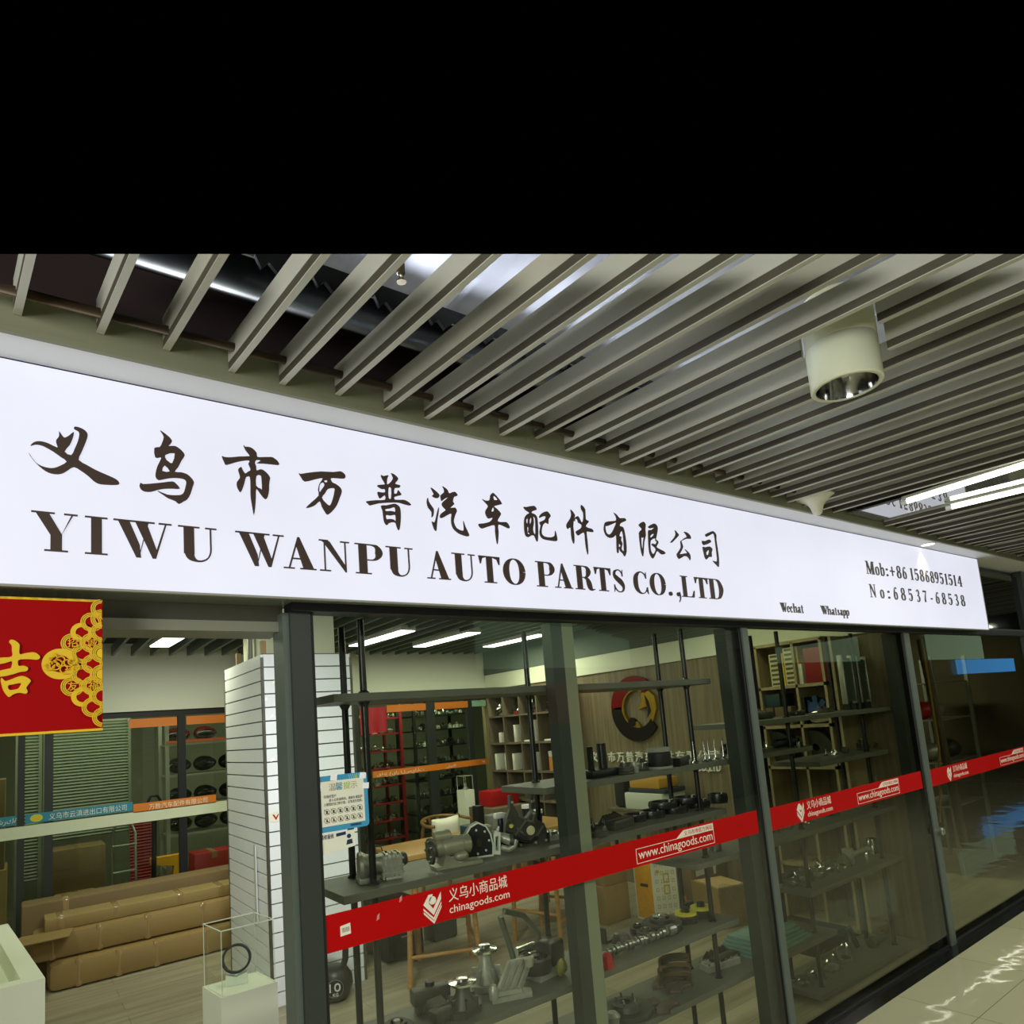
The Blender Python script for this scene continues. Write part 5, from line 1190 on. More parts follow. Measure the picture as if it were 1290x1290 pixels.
fan = thing('desk_fan', 'blue plastic fan blade wheel on the middle wall shelf', 'fan', (SX + 0.06, Px(1043, 892, SX).y + 0.13, Px(1043, 892, SX).z), math.pi / 2)
M_fblue = mat('fan_blue', (36, 74, 120), 0.35)
W(fan).lathe([(0.05, -0.02), (0.05, 0.02), (0, 0.03)], frame((0, 0, 0), 0, rx=math.pi / 2), 20).build('hub', M_fblue, fan)
for k in range(7):
    W(fan).prism([(0.035, -0.018), (0.09, -0.035), (0.10, 0.0), (0.04, 0.02)], -0.004, 0.004, frame((0, 0, 0), 0, rx=math.pi / 2) @ Matrix.Rotation(k * 2 * math.pi / 7, 4, 'Z')).build('blade', M_fblue, fan, smooth=False)
W(fan).box(-0.03, 0.03, -0.02, 0.02, -(fan.location.z - S_mid), -0.04).build('stand', M_fblue, fan)
hz_ = thing('hose_coil', 'coil of black hose on the middle wall shelf beside the blue fan', 'hose', (SX + 0.1, Px(1020, 900, SX).y, S_mid))
for k in range(3):
    W(hz_).path([(0.012 * k, 0.085 * math.cos(a * math.pi / 12), 0.098 + 0.085 * math.sin(a * math.pi / 12)) for a in range(24)], 0.011, 8, True).build('loop', M_rubber, hz_)
wallbox('black_case', 'black case left of the hose coil on the middle wall shelf', 'case', 1005, 1011, S_mid, 0.2, M_black)
M_fin = mat('radiator_fins', (96, 112, 106), 0.4, 0.6)
def radiator(label, x, y, z, hgt, w_):
    r = thing('radiator', label, 'radiator', (x, y, z + 0.0605), 0.12)
    mb = W(r)
    for i in range(int(hgt / 0.016)): mb.box(-w_ / 2, w_ / 2, -0.012, 0.012, i * 0.016, i * 0.016 + 0.009)
    mb.box(-w_ / 2, w_ / 2, -0.004, 0.004, 0, hgt)
    mb.build('fins', M_fin, r, smooth=False)
    for s in (-1, 1): W(r).box(s * w_ / 2 - 0.012, s * w_ / 2 + 0.012, -0.018, 0.018, -0.02, hgt + 0.02, b=0.005).build('tank', mat('radiator_tank', (170, 172, 160), 0.35, 0.5), r)
    for s in (-1, 1): W(r).box(s * w_ * 0.3 - 0.012, s * w_ * 0.3 + 0.012, -0.015, 0.015, -0.06, -0.018).build('foot', M_blackm, r, smooth=False)
mr = thing('car_mirror', 'oval chrome car mirror at the front of the wall shelf under the radiators', 'mirror', (SX + 0.03, 2.655, S_mid + 0.052))
W(mr).ball((0, 0, 0), (0.03, 0.10, 0.05)).build('shell', M_chrome, mr)
for k, (u, lab, m) in enumerate(((1043, 'white rolled label on the lower wall shelf', M_bookw),)):
    wallbox('small_box', lab, 'box', u - 4, u + 4, S_low + 0.0, 0.10, m)
for k, (u, lab) in enumerate(((975, 'dark drum leaning in the lower wall shelf on the left'), (1022, 'dark metal wheel in the lower wall shelf'))):
    y = Px(u, 940, SX).y
    tag(MB().lathe([(0.03, -0.03), (0.13, -0.03), (0.13, 0.03), (0.10, 0.04), (0.03, 0.04), (0.03, -0.03)], frame((SX + 0.09, y, S_low + 0.135), 0, ry=math.pi / 2 - 0.2), 24).build('wheel_part', mat('disc_red', (90, 26, 26), 0.5) if k == 3 else M_dk2), lab, 'car part')

# cartons on the floor by the wall
carton('carton', 'lower strapped brown carton left of the yellow and white box', 3.86, 4.14, 4.18, 4.6, 0, 0.30)
carton('carton', 'upper strapped brown carton left of the yellow and white box', 3.88, 4.14, 4.18, 4.58, 0.301, 0.56, M_card)
carton('carton', 'small brown carton on top of the strapped pair', 3.86, 4.05, 4.25, 4.55, 0.561, 0.68, M_card2)
yb = thing('product_box', 'tall box with a yellow face and white patterned side, top flap open', 'box', (4.24, 4.0, 0))
q = [(4.149, 3.905), (4.318, 3.80), (4.335, 4.02), (4.164, 4.125)]
MB().prism(q, 0.002, 0.50).build('body', M_bookw, yb, smooth=False)
d1 = (Vector(q[3] + (0,)) - Vector(q[0] + (0,))); nrm = Vector((-d1.y, d1.x, 0)).normalized()
Mf = Matrix(((-d1.normalized().x, 0, nrm.x, q[3][0]), (-d1.normalized().y, 0, nrm.y, q[3][1]), (0, 1, 0, 0), (0, 0, 0, 1)))
MB(Mf).prism([(0.012, 0.02), (d1.length - 0.012, 0.02), (d1.length - 0.012, 0.485), (0.012, 0.485)], 0.0005, 0.002).build('yellow_panel', mat('box_yellow', (222, 160, 20), 0.45, noise=0.15, scale=30), yb, smooth=False)
MB(Mf).prism([(0.07, 0.27), (0.16, 0.275), (0.16, 0.30), (0.07, 0.295)], 0.002, 0.003).build('print_line', M_black, yb, smooth=False)
d2 = (Vector(q[1] + (0,)) - Vector(q[0] + (0,))); n2 = Vector((d2.y, -d2.x, 0)).normalized()
Mg = Matrix(((d2.normalized().x, 0, n2.x, q[0][0]), (d2.normalized().y, 0, n2.y, q[0][1]), (0, 1, 0, 0), (0, 0, 0, 1)))
mb = MB(Mg)
for i in range(4):
    for j in range(7):
        mb.prism([(0.02 + i * 0.045, 0.05 + j * 0.065), (0.045 + i * 0.045, 0.05 + j * 0.065), (0.045 + i * 0.045, 0.08 + j * 0.065), (0.02 + i * 0.045, 0.08 + j * 0.065)], 0.0005, 0.0012, None, [[(0.026 + i * 0.045, 0.056 + j * 0.065), (0.039 + i * 0.045, 0.056 + j * 0.065), (0.039 + i * 0.045, 0.074 + j * 0.065), (0.026 + i * 0.045, 0.074 + j * 0.065)]])
mb.build('pattern', mat('pattern_tan', (190, 176, 120), 0.6), yb, smooth=False)
mb = MB(Mg)
for j in (0.22, 0.31):
    mb.prism([(0.085, j), (0.135, j), (0.135, j + 0.075), (0.085, j + 0.075)], 0.0013, 0.002, None, [[(0.095, j + 0.012), (0.125, j + 0.012), (0.125, j + 0.063), (0.095, j + 0.063)]])
mb.prism([(0.03, 0.39), (0.055, 0.39), (0.055, 0.415), (0.03, 0.415)], 0.0013, 0.002)
mb.build('emblem_print', mat('print_ochre', (196, 158, 60), 0.6), yb, smooth=False)
up = Vector((0, 0, 1))
fl0 = Vector((q[0][0], q[0][1], 0.50)); 
MB().add([tuple(fl0), tuple(fl0 + d2), tuple(fl0 + d2 - n2 * -0.02 + up * 0.12 - d1 * -0.0), tuple(fl0 + n2 * 0.02 + up * 0.12)], [(0, 1, 2, 3)]).add([tuple(fl0 + Vector((0.003, 0.003, 0))), tuple(fl0 + d2 + Vector((0.003, 0.003, 0))), tuple(fl0 + d2 + n2 * 0.02 + up * 0.12 + Vector((0.003, 0.003, 0))), tuple(fl0 + n2 * 0.02 + up * 0.12 + Vector((0.003, 0.003, 0)))], [(3, 2, 1, 0)]).build('flap', M_bookw, yb, smooth=False)
ob_ = thing('open_carton', 'open brown carton wrapped in clear film on the floor by the wall', 'box', (4.5, 3.55, 0))
MB().prism([(4.34, 3.42), (4.60, 3.33), (4.70, 3.66), (4.44, 3.76)], 0, 0.30, None).build('body', M_card, ob_, smooth=False)
MB().prism([(4.36, 3.43), (4.59, 3.35), (4.68, 3.645), (4.45, 3.73)], 0.301, 0.306).build('top_sheet', mat('cardboard_light', (190, 160, 108), 0.7), ob_, smooth=False)
MB().grid(lambda a, b: (4.34 + (4.60 - 4.34) * a - 0.012, 3.415 - 0.095 * a - 0.012 + 0.01 * math.sin(17 * a + 5 * b), 0.33 * (1 - b) + 0.012 * math.sin(9 * a)), 24, 8).build('film_wrap', M_bag, ob_, smooth=False)
ob2 = thing('carton', 'brown carton with a white shipping label behind the open carton', 'box', (4.75, 3.95, 0))
MB().box(4.50, 4.96, 3.80, 4.02, 0, 0.46, b=0.005).build('body', M_card2, ob2)
MB().box(4.56, 4.70, 3.797, 3.80, 0.30, 0.40).build('shipping_label', M_bookw, ob2, smooth=False)
tag(MB().prism([(-0.015, -0.12), (0.015, -0.12), (0.02, 0.02), (0.06, 0.02), (0.0, 0.09), (-0.06, 0.02), (-0.02, 0.02)], 0, 0.003, face_frame(3.796) @ Matrix.Translation((4.80, 0.40, 0))).build('arrow_sign', M_bookw), 'white cut-out arrow standing against the labelled carton', 'arrow')
# ================================================================== display shelving behind the glass
M_shelf = mat('shelf_dark_grey', (92, 94, 84), 0.5, noise=0.12, scale=6)
M_pole = mat('pole_black', (18, 20, 19), 0.35)
PXS = (1.01, 1.905, 2.81, 3.70, 4.60); YF, YR_ = 2.27, 2.45
boards = [(0.868, 2.925, 0.128, 'topmost long shelf board, its left end by the slatted column'), (0.871, 2.93, -0.541, 'long shelf board at mid height carrying the gearbox and the starter motor'),
          (1.756, 3.82, -0.297, 'shelf board across the first two windows carrying the row of valves'), (0.871, 2.93, -1.082, 'low shelf board carrying the camshaft and the water pumps'),
          (2.652, 4.75, -0.772, 'shelf board at the height of the red band in the middle window'), (1.756, 3.82, -1.350, 'lowest hanging shelf board carrying the brake shoes and the glass plates'),
          (3.13, 4.97, -0.119, 'upper shelf board of the middle window'), (3.875, 4.75, -0.402, 'short shelf board on the right of the middle window'),
          (3.60, 4.75, -1.10, 'shelf board of bagged parts in the middle window'), (3.58, 4.75, -1.645, 'floor-level shelf board in the middle window'), (1.756, 2.5, -1.615, 'floor-level shelf board below the camshaft')]
rack_ = thing('display_rack', 'black pole display rack standing behind the shop windows', 'display rack', (2.8, 2.36, 0))
BT = {}
lows = []
for (x0, x1, z, lab) in boards:
    zz = EYE + z
    bd_ = MB().box(x0, x1, 2.20, 2.515, zz - 0.014, zz + 0.014, b=0.002).build('shelf_board', M_shelf, rack_, smooth=False)
    bd_['label'] = lab
    BT[round(z, 2)] = zz + 0.0145
    for px_ in PXS:
        for yy in (YF, YR_):
            if x0 < px_ < x1:
                MB().lathe([(0.011, -0.035), (0.020, -0.018), (0.020, -0.0145)], frame((px_, yy, zz)), 14).build('collar', M_pole, bd_)
                MB().lathe([(0.020, 0.0145), (0.020, 0.02), (0.011, 0.028)], frame((px_, yy, zz)), 14).build('collar', M_pole, bd_)
for px_ in PXS:
    for yy in (YF, YR_):
        MB().tube((px_, yy, 0), (px_, yy, 2.115), 0.0125, 14).build('pole', M_pole, rack_)
        MB().lathe([(0.024, 0), (0.024, 0.006), (0.0125, 0.012)], frame((px_, yy, 0)), 14).build('foot', M_pole, rack_)

# ------------------------------------------------------------------ car part makers (local axes, standing on z = 0)
def bolts(mb, pts, r=0.006, h=0.008):
    for (x, y, z) in pts: mb.lathe([(r, 0), (r, h)], frame((x, y, z)), 6)
    return mb
def T(label, name, u, v, z, rz=0.0, dy=None, cat='car part', group=None):
    p = Pz(u, v, z) if dy is None else Vector((Py(u, v, dy).x, dy, z))
    p.y = min(max(p.y, 2.215), 2.50)
    return thing(name, label, cat, (p.x, p.y, z), rz, group)
def brake_disc(r, R_=0.12, h=0.03, m=None):
    W(r).lathe([(0.03, 0), (R_, 0), (R_, h * 0.7), (R_ * 0.62, h * 0.7), (R_ * 0.55, h * 1.5), (0.03, h * 1.5), (0.03, 0)], None, 40).build('disc', m or M_dk2, r)
    mb = W(r)
    for k in range(5):
        a = k * 2 * math.pi / 5; mb.lathe([(0.005, h * 1.5), (0.005, h * 2.2), (0, h * 2.3)], frame((0.045 * math.cos(a), 0.045 * math.sin(a), 0)), 8)
    mb.build('studs', M_chrome, r)
def pulley(r, R_=0.07, h=0.04, m=None, hub=None):
    W(r).lathe([(0.012, 0), (R_ * 0.95, 0), (R_, h * 0.1), (R_ * 0.93, h * 0.22), (R_, h * 0.34), (R_ * 0.93, h * 0.48), (R_, h * 0.6), (R_ * 0.96, h * 0.7), (R_ * 0.62, h * 0.72), (R_ * 0.60, h * 1.0), (R_ * 0.40, h), (R_ * 0.38, h * 0.6), (0.012, h * 0.6), (0.012, 0)], None, 40).build('wheel', m or M_rubber, r)
    W(r).lathe([(0.0, h * 0.6), (R_ * 0.2, h * 0.6), (R_ * 0.2, h * 1.1), (R_ * 0.1, h * 1.15), (0, h * 1.15)], None, 16).build('hub', hub or M_steel, r)
def water_pump(r, tall=0.14, m=None):
    m = m or M_alu
    W(r).prism([(-0.07, -0.02), (-0.04, -0.05), (0.05, -0.045), (0.085, -0.01), (0.06, 0.045), (-0.02, 0.055), (-0.075, 0.03)], 0, 0.025).build('base_flange', m, r, smooth=False)
    W(r).lathe([(0.052, 0.02), (0.045, 0.05), (0.028, tall * 0.6), (0.026, tall * 0.86), (0.0, tall * 0.86)], None, 28).build('housing', m, r)
    mb = W(r)
    for k in range(6):
        a = k * math.pi / 3; mb.prism([(0.02, -0.003), (0.058, -0.003), (0.058, 0.003), (0.02, 0.003)], 0.02, tall * 0.5, Matrix.Rotation(a, 4, 'Z'))
    mb.build('ribs', m, r, smooth=False)
    W(r).lathe([(0.012, tall * 0.86), (0.052, tall * 0.86), (0.052, tall * 0.92), (0.024, tall * 0.95), (0.022, tall * 1.02), (0.0, tall * 1.04)], None, 36).build('drive_flange', M_chrome, r)
    mb = W(r)
    for k in range(4):
        a = k * math.pi / 2 + 0.4; mb.lathe([(0.0055, tall * 0.92), (0.0055, tall * 0.935)], frame((0.038 * math.cos(a), 0.038 * math.sin(a), 0)), 10)
    mb.build('bolt_holes', M_black, r)
def gearbox(r):
    W(r).lathe([(0.075, 0), (0.078, 0.02), (0.060, 0.05), (0.052, 0.11), (0.055, 0.14)], frame((-0.13, 0, 0.080), 0, ry=math.pi / 2), 28).build('bell_housing', M_alu, r)
    W(r).box(0.0, 0.13, -0.055, 0.055, 0.012, 0.125, b=0.016).build('gear_case', M_alu, r)
    mb = W(r)
    for k in range(5): mb.box(0.004 + k * 0.026, 0.012 + k * 0.026, -0.061, 0.061, 0.006, 0.132)
    for k in range(3): mb.box(-0.002, 0.134, -0.0595, 0.0595, 0.03 + k * 0.035, 0.038 + k * 0.035)
    mb.build('case_ribs', M_alu, r, smooth=False)
    W(r).box(-0.14, -0.08, -0.07, 0.07, 0.0, 0.03, b=0.006).box(0.02, 0.12, -0.06, 0.06, 0, 0.014, b=0.004).build('feet', M_alu, r)
    W(r).lathe([(0.035, 0), (0.038, 0.01), (0.03, 0.03), (0.02, 0.035)], frame((0.13, 0.0, 0.09), 0, ry=math.pi / 2), 20).build('output_flange', M_dk2, r)
    mb = W(r); bolts(mb, [(0.02, -0.04, 0.128), (0.06, -0.045, 0.128), (0.10, -0.04, 0.128), (0.02, 0.04, 0.128), (0.10, 0.04, 0.128), (-0.1, 0, 0.14)]); mb.build('bolts', M_chrome, r)
def starter(r):
    W(r).lathe([(0.012, 0), (0.062, 0), (0.064, 0.012), (0.05, 0.016), (0.012, 0.016), (0.012, 0)], frame((-0.085, 0, 0.085), 0, ry=math.pi / 2), 32).build('drive_plate', M_dk2, r)
    W(r).lathe([(0.03, 0.0), (0.046, 0.02), (0.043, 0.05), (0.050, 0.06), (0.050, 0.15), (0.046, 0.155), (0.046, 0.19), (0.03, 0.2), (0, 0.2)], frame((-0.07, 0, 0.095), 0, ry=math.pi / 2), 28).build('motor_body', mat('casting_olive', (146, 146, 124), 0.42, 0.3, noise=0.2, scale=12), r)
    W(r).lathe([(0.024, 0), (0.026, 0.01), (0.026, 0.08), (0.018, 0.085), (0, 0.085)], frame((-0.06, -0.01, 0.150), 0, ry=math.pi / 2), 20).build('solenoid', MATS['casting_olive'], r)
    W(r).ball((0.06, -0.05, 0.05), (0.038, 0.026, 0.026)).build('terminal_cover', MATS['casting_olive'], r)
    W(r).prism([(-0.07, 0.0), (0.17, 0.0), (0.17, 0.016), (0.05, 0.018), (0.0, 0.06), (-0.02, 0.06), (-0.035, 0.016), (-0.07, 0.012)], -0.05, 0.05, frame((0, 0, 0), 0, rx=math.pi / 2)).build('mount_bracket', MATS['casting_olive'], r, smooth=False)
    mb = W(r)
    for k in range(7):
        a = k * 2 * math.pi / 7; mb.lathe([(0.006, -0.008), (0.006, 0)], frame((-0.086, 0.048 * math.cos(a), 0.085 + 0.048 * math.sin(a)), 0, ry=math.pi / 2), 8)
    mb.build('bolts', M_chrome, r)
def front_cover(r):
    out = [(-0.09, 0.0), (0.075, 0.0), (0.08, 0.05), (0.07, 0.11), (0.045, 0.155), (0.0, 0.178), (-0.045, 0.160), (-0.075, 0.12), (-0.092, 0.06)]
    ins = [(p[0] * 0.9, 0.008 + p[1] * 0.91) for p in out]
    F_ = frame((0, 0, 0), 0, rx=math.pi / 2)
    W(r).prism(out, -0.012, 0.035, F_).build('cover_body', M_dk2, r, smooth=False)
    W(r).prism(out, 0.035, 0.040, F_, [ins]).build('gasket', mat('gasket_pale', (206, 212, 200), 0.4), r, smooth=False)
    hole = [(0.012 * math.cos(a * 0.4488) * 1.2, 0.075 + 0.022 * math.sin(a * 0.4488)) for a in range(14)]
    W(r).prism(ins, 0.0352, 0.038, F_, [hole]).build('face_plate', M_black, r, smooth=False)
    mb = W(r)
    for a in range(7):
        t = a * 2 * math.pi / 7; mb.lathe([(0.006, 0.038), (0.006, 0.042)], F_ @ Matrix.Translation((0.055 * math.cos(t), 0.08 + 0.06 * math.sin(t), 0)), 10)
    mb.build('face_bolts', MATS['gasket_pale'], r)
    W(r).prism([(0.078, 0.005), (0.115, 0.0), (0.125, 0.11), (0.10, 0.12), (0.085, 0.10)], -0.01, 0.03, F_, [[(0.09, 0.02), (0.108, 0.02), (0.112, 0.095), (0.095, 0.09)]]).build('side_gasket_frame', MATS['gasket_pale'], r, smooth=False)
    W(r).path([(0.10, 0.02, 0.09), (0.15, 0.02, 0.075), (0.19, 0.0, 0.06)], [0.02, 0.026, 0.03], 14).build('pipe_stub', M_alu, r)
    W(r).lathe([(0.022, 0), (0.034, 0), (0.034, 0.02), (0.022, 0.02), (0.022, 0)], frame((0.185, 0.002, 0.058), -0.3, ry=math.pi / 2), 20).build('pipe_flange', M_dk2, r)
    W(r).path([(0.13, 0.0, 0.03), (0.17, -0.01, 0.016), (0.20, -0.015, 0.03), (0.215, -0.01, 0.06)], 0.016, 12).build('outlet_elbow', M_alu, r)
    W(r).lathe([(0.03, 0), (0.034, 0.05), (0.02, 0.06), (0, 0.06)], frame((0.06, 0.04, 0.09)), 18).build('thermostat', M_alu, r)
def engine_front(r):
    F_ = frame((0, 0, 0), 0, rx=math.pi / 2)
    W(r).prism([(-0.13, 0.0), (0.13, 0.0), (0.125, 0.05), (0.14, 0.02), (0.12, 0.11), (0.075, 0.14), (0.055, 0.2), (0.06, 0.285), (0.048, 0.285), (0.04, 0.19), (0.0, 0.155), (-0.045, 0.185), (-0.075, 0.24), (-0.08, 0.30), (-0.095, 0.30), (-0.10, 0.22), (-0.125, 0.17), (-0.14, 0.1)], -0.018, 0.02, F_).build('cover_plate', M_dk2, r, smooth=False)
    mb = W(r)
    for (a, b_) in (((-0.12, 0.03), (0.05, 0.2)), ((-0.10, 0.14), (0.04, 0.01)), ((0.0, 0.02), (0.06, 0.19)), ((0.03, 0.02), (0.11, 0.1)), ((-0.05, 0.18), (0.05, 0.12))):
        mb.bar((a[0], -0.024, a[1]), (b_[0], -0.024, b_[1]), 0.008, 0.012)
    mb.build('webs', mat('web_grey', (104, 104, 94), 0.45, 0.3), r, smooth=False)
    for k, (cx, cz, rr, m_) in enumerate(((-0.105, 0.125, 0.030, mat('seal_yellow', (206, 196, 90), 0.4)), (0.02, 0.085, 0.036, mat('seal_cream', (206, 200, 160), 0.4)))):
        W(r).lathe([(rr * 0.8, 0.02), (rr * 1.3, 0.02), (rr * 1.3, 0.032), (rr * 0.8, 0.032), (rr * 0.8, 0.02)], F_ @ Matrix.Translation((cx, cz, 0)), 28).build('bore_rim', M_dk2, r)
        W(r).lathe([(rr * 0.75 * (0.5 if k == 0 else 1), 0.02), (rr * 0.75 * (0.5 if k == 0 else 1), 0.034), (0, 0.035)], F_ @ Matrix.Translation((cx, cz, 0)), 24).build('bore_plug', m_, r)
    W(r).path([(-0.125, -0.022, 0.10), (-0.09, -0.03, 0.06), (-0.04, -0.03, 0.03), (0.02, -0.03, 0.02), (0.06, -0.028, 0.04)], 0.010, 10).build('chain_rib', M_rubber, r)
    W(r).lathe([(0.045, 0), (0.05, 0.02), (0.05, 0.08), (0.03, 0.1), (0, 0.1)], frame((0.10, 0.03, 0.0)), 20).build('pump_housing', M_rubber, r)
    mb = W(r)
    for (x, z) in ((-0.12, 0.01), (-0.05, 0.01), (0.05, 0.01), (0.12, 0.015), (0.05, 0.18), (-0.085, 0.26), (0.05, 0.25)): mb.lathe([(0.008, 0.018), (0.008, 0.03)], F_ @ Matrix.Translation((x, z, 0)), 10)
    mb.build('bolts', M_alu, r)
def camshaft(r, L=0.42):
    W(r).tube((-L / 2, 0, 0.03), (L / 2, 0, 0.03), 0.011, 14).build('shaft', M_steel, r)
    mb = W(r); q = random.Random(4)
    x = -L / 2 + 0.03; k = 0
    while x < L / 2 - 0.06:
        a = q.uniform(0, 6.28)
        lobe = [(0.019 * math.cos(t * 0.3927) + (0.012 * math.cos(a) if abs((t * 0.3927 - a + math.pi) % (2 * math.pi) - math.pi) < 0.9 else 0), 0.019 * math.sin(t * 0.3927) + (0.012 * math.sin(a) if abs((t * 0.3927 - a + math.pi) % (2 * math.pi) - math.pi) < 0.9 else 0)) for t in range(16)]
        mb.prism(lobe, 0, 0.014, frame((x, 0, 0.03), 0, ry=math.pi / 2)); x += 0.028; k += 1
        if k % 2 == 0:
            mb.lathe([(0.024, 0), (0.024, 0.018)], frame((x - 0.008, 0, 0.03), 0, ry=math.pi / 2), 18); x += 0.018
    mb.build('lobes', M_steel, r)
    W(r).lathe([(0.028, 0), (0.03, 0.01), (0.03, 0.04), (0.02, 0.045), (0, 0.045)], frame((L / 2 - 0.06, 0, 0.03), 0, ry=math.pi / 2), 20).build('journal', M_steel, r)
def bracket_alu(r):
    F_ = frame((0, 0, 0.0), 0, ry=0)
    W(r).prism([(-0.07, -0.03), (0.09, -0.04), (0.10, 0.0), (0.03, 0.05), (-0.05, 0.05)], 0, 0.02).build('foot_plate', M_alu, r, smooth=False)
    mb = W(r)
    for k in range(4): mb.bar((-0.05 + 0.03 * k, -0.02, 0.02), (0.03 + 0.03 * k, 0.03, 0.12), 0.012, 0.02)
    mb.bar((-0.05, -0.02, 0.03), (0.05, -0.03, 0.03), 0.016, 0.016).bar((0.03, 0.03, 0.115), (0.13, 0.03, 0.115), 0.016, 0.02)
    mb.build('arms', M_alu, r, smooth=False)
    W(r).lathe([(0.018, 0), (0.02, 0.03), (0.012, 0.05), (0, 0.05)], frame((-0.06, -0.02, 0.015)), 14).lathe([(0.018, 0), (0.02, 0.03), (0, 0.035)], frame((0.1, 0.0, 0.1)), 14).build('bosses', M_alu, r)
def pump_assembly(r, m1=None):
    W(r).prism([(-0.06, -0.04), (0.05, -0.05), (0.08, 0.0), (0.04, 0.05), (-0.05, 0.05)], 0, 0.03).build('base', M_alu, r, smooth=False)
    W(r).lathe([(0.062, 0.03), (0.065, 0.04), (0.065, 0.085), (0.05, 0.09), (0.048, 0.075), (0.02, 0.075), (0.02, 0.095), (0, 0.097)], frame((-0.03, 0, 0)), 32).build('pulley', m1 or M_rubber, r)
    W(r).box(0.02, 0.12, -0.045, 0.045, 0.03, 0.13, b=0.014).build('body', M_rubber, r)
    mb = W(r)
    for k in range(5):
        a = k * 2 * math.pi / 5; mb.lathe([(0.006, 0.085), (0.006, 0.093)], frame((-0.03 + 0.045 * math.cos(a), 0.045 * math.sin(a), 0)), 8)
    mb.build('bolts', M_chrome, r)
def brake_pad(r):
    W(r).prism(arc(0.10, 0.16, 55, 125, 12) and [(a, b - 0.13) for a, b in arc(0.10, 0.165, 52, 128, 12)], 0.006, 0.018).build('lining', mat('pad_brown', (92, 80, 68), 0.8, noise=0.2, scale=30), r, smooth=False)
    W(r).prism([(a, b - 0.13) for a, b in arc(0.092, 0.172, 46, 134, 14)], 0, 0.006).build('backing_plate', mat('pad_plate', (70, 64, 60), 0.6), r, smooth=False)
def brake_shoe(r, R_=0.12):
    W(r).prism(arc(R_ - 0.008, R_, 20, 165, 26), 0, 0.04).build('lining', mat('shoe_brown', (92, 72, 44), 0.7, noise=0.2, scale=20), r, smooth=False)
    W(r).prism(arc(R_ - 0.035, R_ - 0.008, 24, 160, 26), 0.017, 0.022).build('web', M_dk2, r, smooth=False)
def head_plate(r):
    holes = [[(0.05 * k - 0.115 + 0.018 * math.cos(t * 0.785), 0.012 * math.sin(t * 0.785)) for t in range(8)] for k in range(5)]
    W(r).prism([(-0.15, -0.055), (0.13, -0.065), (0.15, 0.03), (0.10, 0.06), (-0.13, 0.05)], 0, 0.03, None, holes).build('plate', M_alu, r, smooth=False)
    mb = W(r)
    for k in range(6): bolts(mb, [(-0.13 + 0.05 * k, -0.045, 0.03), (-0.13 + 0.05 * k, 0.04, 0.03)], 0.008, 0.01)
    mb.build('bolts', M_chrome, r)
def manifold(r, m=None, L=0.3):
    m = m or M_rubber
    W(r).box(-L / 2, L / 2, -0.03, 0.03, 0.0, 0.045, b=0.01).build('plenum', m, r)
    mb = W(r)
    for k in range(5): mb.path([(-L / 2 + 0.03 + k * (L - 0.06) / 4, 0.02, 0.03), (-L / 2 + 0.03 + k * (L - 0.06) / 4, 0.055, 0.05), (-L / 2 + 0.03 + k * (L - 0.06) / 4, 0.075, 0.02)], 0.015, 10)
    mb.build('runners', m, r)
def valve(r, h_=0.11):
    W(r).lathe([(0, 0), (0.018, 0.0), (0.018, 0.004), (0.005, 0.014), (0.0032, 0.03), (0.0032, h_), (0, h_)], None, 14).build('valve', M_chrome, r)
def filter_drum(r):
    W(r).lathe([(0.052, 0.012), (0.056, 0.02), (0.056, 0.075), (0.052, 0.08)], None, 32).build('drum', M_black, r)
    W(r).lathe([(0.06, 0), (0.06, 0.012), (0, 0.012)], None, 32).lathe([(0.058, 0.08), (0.06, 0.085), (0.056, 0.1), (0, 0.102)], None, 32).build('end_caps', mat('cap_grey', (126, 128, 120), 0.5), r)
def belt_coil(r, R_=0.10, h_=0.03, m=None, ry=1.0):
    W(r).lathe([(R_ * 0.78, 0), (R_, 0), (R_ + 0.004, h_ * 0.5), (R_, h_), (R_ * 0.78, h_), (R_ * 0.78, 0)], Matrix.Diagonal((1, ry, 1, 1)), 40).build('belt', m or M_rubber, r)
    W(r).box(R_ * 0.7, R_ * 1.06, -0.004, 0.004, -0.0, h_ + 0.003).build('tie', mat('tie_white', (190, 194, 186), 0.4), r)

z = BT[-0.54]
r = T('grey ribbed gearbox casting at the left end of the middle shelf', 'gearbox', 480, 1108, z, -0.25); gearbox(r); r.scale = (0.60, 0.62, 0.68)
r = T('olive starter motor on a bracket, right of the gearbox', 'starter_motor', 563, 1092, z, -0.2); starter(r); r.scale = (0.78,) * 3
r = T('black arched cover with bright gasket edge right of the starter motor', 'front_cover', 603, 1079, z, -0.35); front_cover(r); r.scale = (0.74, 0.74, 0.78)
r = T('dark engine front casting with two pale bore plugs', 'engine_cover', 664, 1068, z, -0.25, dy=2.36); engine_front(r); r.scale = (0.70, 0.7, 0.72)
r = T('flat steel ring part at the right end of the first window shelf', 'oil_pump', 698, 1056, z, 0.2)
W(r).prism([(-0.06, -0.03), (0.02, -0.045), (0.07, -0.01), (0.05, 0.04), (-0.05, 0.04)], 0, 0.022).build('body', M_alu, r, smooth=False)
W(r).lathe([(0.015, 0.022), (0.03, 0.022), (0.03, 0.035), (0.015, 0.035), (0.015, 0.022)], frame((-0.02, 0, 0)), 20).build('rotor', M_steel, r)
bag('clear bag of small white parts behind the steel ring part', (1.82, 2.45, z), (0.09, 0.08, 0.07), M_white, seed=3)
wj = thing('white_dispenser', 'white spray head poking up behind the engine casting', 'dispenser', (1.94, 2.50, z))
wj.location = (1.71, 2.475, z)
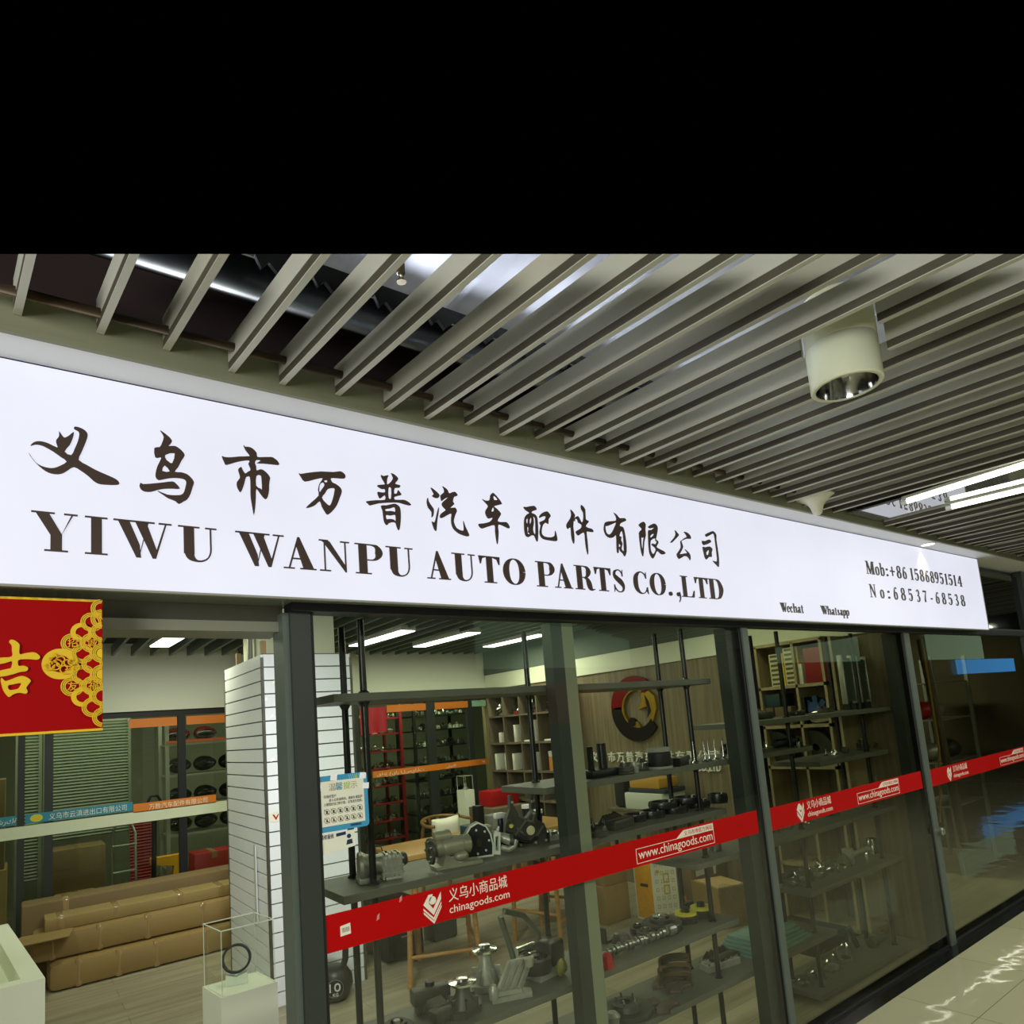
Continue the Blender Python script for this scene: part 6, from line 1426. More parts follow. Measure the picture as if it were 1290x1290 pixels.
W(wj).lathe([(0.035, 0), (0.035, 0.06), (0.015, 0.08), (0.012, 0.11), (0, 0.11)], None, 20).build('bottle', mat('spray_dark', (30, 40, 48), 0.3), wj)
W(wj).box(-0.03, 0.02, -0.012, 0.012, 0.11, 0.135, b=0.006).build('nozzle', M_white, wj)
rc_ = thing('reel', 'cream plastic reel standing behind the engine casting', 'reel', (1.60, 2.49, z))
W(rc_).lathe([(0.02, -0.015), (0.05, -0.015), (0.05, -0.010), (0.03, -0.008), (0.03, 0.008), (0.05, 0.010), (0.05, 0.015), (0.02, 0.015), (0.02, -0.015)], frame((0, 0, 0.05), 0, rx=math.pi / 2), 30).build('spool', mat('cream_plastic', (220, 216, 190), 0.4), rc_)
# second unit, shelf with the valves
z = BT[-0.30]
tw = T('two dark round pillars on a black base at the left of the valve shelf', 'brake_pedestal', 752, 981, z, 0.0, dy=2.30)
W(tw).box(-0.07, 0.11, -0.05, 0.05, 0, 0.035, b=0.01).build('base', M_black, tw)
for k in (0, 1): W(tw).tube((-0.03 + 0.075 * k, 0, 0.035), (-0.03 + 0.075 * k, 0, 0.14 + 0.01 * k), 0.016 + 0.006 * k, 16).build('pillar', M_rubber, tw)
r = T('dark pump with pulley on the valve shelf left of the drum', 'belt_pump', 788, 975, z, 0.5); pulley(r, 0.04, 0.05, M_dk2)
r = T('small brassy valve block on the valve shelf left of the drum', 'valve_block', 810, 970, z, 0.2)
W(r).box(-0.03, 0.03, -0.02, 0.02, 0, 0.035, b=0.005).build('block', M_steel, r)
for k in range(3): W(r).tube((-0.02 + 0.02 * k, 0, 0.035), (-0.02 + 0.02 * k, 0, 0.055), 0.006, 10).build('port', M_chrome, r)
r = T('small steel fitting beside the valve block', 'fitting', 800, 973, z, 0.9); W(r).lathe([(0.018, 0), (0.02, 0.02), (0.012, 0.03), (0.012, 0.05), (0, 0.05)], None, 14).build('body', M_alu, r)
r = T('black drum filter with grey end caps on the valve shelf', 'drum_filter', 832, 968, z); filter_drum(r)
r = T('black rubber mount lying right of the drum filter', 'rubber_mount', 858, 964, z, 0.4)
W(r).prism([(-0.07, -0.02), (0.07, -0.02), (0.05, 0.03), (-0.02, 0.06), (-0.06, 0.02)], 0, 0.04).build('body', M_rubber, r, smooth=False)
W(r).tube((0.05, 0, 0.02), (0.12, 0.0, 0.03), 0.016, 12).build('stud', M_dk2, r)
r = T('small red connector beside the rubber mount', 'connector', 855, 966, z, 0.2, dy=2.235); W(r).box(-0.012, 0.012, -0.01, 0.01, 0, 0.02, b=0.003).build('body', M_redp, r)
vk = T('slim shiny engine valve standing on its head on the valve shelf', 'engine_valve', 889, 960, z, group='engine valves standing on the shelf'); valve(vk)
for u, v in ((880, 962), (897, 959), (902, 957), (907, 959), (912, 956), (918, 955)):
    p = Pz(u, v, z); dup(vk, (p.x, min(max(p.y, 2.22), 2.5), z), 0, vk['label'])
r = T('black rubber bulb among the valves at the right end of the valve shelf', 'rubber_bulb', 915, 951, z, dy=2.42); W(r).ball((0, 0, 0.03), (0.032, 0.03, 0.03)).tube((0.02, 0, 0.04), (0.06, 0.0, 0.075), 0.008, 10).build('bulb', M_rubber, r)
# middle shelf, second half
z = BT[-0.54]
r = T('black hub of a brake disc at the far left of the belt shelf', 'brake_disc', 752, 1053, z); brake_disc(r, 0.05, 0.03)
r = T('dark casting with rounded arms on the belt shelf', 'control_arm', 782, 1043, z, 0.2); manifold(r, M_dk2, 0.16)
for k, (u, v, R_, zz, ry, lab) in enumerate(((800, 1030, 0.085, 0, 0.8, 'flat black belt coil lying lowest on the left of the belt shelf'), (822, 1032, 0.10, 0, 0.9, 'wide black belt coil in the middle of the belt shelf'), (850, 1026, 0.10, 0, 0.9, 'black tied belt coil on the right of the belt shelf'), (880, 1016, 0.095, 0, 0.9, 'black belt coil near the right pole of the belt shelf'), (905, 1012, 0.06, 0, 1.0, 'small thick black ring at the right end of the belt shelf'))):
    r = T(lab, 'belt_coil', u, v, z + zz, 0.0, dy=2.36, cat='belt'); belt_coil(r, (0.055, 0.062, 0.068, 0.06, 0.05)[k], 0.035 if k < 4 else 0.05, None, 1.0)
for k, (u, v, lab) in enumerate(((836, 1024, 'black belt coil stacked on the middle coils of the belt shelf'), (865, 1018, 'black belt coil stacked near the pole on the belt shelf'))):
    r = T(lab, 'belt_coil', u, v, z + 0.0365, 0.0, dy=2.36, cat='belt'); belt_coil(r, 0.07, 0.03, None, 1.0)
# printer-like box and papers stand on a sideboard behind
sb = Px(800, 1000, XR - 0.35)
sbd = thing('side_table', 'dark low table by the wood wall carrying the white box', 'table', (4.72, 4.35, 0))
MB().box(4.56, 4.94, 4.06, 4.78, 0.78, 0.81, b=0.004).build('table_top', M_cubby, sbd)
for xx in (4.60, 4.90):
    for yy in (4.10, 4.74): MB().tube((xx, yy, 0), (xx, yy, 0.78), 0.018, 10).build('leg', M_blackm, sbd)
tagbox('printer', 'white printer box on the dark table by the wood wall', 'printer', 4.58, 4.9, 4.10, 4.56, 0.811, 0.96, mat('printer_white', (206, 212, 196), 0.4), 0.01)
tagbox('folder_stack', 'dark folders lying on the white printer box', 'folder', 4.60, 4.88, 4.08, 4.52, 0.961, 1.0, mat('folder_blue', (56, 66, 74), 0.5))
oc = tagbox('yellow_parcel', 'flat yellow-brown parcel on top of the folders', 'parcel', 4.60, 4.86, 4.14, 4.5, 1.001, 1.09, mat('parcel_ochre', (188, 146, 62), 0.6), 0.008)
tagbox('shoulder_bag', 'dark cloth bag standing on the table left of the printer', 'bag', 4.62, 4.84, 4.60, 4.74, 0.811, 1.15, mat('cloth_dark', (52, 50, 46), 0.85, noise=0.2), 0.03)
# short shelf behind the red band
z = BT[-0.77]
r = T('small bright drum on the shelf below the red band, right of the web address', 'steel_drum', 901, 1071, z); W(r).lathe([(0.035, 0), (0.035, 0.035), (0.028, 0.04), (0, 0.04)], None, 24).build('drum', M_steel, r)
r = T('little silver clip beside the bright drum', 'clip', 938, 1061, z, 0.3); W(r).path([(-0.02, 0, 0.005), (0.0, 0, 0.03), (0.02, 0, 0.005), (0.04, 0.0, 0.02)], 0.004, 8).build('wire', M_chrome, r)
# low shelf: camshaft, pulleys, pumps
z = BT[-1.08]
r = T('long steel camshaft lying along the low shelf', 'camshaft', 808, 1194, z, -0.03, dy=2.29); camshaft(r, 0.48); r.scale = (1, 0.8, 0.85)
r = T('red painted cap at the left end of the camshaft', 'painted_plug', 765, 1213, z, 0.1, dy=2.22); W(r).lathe([(0.028, 0), (0.024, 0.05), (0.012, 0.06), (0, 0.062)], None, 8).build('plug', M_redp, r)
r = T('dark dome-shaped housing behind the left of the camshaft', 'dome_housing', 783, 1185, z, dy=2.40); W(r).lathe([(0.045, 0), (0.042, 0.02), (0.03, 0.04), (0, 0.05)], None, 24).build('dome', M_dk2, r)
r = T('small dark pulley behind the camshaft on the left', 'pulley', 805, 1181, z, dy=2.42); pulley(r, 0.042, 0.045)
r = T('small grey pulley just behind the camshaft', 'pulley', 815, 1187, z, dy=2.36); pulley(r, 0.045, 0.04, M_dk2)
r = T('dark green angle bracket behind the left end of the camshaft', 'angle_bracket', 765, 1180, z, 0.2, dy=2.46); W(r).box(-0.04, 0.04, -0.02, 0.02, 0, 0.01).box(-0.04, -0.03, -0.02, 0.02, 0.01, 0.07).build('bracket', M_dk2, r, smooth=False)
r = T('grey pump with silver top flange left of the big damper pulley', 'water_pump', 833, 1175, z, 0.3, dy=2.39); water_pump(r, 0.07, M_dk2); r.scale = (0.75, 0.75, 1)
r = T('big black damper pulley at the middle of the low shelf', 'damper_pulley', 860, 1170, z, dy=2.37); r.location.x = 2.55; pulley(r, 0.098, 0.06, M_rubber)
for k, (u, v, lab, yy) in enumerate(((873, 1154, 'left of two black clutches with yellow rings', 2.45), (893, 1149, 'right of two black clutches with yellow rings', 2.45))):
    r = T(lab, 'fan_clutch', u, v, z, dy=yy)
    r.location.x = 2.72 + 0.122 * k; r.location.y = 2.36
    W(r).lathe([(0.055, 0), (0.06, 0.03), (0.05, 0.04), (0, 0.042)], None, 28).build('body', M_rubber, r)
    W(r).lathe([(0.03, 0.04), (0.054, 0.038), (0.054, 0.05), (0.03, 0.052), (0.03, 0.04)], None, 28).build('yellow_ring', mat('ring_yellow', (196, 190, 50), 0.4), r)
    W(r).lathe([(0.02, 0.042), (0.02, 0.07), (0, 0.072)], None, 14).build('hub', M_black, r)
r = T('black block with orange tab at the right end of the low shelf', 'sensor_block', 905, 1152, z, dy=2.44); r.location.x = 2.875; r.location.y = 2.48; r.scale = (0.8, 0.8, 1)
W(r).box(-0.04, 0.04, -0.03, 0.03, 0, 0.05, b=0.006).build('block', M_black, r); W(r).box(-0.025, -0.01, -0.01, 0.01, 0.05, 0.075).build('orange_tab', M_orange, r, smooth=False)
# left half of the low shelf
r = T('black ribbed pulley at the bottom edge, leftmost on the low shelf', 'pulley', 500, 1292, z, dy=2.33); pulley(r, 0.06, 0.045, M_black, M_alu)
r = T('dark oblong reservoir behind the left water pump', 'reservoir', 543, 1268, z, -0.2, dy=2.42); W(r).box(-0.075, 0.075, -0.03, 0.03, 0.03, 0.09, b=0.01).build('tank', M_dk2, r); W(r).lathe([(0.018, 0.09), (0.018, 0.105), (0, 0.106)], None, 16).build('cap', M_black, r); W(r).box(-0.06, 0.06, -0.02, 0.02, 0, 0.03).build('foot', M_dk2, r, smooth=False)
r = T('dark water pump with shiny round flange at the bottom edge', 'water_pump', 585, 1278, z, 0.2, dy=2.30); water_pump(r, 0.125, M_dk2)
r = T('tall silver water pump with shiny round flange', 'water_pump', 614, 1248, z, 0.5, dy=2.44); water_pump(r, 0.165, M_alu)
r = T('silver aluminium bracket with slanted arms in front of the tall water pump', 'bracket', 640, 1266, z, -0.3, dy=2.29); bracket_alu(r)
r = T('dark casting between the two water pumps', 'manifold', 560, 1285, z, 0.1, dy=2.31); manifold(r, M_dk2, 0.11)
hp = T('grey bent pipe hoop standing on the low shelf', 'pipe_hoop', 655, 1225, z, dy=2.46)
pA, pB, pC, pD = Py(649, 1228, 2.46), Py(640, 1185, 2.46), Py(630, 1149, 2.46), Py(664, 1155, 2.46)
pE, pF = Py(678, 1175, 2.46), Py(680, 1204, 2.46)
MB().path([Vector((pA.x, 2.44, z + 0.014)), pB, Vector((pC.x - 0.0, 2.46, pC.z - 0.02)), Vector((pC.x + 0.02, 2.46, pC.z)), Vector((pD.x - 0.02, 2.46, pD.z + 0.01)), pE, Vector((pF.x, 2.46, z + 0.014))], 0.013, 14).build('pipe', mat('pipe_grey', (112, 116, 106), 0.35, 0.5), hp)
r = T('black pump with a toothed pulley at the right of the grey hoop', 'pump', 682, 1224, z, 0.25, dy=2.36); pump_assembly(r)
r = T('yellow-rimmed small pulley beside the black pump', 'small_pulley', 706, 1219, z, dy=2.30)
W(r).lathe([(0.006, 0), (0.033, 0.0), (0.036, 0.008), (0.028, 0.012), (0.02, 0.022), (0.006, 0.024), (0.006, 0)], frame((0, 0, 0.036), 0.3, rx=math.pi / 2), 28).build('wheel', mat('brass_yellow', (150, 146, 70), 0.35, 0.5), r)
r = T('brass pipe elbow at the right end of the first window low shelf', 'pipe_elbow', 722, 1209, z, 0.0, dy=2.36); r.location.x = 1.835
W(r).path([(-0.08, 0, 0.06), (-0.03, 0, 0.05), (0.03, 0, 0.04), (0.06, 0.0, 0.036)], 0.013, 12).tube((-0.0, 0, 0), (0.0, 0, 0.05), 0.01, 10).build('elbow', mat('brass_yellow', (150, 146, 70), 0.35, 0.5), r)
r = T('chrome fuel pump standing behind the brass elbow', 'fuel_pump', 722, 1205, z, 0.0, dy=2.46); r.location.x = 1.78; W(r).tube((-0.05, 0, 0.09), (0.05, 0, 0.09), 0.018, 16).build('barrel', M_chrome, r); W(r).tube((0, 0, 0), (0, 0, 0.09), 0.012, 10).build('leg', M_dk2, r)
# lowest hanging shelf
z = BT[-1.35]
r = T('large brake disc with toothed hub at the left of the brake pads', 'brake_disc', 790, 1280, z, dy=2.33); brake_disc(r, 0.12, 0.03)
r = T('silver round hub at the left of the large brake disc', 'hub', 772, 1285, z, dy=2.30); W(r).lathe([(0.03, 0), (0.035, 0.03), (0.02, 0.045), (0, 0.045)], None, 24).build('hub', M_alu, r)
pads = [(815, 1262, 0.3, 'lower left brown brake pad'), (834, 1250, 0.25, 'upper left brown brake pad'), (838, 1270, 0.3, 'front brown brake pad nearest the glass'), (856, 1256, 0.2, 'right brown brake pad under the brake shoes')]
for k, (u, v, a, lab) in enumerate(pads):
    r = T(lab + ' on the lowest hanging shelf', 'brake_pad', u, v, z + (0.0 if k in (0, 2) else 0.0), a, cat='brake pad'); r.location.y = (2.30, 2.43, 2.235, 2.33)[k]; r.location.x = Py(u, v, r.location.y).x; r.scale = (0.8,) * 3; brake_pad(r)
for k, (u, v, zz, lab) in enumerate(((872, 1250, 0.001, 'bottom brown curved brake shoe'), (872, 1246, 0.042, 'middle brown curved brake shoe'), (876, 1242, 0.084, 'top brown curved brake shoe'))):
    r = T(lab + ' of the stack beside the brake pads', 'brake_shoe', u, v, z + zz, -0.35 + 0.1 * k, cat='brake shoe', dy=2.33); r.location.x = 2.58 + 0.012 * k; r.scale = (0.98,) * 3; brake_shoe(r, 0.105)
r = T('silver valve body plate with many holes right of the brake shoes', 'valve_plate', 908, 1230, z, -0.12, dy=2.36); r.scale = (0.8, 0.75, 1); head_plate(r)
r = T('black finned casting behind the silver valve body plate', 'casting', 920, 1218, z, 0.0, dy=2.40); r.location.x = 2.985; r.location.y = 2.36; manifold(r, M_rubber, 0.19)
M_teal = mat('teal_glass', (110, 146, 136), 0.12, noise=0.25, scale=9, stretch=(1, 1, 14))
for k in range(5):
    o = MB().box(3.10 - 0.0 + 0.012 * k, 3.62 - 0.02 * k, 2.235 + 0.012 * k, 2.49 - 0.008 * k, z + 0.017 * k, z + 0.017 * k + 0.015, b=0.002).build('glass_plate', M_teal, None)
    tag(o, 'teal wrapped glass plate in the low pile behind the first mullion', 'glass plate', 'pile of teal glass plates')
# floor level
z = BT[-1.61] if -1.61 in BT else BT[-1.62]
r = T('silver hydraulic cylinder lying on the floor-level shelf', 'hydraulic_cylinder', 722, 1284, z, 0.2, dy=2.36); r.location.x = 2.02
W(r).tube((-0.10, 0, 0.025), (0.10, 0, 0.025), 0.022, 16).build('barrel', M_chrome, r); W(r).tube((-0.2, 0, 0.025), (-0.1, 0, 0.025), 0.008, 10).build('rod', M_dk2, r); W(r).path([(-0.06, 0, 0.05), (-0.06, 0, 0.08), (-0.09, 0, 0.1), (-0.12, 0, 0.09)], 0.006, 8).build('hook', M_chrome, r)

# third unit (middle window)
z = BT[-0.12]
radiator('silver car radiator core standing on the upper shelf of the middle window', 4.66, 2.36, z, 0.30, 0.19)
radiator('second car radiator core beside the right mullion on the upper shelf', 4.86, 2.36, z, 0.29, 0.17)
for k, (u, v, lab, f) in enumerate(((962, 908, 'dark brake caliper on the upper shelf of the middle window, leftmost', 'm'), (1004, 903, 'black ring on the upper shelf of the middle window', 'b'), (1040, 899, 'dark disc on the upper shelf of the middle window left of the radiators', 'd'))):
    r = T(lab, 'car_part', u, v, z, 0.3 * k, dy=2.36)
    {'m': lambda: manifold(r, M_dk2, 0.14), 'b': lambda: belt_coil(r, 0.05, 0.03), 'd': lambda: brake_disc(r, 0.05, 0.02), 'p': lambda: pulley(r, 0.05, 0.05)}[f]()
z = BT[-0.30]
r = T('silver bent bracket at the left of the dark blue hose', 'bent_bracket', 962, 948, z, 0.3); W(r).path([(-0.03, 0, 0.07), (-0.04, 0, 0.03), (-0.01, 0, 0.008), (0.04, 0, 0.02), (0.06, 0, 0.06)], 0.007, 8).build('bracket', M_chrome, r)
r = T('dark blue corrugated hose lying on the shelf of the middle window', 'hose', 988, 944, z, 0.05, dy=2.33)
mb = W(r)
for k in range(14): mb.lathe([(0.020, 0), (0.026, 0.006), (0.020, 0.012)], frame((-0.1 + k * 0.0165, 0, 0.027), 0, ry=math.pi / 2), 16)
mb.build('corrugation', mat('hose_navy', (22, 30, 44), 0.35), r); W(r).path([(0.13, 0, 0.027), (0.17, 0, 0.05), (0.22, 0.0, 0.035)], 0.006, 8).build('tail', M_dk2, r)
r = T('small shiny clamp at the right of the dark blue hose', 'clamp', 1013, 941, z, 0.3); W(r).lathe([(0.016, 0), (0.02, 0), (0.02, 0.03), (0.016, 0.03), (0.016, 0)], None, 20).build('band', M_chrome, r)
z = BT[-0.40]
for k, (u, v, lab, f) in enumerate(((1042, 958, 'shiny pair of valves on the short shelf, leftmost', 'v'), (1052, 956, 'shiny domed cap on the short shelf', 'c'), (1066, 954, 'dark valve block on the short shelf', 'p'), (1088, 951, 'black pump on the short shelf', 'k'), (1101, 950, 'bright steel spindle on the short shelf', 's'), (1122, 947, 'green tray part at the right end of the short shelf', 'g'))):
    r = T(lab, 'car_part', u, v, z, 0.2 * k, dy=2.36)
    if f == 'v': valve(r, 0.05)
    elif f == 'c': W(r).lathe([(0.022, 0), (0.022, 0.02), (0.012, 0.035), (0, 0.038)], None, 18).build('cap', M_chrome, r)
    elif f == 'p': W(r).box(-0.03, 0.03, -0.02, 0.02, 0, 0.04, b=0.005).build('block', M_dk2, r)
    elif f == 'k': pulley(r, 0.04, 0.07)
    elif f == 's': W(r).tube((-0.06, 0, 0.02), (0.08, 0, 0.02), 0.007, 10).lathe([(0.02, 0), (0.02, 0.02)], frame((-0.06, 0, 0.02), 0, ry=math.pi / 2), 16).build('spindle', M_chrome, r)
    else: W(r).box(-0.05, 0.09, -0.04, 0.04, 0, 0.05, b=0.006).build('tray', mat('tray_green', (40, 84, 52), 0.5), r)
z = BT[-0.77]
for k, (u, v, s_, lab) in enumerate(((978, 1060, (0.12, 0.12, 0.06), 'clear bag of dark parts just below the logo of the middle red band'), (1004, 1052, (0.12, 0.12, 0.07), 'clear bag of wires below the middle red band'), (1022, 1047, (0.13, 0.12, 0.08), 'clear bag of bolts below the middle red band'), (1050, 1040, (0.14, 0.12, 0.06), 'clear bag with a bright tin below the middle red band'), (1086, 1030, (0.14, 0.12, 0.07), 'clear bag right of the middle web address'))):
    p = Pz(u, v, z); bag(lab, (p.x, 2.36, z), (s_[0] * 0.9, 0.10, s_[2]), [M_dk2, M_rubber, M_alu, M_chrome, M_dk2][k], seed=40 + k)
r = T('silver grille bracket standing in the shelf of the middle window', 'grille_bracket', 1112, 1025, z, 0.2, dy=2.44); W(r).prism([(-0.04, 0), (0.05, 0), (0.03, 0.16), (-0.05, 0.16)], -0.004, 0.004, frame((0, 0, 0), 0, rx=math.pi / 2), [[(-0.025, 0.02), (0.03, 0.02), (0.015, 0.07), (-0.03, 0.07)], [(-0.03, 0.085), (0.015, 0.085), (0.01, 0.145), (-0.035, 0.145)]]).build('bracket', M_alu, r, smooth=False)
z = BT[-1.10]
for k, (u, v, s_, m_, lab) in enumerate(((988, 1110, (0.14, 0.12, 0.08), M_chrome, 'clear bag of bright valves at the left of the bag shelf'), (1004, 1104, (0.14, 0.14, 0.09), M_alu, 'clear bag of pale castings on the bag shelf'), (1024, 1098, (0.14, 0.13, 0.10), M_alu, 'puffed clear bag of silver parts on the bag shelf'), (1044, 1092, (0.14, 0.13, 0.09), M_chrome, 'clear bag of shiny tubes on the bag shelf'), (1064, 1080, (0.17, 0.14, 0.08), mat('olive_cloth', (110, 108, 50), 0.7), 'clear bag with an olive part and a white tag'))):
    p = Pz(u, v, z); p.x = (3.68, 3.82, 3.96, 4.10, 4.27)[k]; bag(lab, (p.x, 2.36, z), (s_[0] * 0.78, 0.10, s_[2]), m_, seed=60 + k)
r = T('dark blue folded mat at the left end of the bag shelf', 'folded_mat', 978, 1112, z, 0.1, dy=2.46); r.location.x = 3.86; r.location.y = 2.482; r.scale = (1, 0.5, 1); W(r).box(-0.08, 0.1, -0.03, 0.04, 0, 0.03, b=0.008).build('mat', mat('mat_navy', (24, 34, 46), 0.7), r)
r = T('grey steering tube with square bracket on the bag shelf', 'steering_tube', 1086, 1068, z, 0.0, dy=2.36); r.location.x = 4.45
W(r).tube((-0.1, 0, 0.05), (0.16, 0, 0.05), 0.018, 14).box(-0.13, -0.08, -0.03, 0.03, 0, 0.1, None, 0.008).build('tube', M_alu, r)
r = T('bag of foil-wrapped parts at the right end of the bag shelf', 'foil_bag', 1135, 1058, z, 0.0, dy=2.36, cat='plastic bag'); r.location.x = 4.66
W(r).grid(lambda a, b: (0.07 * (1 - 0.5 * b * b) * math.cos(6.283 * a) * (1 + 0.15 * math.sin(31 * a)), 0.05 * (1 - 0.5 * b * b) * math.sin(6.283 * a) * (1 + 0.15 * math.sin(23 * a)), 0.11 * b), 24, 6).build('foil', M_chrome, r, smooth=False)
z = BT[-1.65] if -1.65 in BT else BT[-1.64]
for k, (u, v, s_, lab) in enumerate(((1012, 1219, (0.12, 0.12, 0.05), 'bagged ring at the left of the floor-level shelf'), (1024, 1213, (0.13, 0.13, 0.08), 'clear bag with a dark ring on the floor-level shelf'), (1050, 1195, (0.18, 0.15, 0.12), 'big puffed clear bag on the floor-level shelf'), (1072, 1188, (0.17, 0.15, 0.13), 'crinkled clear bag at the back of the floor-level shelf'))):
    bag(lab, ((3.66, 3.80, 3.965, 4.15)[k], 2.36, z), (s_[0] * 0.82, 0.105, s_[2]), [M_alu, M_rubber, M_alu, M_chrome][k], seed=80 + k)
r = T('black two-pronged puller on the floor-level shelf', 'puller', 1085, 1180, z, 0.2, dy=2.40); r.location.x = 4.33
for s in (-1, 1): W(r).tube((0.02 * s + 0.08, 0, 0.01), (0.02 * s - 0.05, 0, 0.16), 0.012, 10).build('prong', M_rubber, r)
r = T('dark drive shaft lying at the right end of the floor-level shelf', 'drive_shaft', 1110, 1170, z, 0.0, dy=2.34); r.location.x = 4.55; W(r).tube((-0.12, 0, 0.03), (0.15, 0, 0.03), 0.02, 14).lathe([(0.03, 0), (0.035, 0.05), (0.02, 0.06)], frame((-0.12, 0, 0.035), 0, ry=math.pi / 2), 18).build('shaft', M_dk2, r)
ds = thing('chrome_axle', 'thin chrome axle with a star end lying on the floor behind the floor-level shelf', 'car part', (4.5, 2.9, 0.0))
MB().tube((4.2, 2.9, 0.05), (4.62, 2.75, 0.05), 0.008, 10).lathe([(0.05, 0), (0.05, 0.01)], frame((4.62, 2.75, 0.05), -0.3, ry=math.pi / 2), 6).build('axle', M_chrome, ds)
M_blackbin = mat('tray_black', (16, 17, 16), 0.5)
tagbox('floor_tray', 'long black tray of parts on the floor by the right wall', 'tray', 4.25, 4.68, 2.62, 3.05, 0.0, 0.10, M_blackbin)
# ================================================================== stickers on the glass, banner, poster
M_band = mat('band_red', (178, 4, 5), 0.5, noise=0.05, scale=2, spec=0.12)
M_bandw = mat('band_white', (232, 226, 208), 0.45)
GF = G - 0.006
ZR0, ZR1 = EYE - 0.313 * G, EYE - 0.2595 * G
def band(x0, x1, label, lx, wx, scale=1.0, z0=ZR0, z1=ZR1, qr=True):
    r = thing('safety_stripe', label, 'safety stripe', ((x0 + x1) / 2, GF, z0))
    MB().box(x0, x1, GF - 0.001, GF, z0, z1).build('stripe', M_band, r, smooth=False)
    F = face_frame(GF - 0.001); h = z1 - z0; m = (z0 + z1) / 2
    # chevron logo
    def lg(p): return [(lx + a * h * 0.46, m + b * h * 0.46) for a, b in p]
    MB(F).prism(lg([(-0.72, 0.25), (-0.30, 0.82), (0.02, 0.80), (-0.32, 0.28), (0.0, -0.12), (0.62, 0.82), (0.62, 0.38), (0.0, -0.52)]), 0, 0.0012).build('logo_chevron', M_bandw, r, smooth=False)
    for k in (0, 1):
        o_ = -0.22 * k - 0.12
        MB(F).prism(lg([(-0.72, 0.06 + o_ + 0.10), (-0.72, -0.04 + o_ + 0.06), (0.0, -0.62 + o_ - 0.1), (0.62, 0.1 + o_ + 0.1), (0.62, 0.2 + o_ + 0.12), (0.0, -0.50 + o_ - 0.06)]), 0, 0.0012).build('logo_line', M_bandw, r, smooth=False)
    MB(F).lathe([(h * 0.12, 0), (h * 0.12, 0.0012), (0, 0.0012)], Matrix.Translation((lx - h * 0.01, m + h * 0.19, 0)), 20).build('logo_dot', M_bandw, r)
    tx = lx + h * 0.56
    MB(F).text('义乌小商品城', Matrix.Translation((tx, m + h * 0.05, 0)), h * 0.40 * 1.05, 0.002, fit=h * 2.22).build('lettering', M_bandw, r, smooth=False)
    MB(F).text('chinagoods.com', Matrix.Translation((tx, m - h * 0.32, 0)), h * 0.33, 0.002, fit=h * 2.28).build('lettering', M_bandw, r, smooth=False)
    # framed web address with the tab over it
    w = h * 4.75; t = 0.0025
    fr_ = [(wx, z0 + h * 0.10), (wx + w, z0 + h * 0.10), (wx + w, z0 + h * 0.66), (wx, z0 + h * 0.66)]
    MB(F).prism(fr_, 0, 0.001, None, [[(fr_[0][0] + t, fr_[0][1] + t), (fr_[1][0] - t, fr_[1][1] + t), (fr_[2][0] - t, fr_[2][1] - t), (fr_[3][0] + t, fr_[3][1] - t)]]).build('address_frame', M_bandw, r, smooth=False)
    MB(F).text('www.chinagoods.com', Matrix.Translation((wx + h * 0.12, z0 + h * 0.26, 0)), h * 0.50, 0.002, fit=w - h * 0.24).build('lettering', M_bandw, r, smooth=False)
    MB(F).prism([(wx + w * 0.50, z0 + h * 0.66), (wx + w, z0 + h * 0.66), (wx + w, z0 + h * 0.92), (wx + w * 0.60, z0 + h * 0.92), (wx + w * 0.565, z0 + h * 0.84)], 0, 0.001).build('address_tab', M_bandw, r, smooth=False)
    MB(F).text('义乌市场官方网站', Matrix.Translation((wx + w * 0.60, z0 + h * 0.705, 0)), h * 0.20, 0.0032, fit=w * 0.385).build('lettering', M_band, r, smooth=False)
    return r
def bx_(u, zz): return ux(u, zz, GF)
zm = (ZR0 + ZR1) / 2
s1 = band(0.768, 3.03, 'red safety stripe with white logo and web address across the first window', bx_(545.5, zm), bx_(801, zm))
MB(face_frame(GF - 0.001)).box(0, 0, 0, 0, 0, 0) if False else None
pst = thing('price_sticker', 'small white barcode sticker at the left end of the first red stripe', 'sticker', (bx_(434, zm), GF, zm))
xq = bx_(428.5, zm); MB(face_frame(GF - 0.0012)).prism([(xq, zm - 0.016), (xq + 0.034, zm - 0.014), (xq + 0.033, zm + 0.018), (xq, zm + 0.014)], 0, 0.001).build('paper', M_bandw, pst, smooth=False)
mb = MB(face_frame(GF - 0.0022))
for i, w_ in enumerate((1, 2, 1, 1, 2, 1, 2)): mb.prism([(xq + 0.006 + i * 0.0035, zm - 0.006), (xq + 0.006 + i * 0.0035 + 0.0009 * w_, zm - 0.006), (xq + 0.006 + i * 0.0035 + 0.0009 * w_, zm + 0.008), (xq + 0.006 + i * 0.0035, zm + 0.008)], 0, 0.0004)
mb.build('bars', M_dk2, pst, smooth=False)
for k, (u, v) in enumerate(((474, 1160), (502.5, 1137))):
    p = Py(u, v, GF); tag(MB(face_frame(GF - 0.0012)).prism([(p.x, p.z), (p.x + 0.010, p.z + 0.004), (p.x + 0.012, p.z + 0.022), (p.x + 0.004, p.z + 0.016)], 0, 0.0008).build('scuff', mat('scuff_pink', (206, 130, 124), 0.6)), ['pale scuff mark near the left end of the first red stripe', 'tiny pale scuff at the upper edge of the first red stripe'][k], 'scuff')
s2 = band(3.14, 4.93, 'red safety stripe with white logo and web address across the middle window', bx_(1008.5, zm), bx_(1079.5, zm), z0=EYE - 0.317 * G, z1=EYE - 0.2625 * G)
s3 = band(5.07, 7.40, 'red safety stripe across the far right window', bx_(1195.5, zm), bx_(1259, zm), z0=EYE - 0.321 * G, z1=EYE - 0.266 * G)

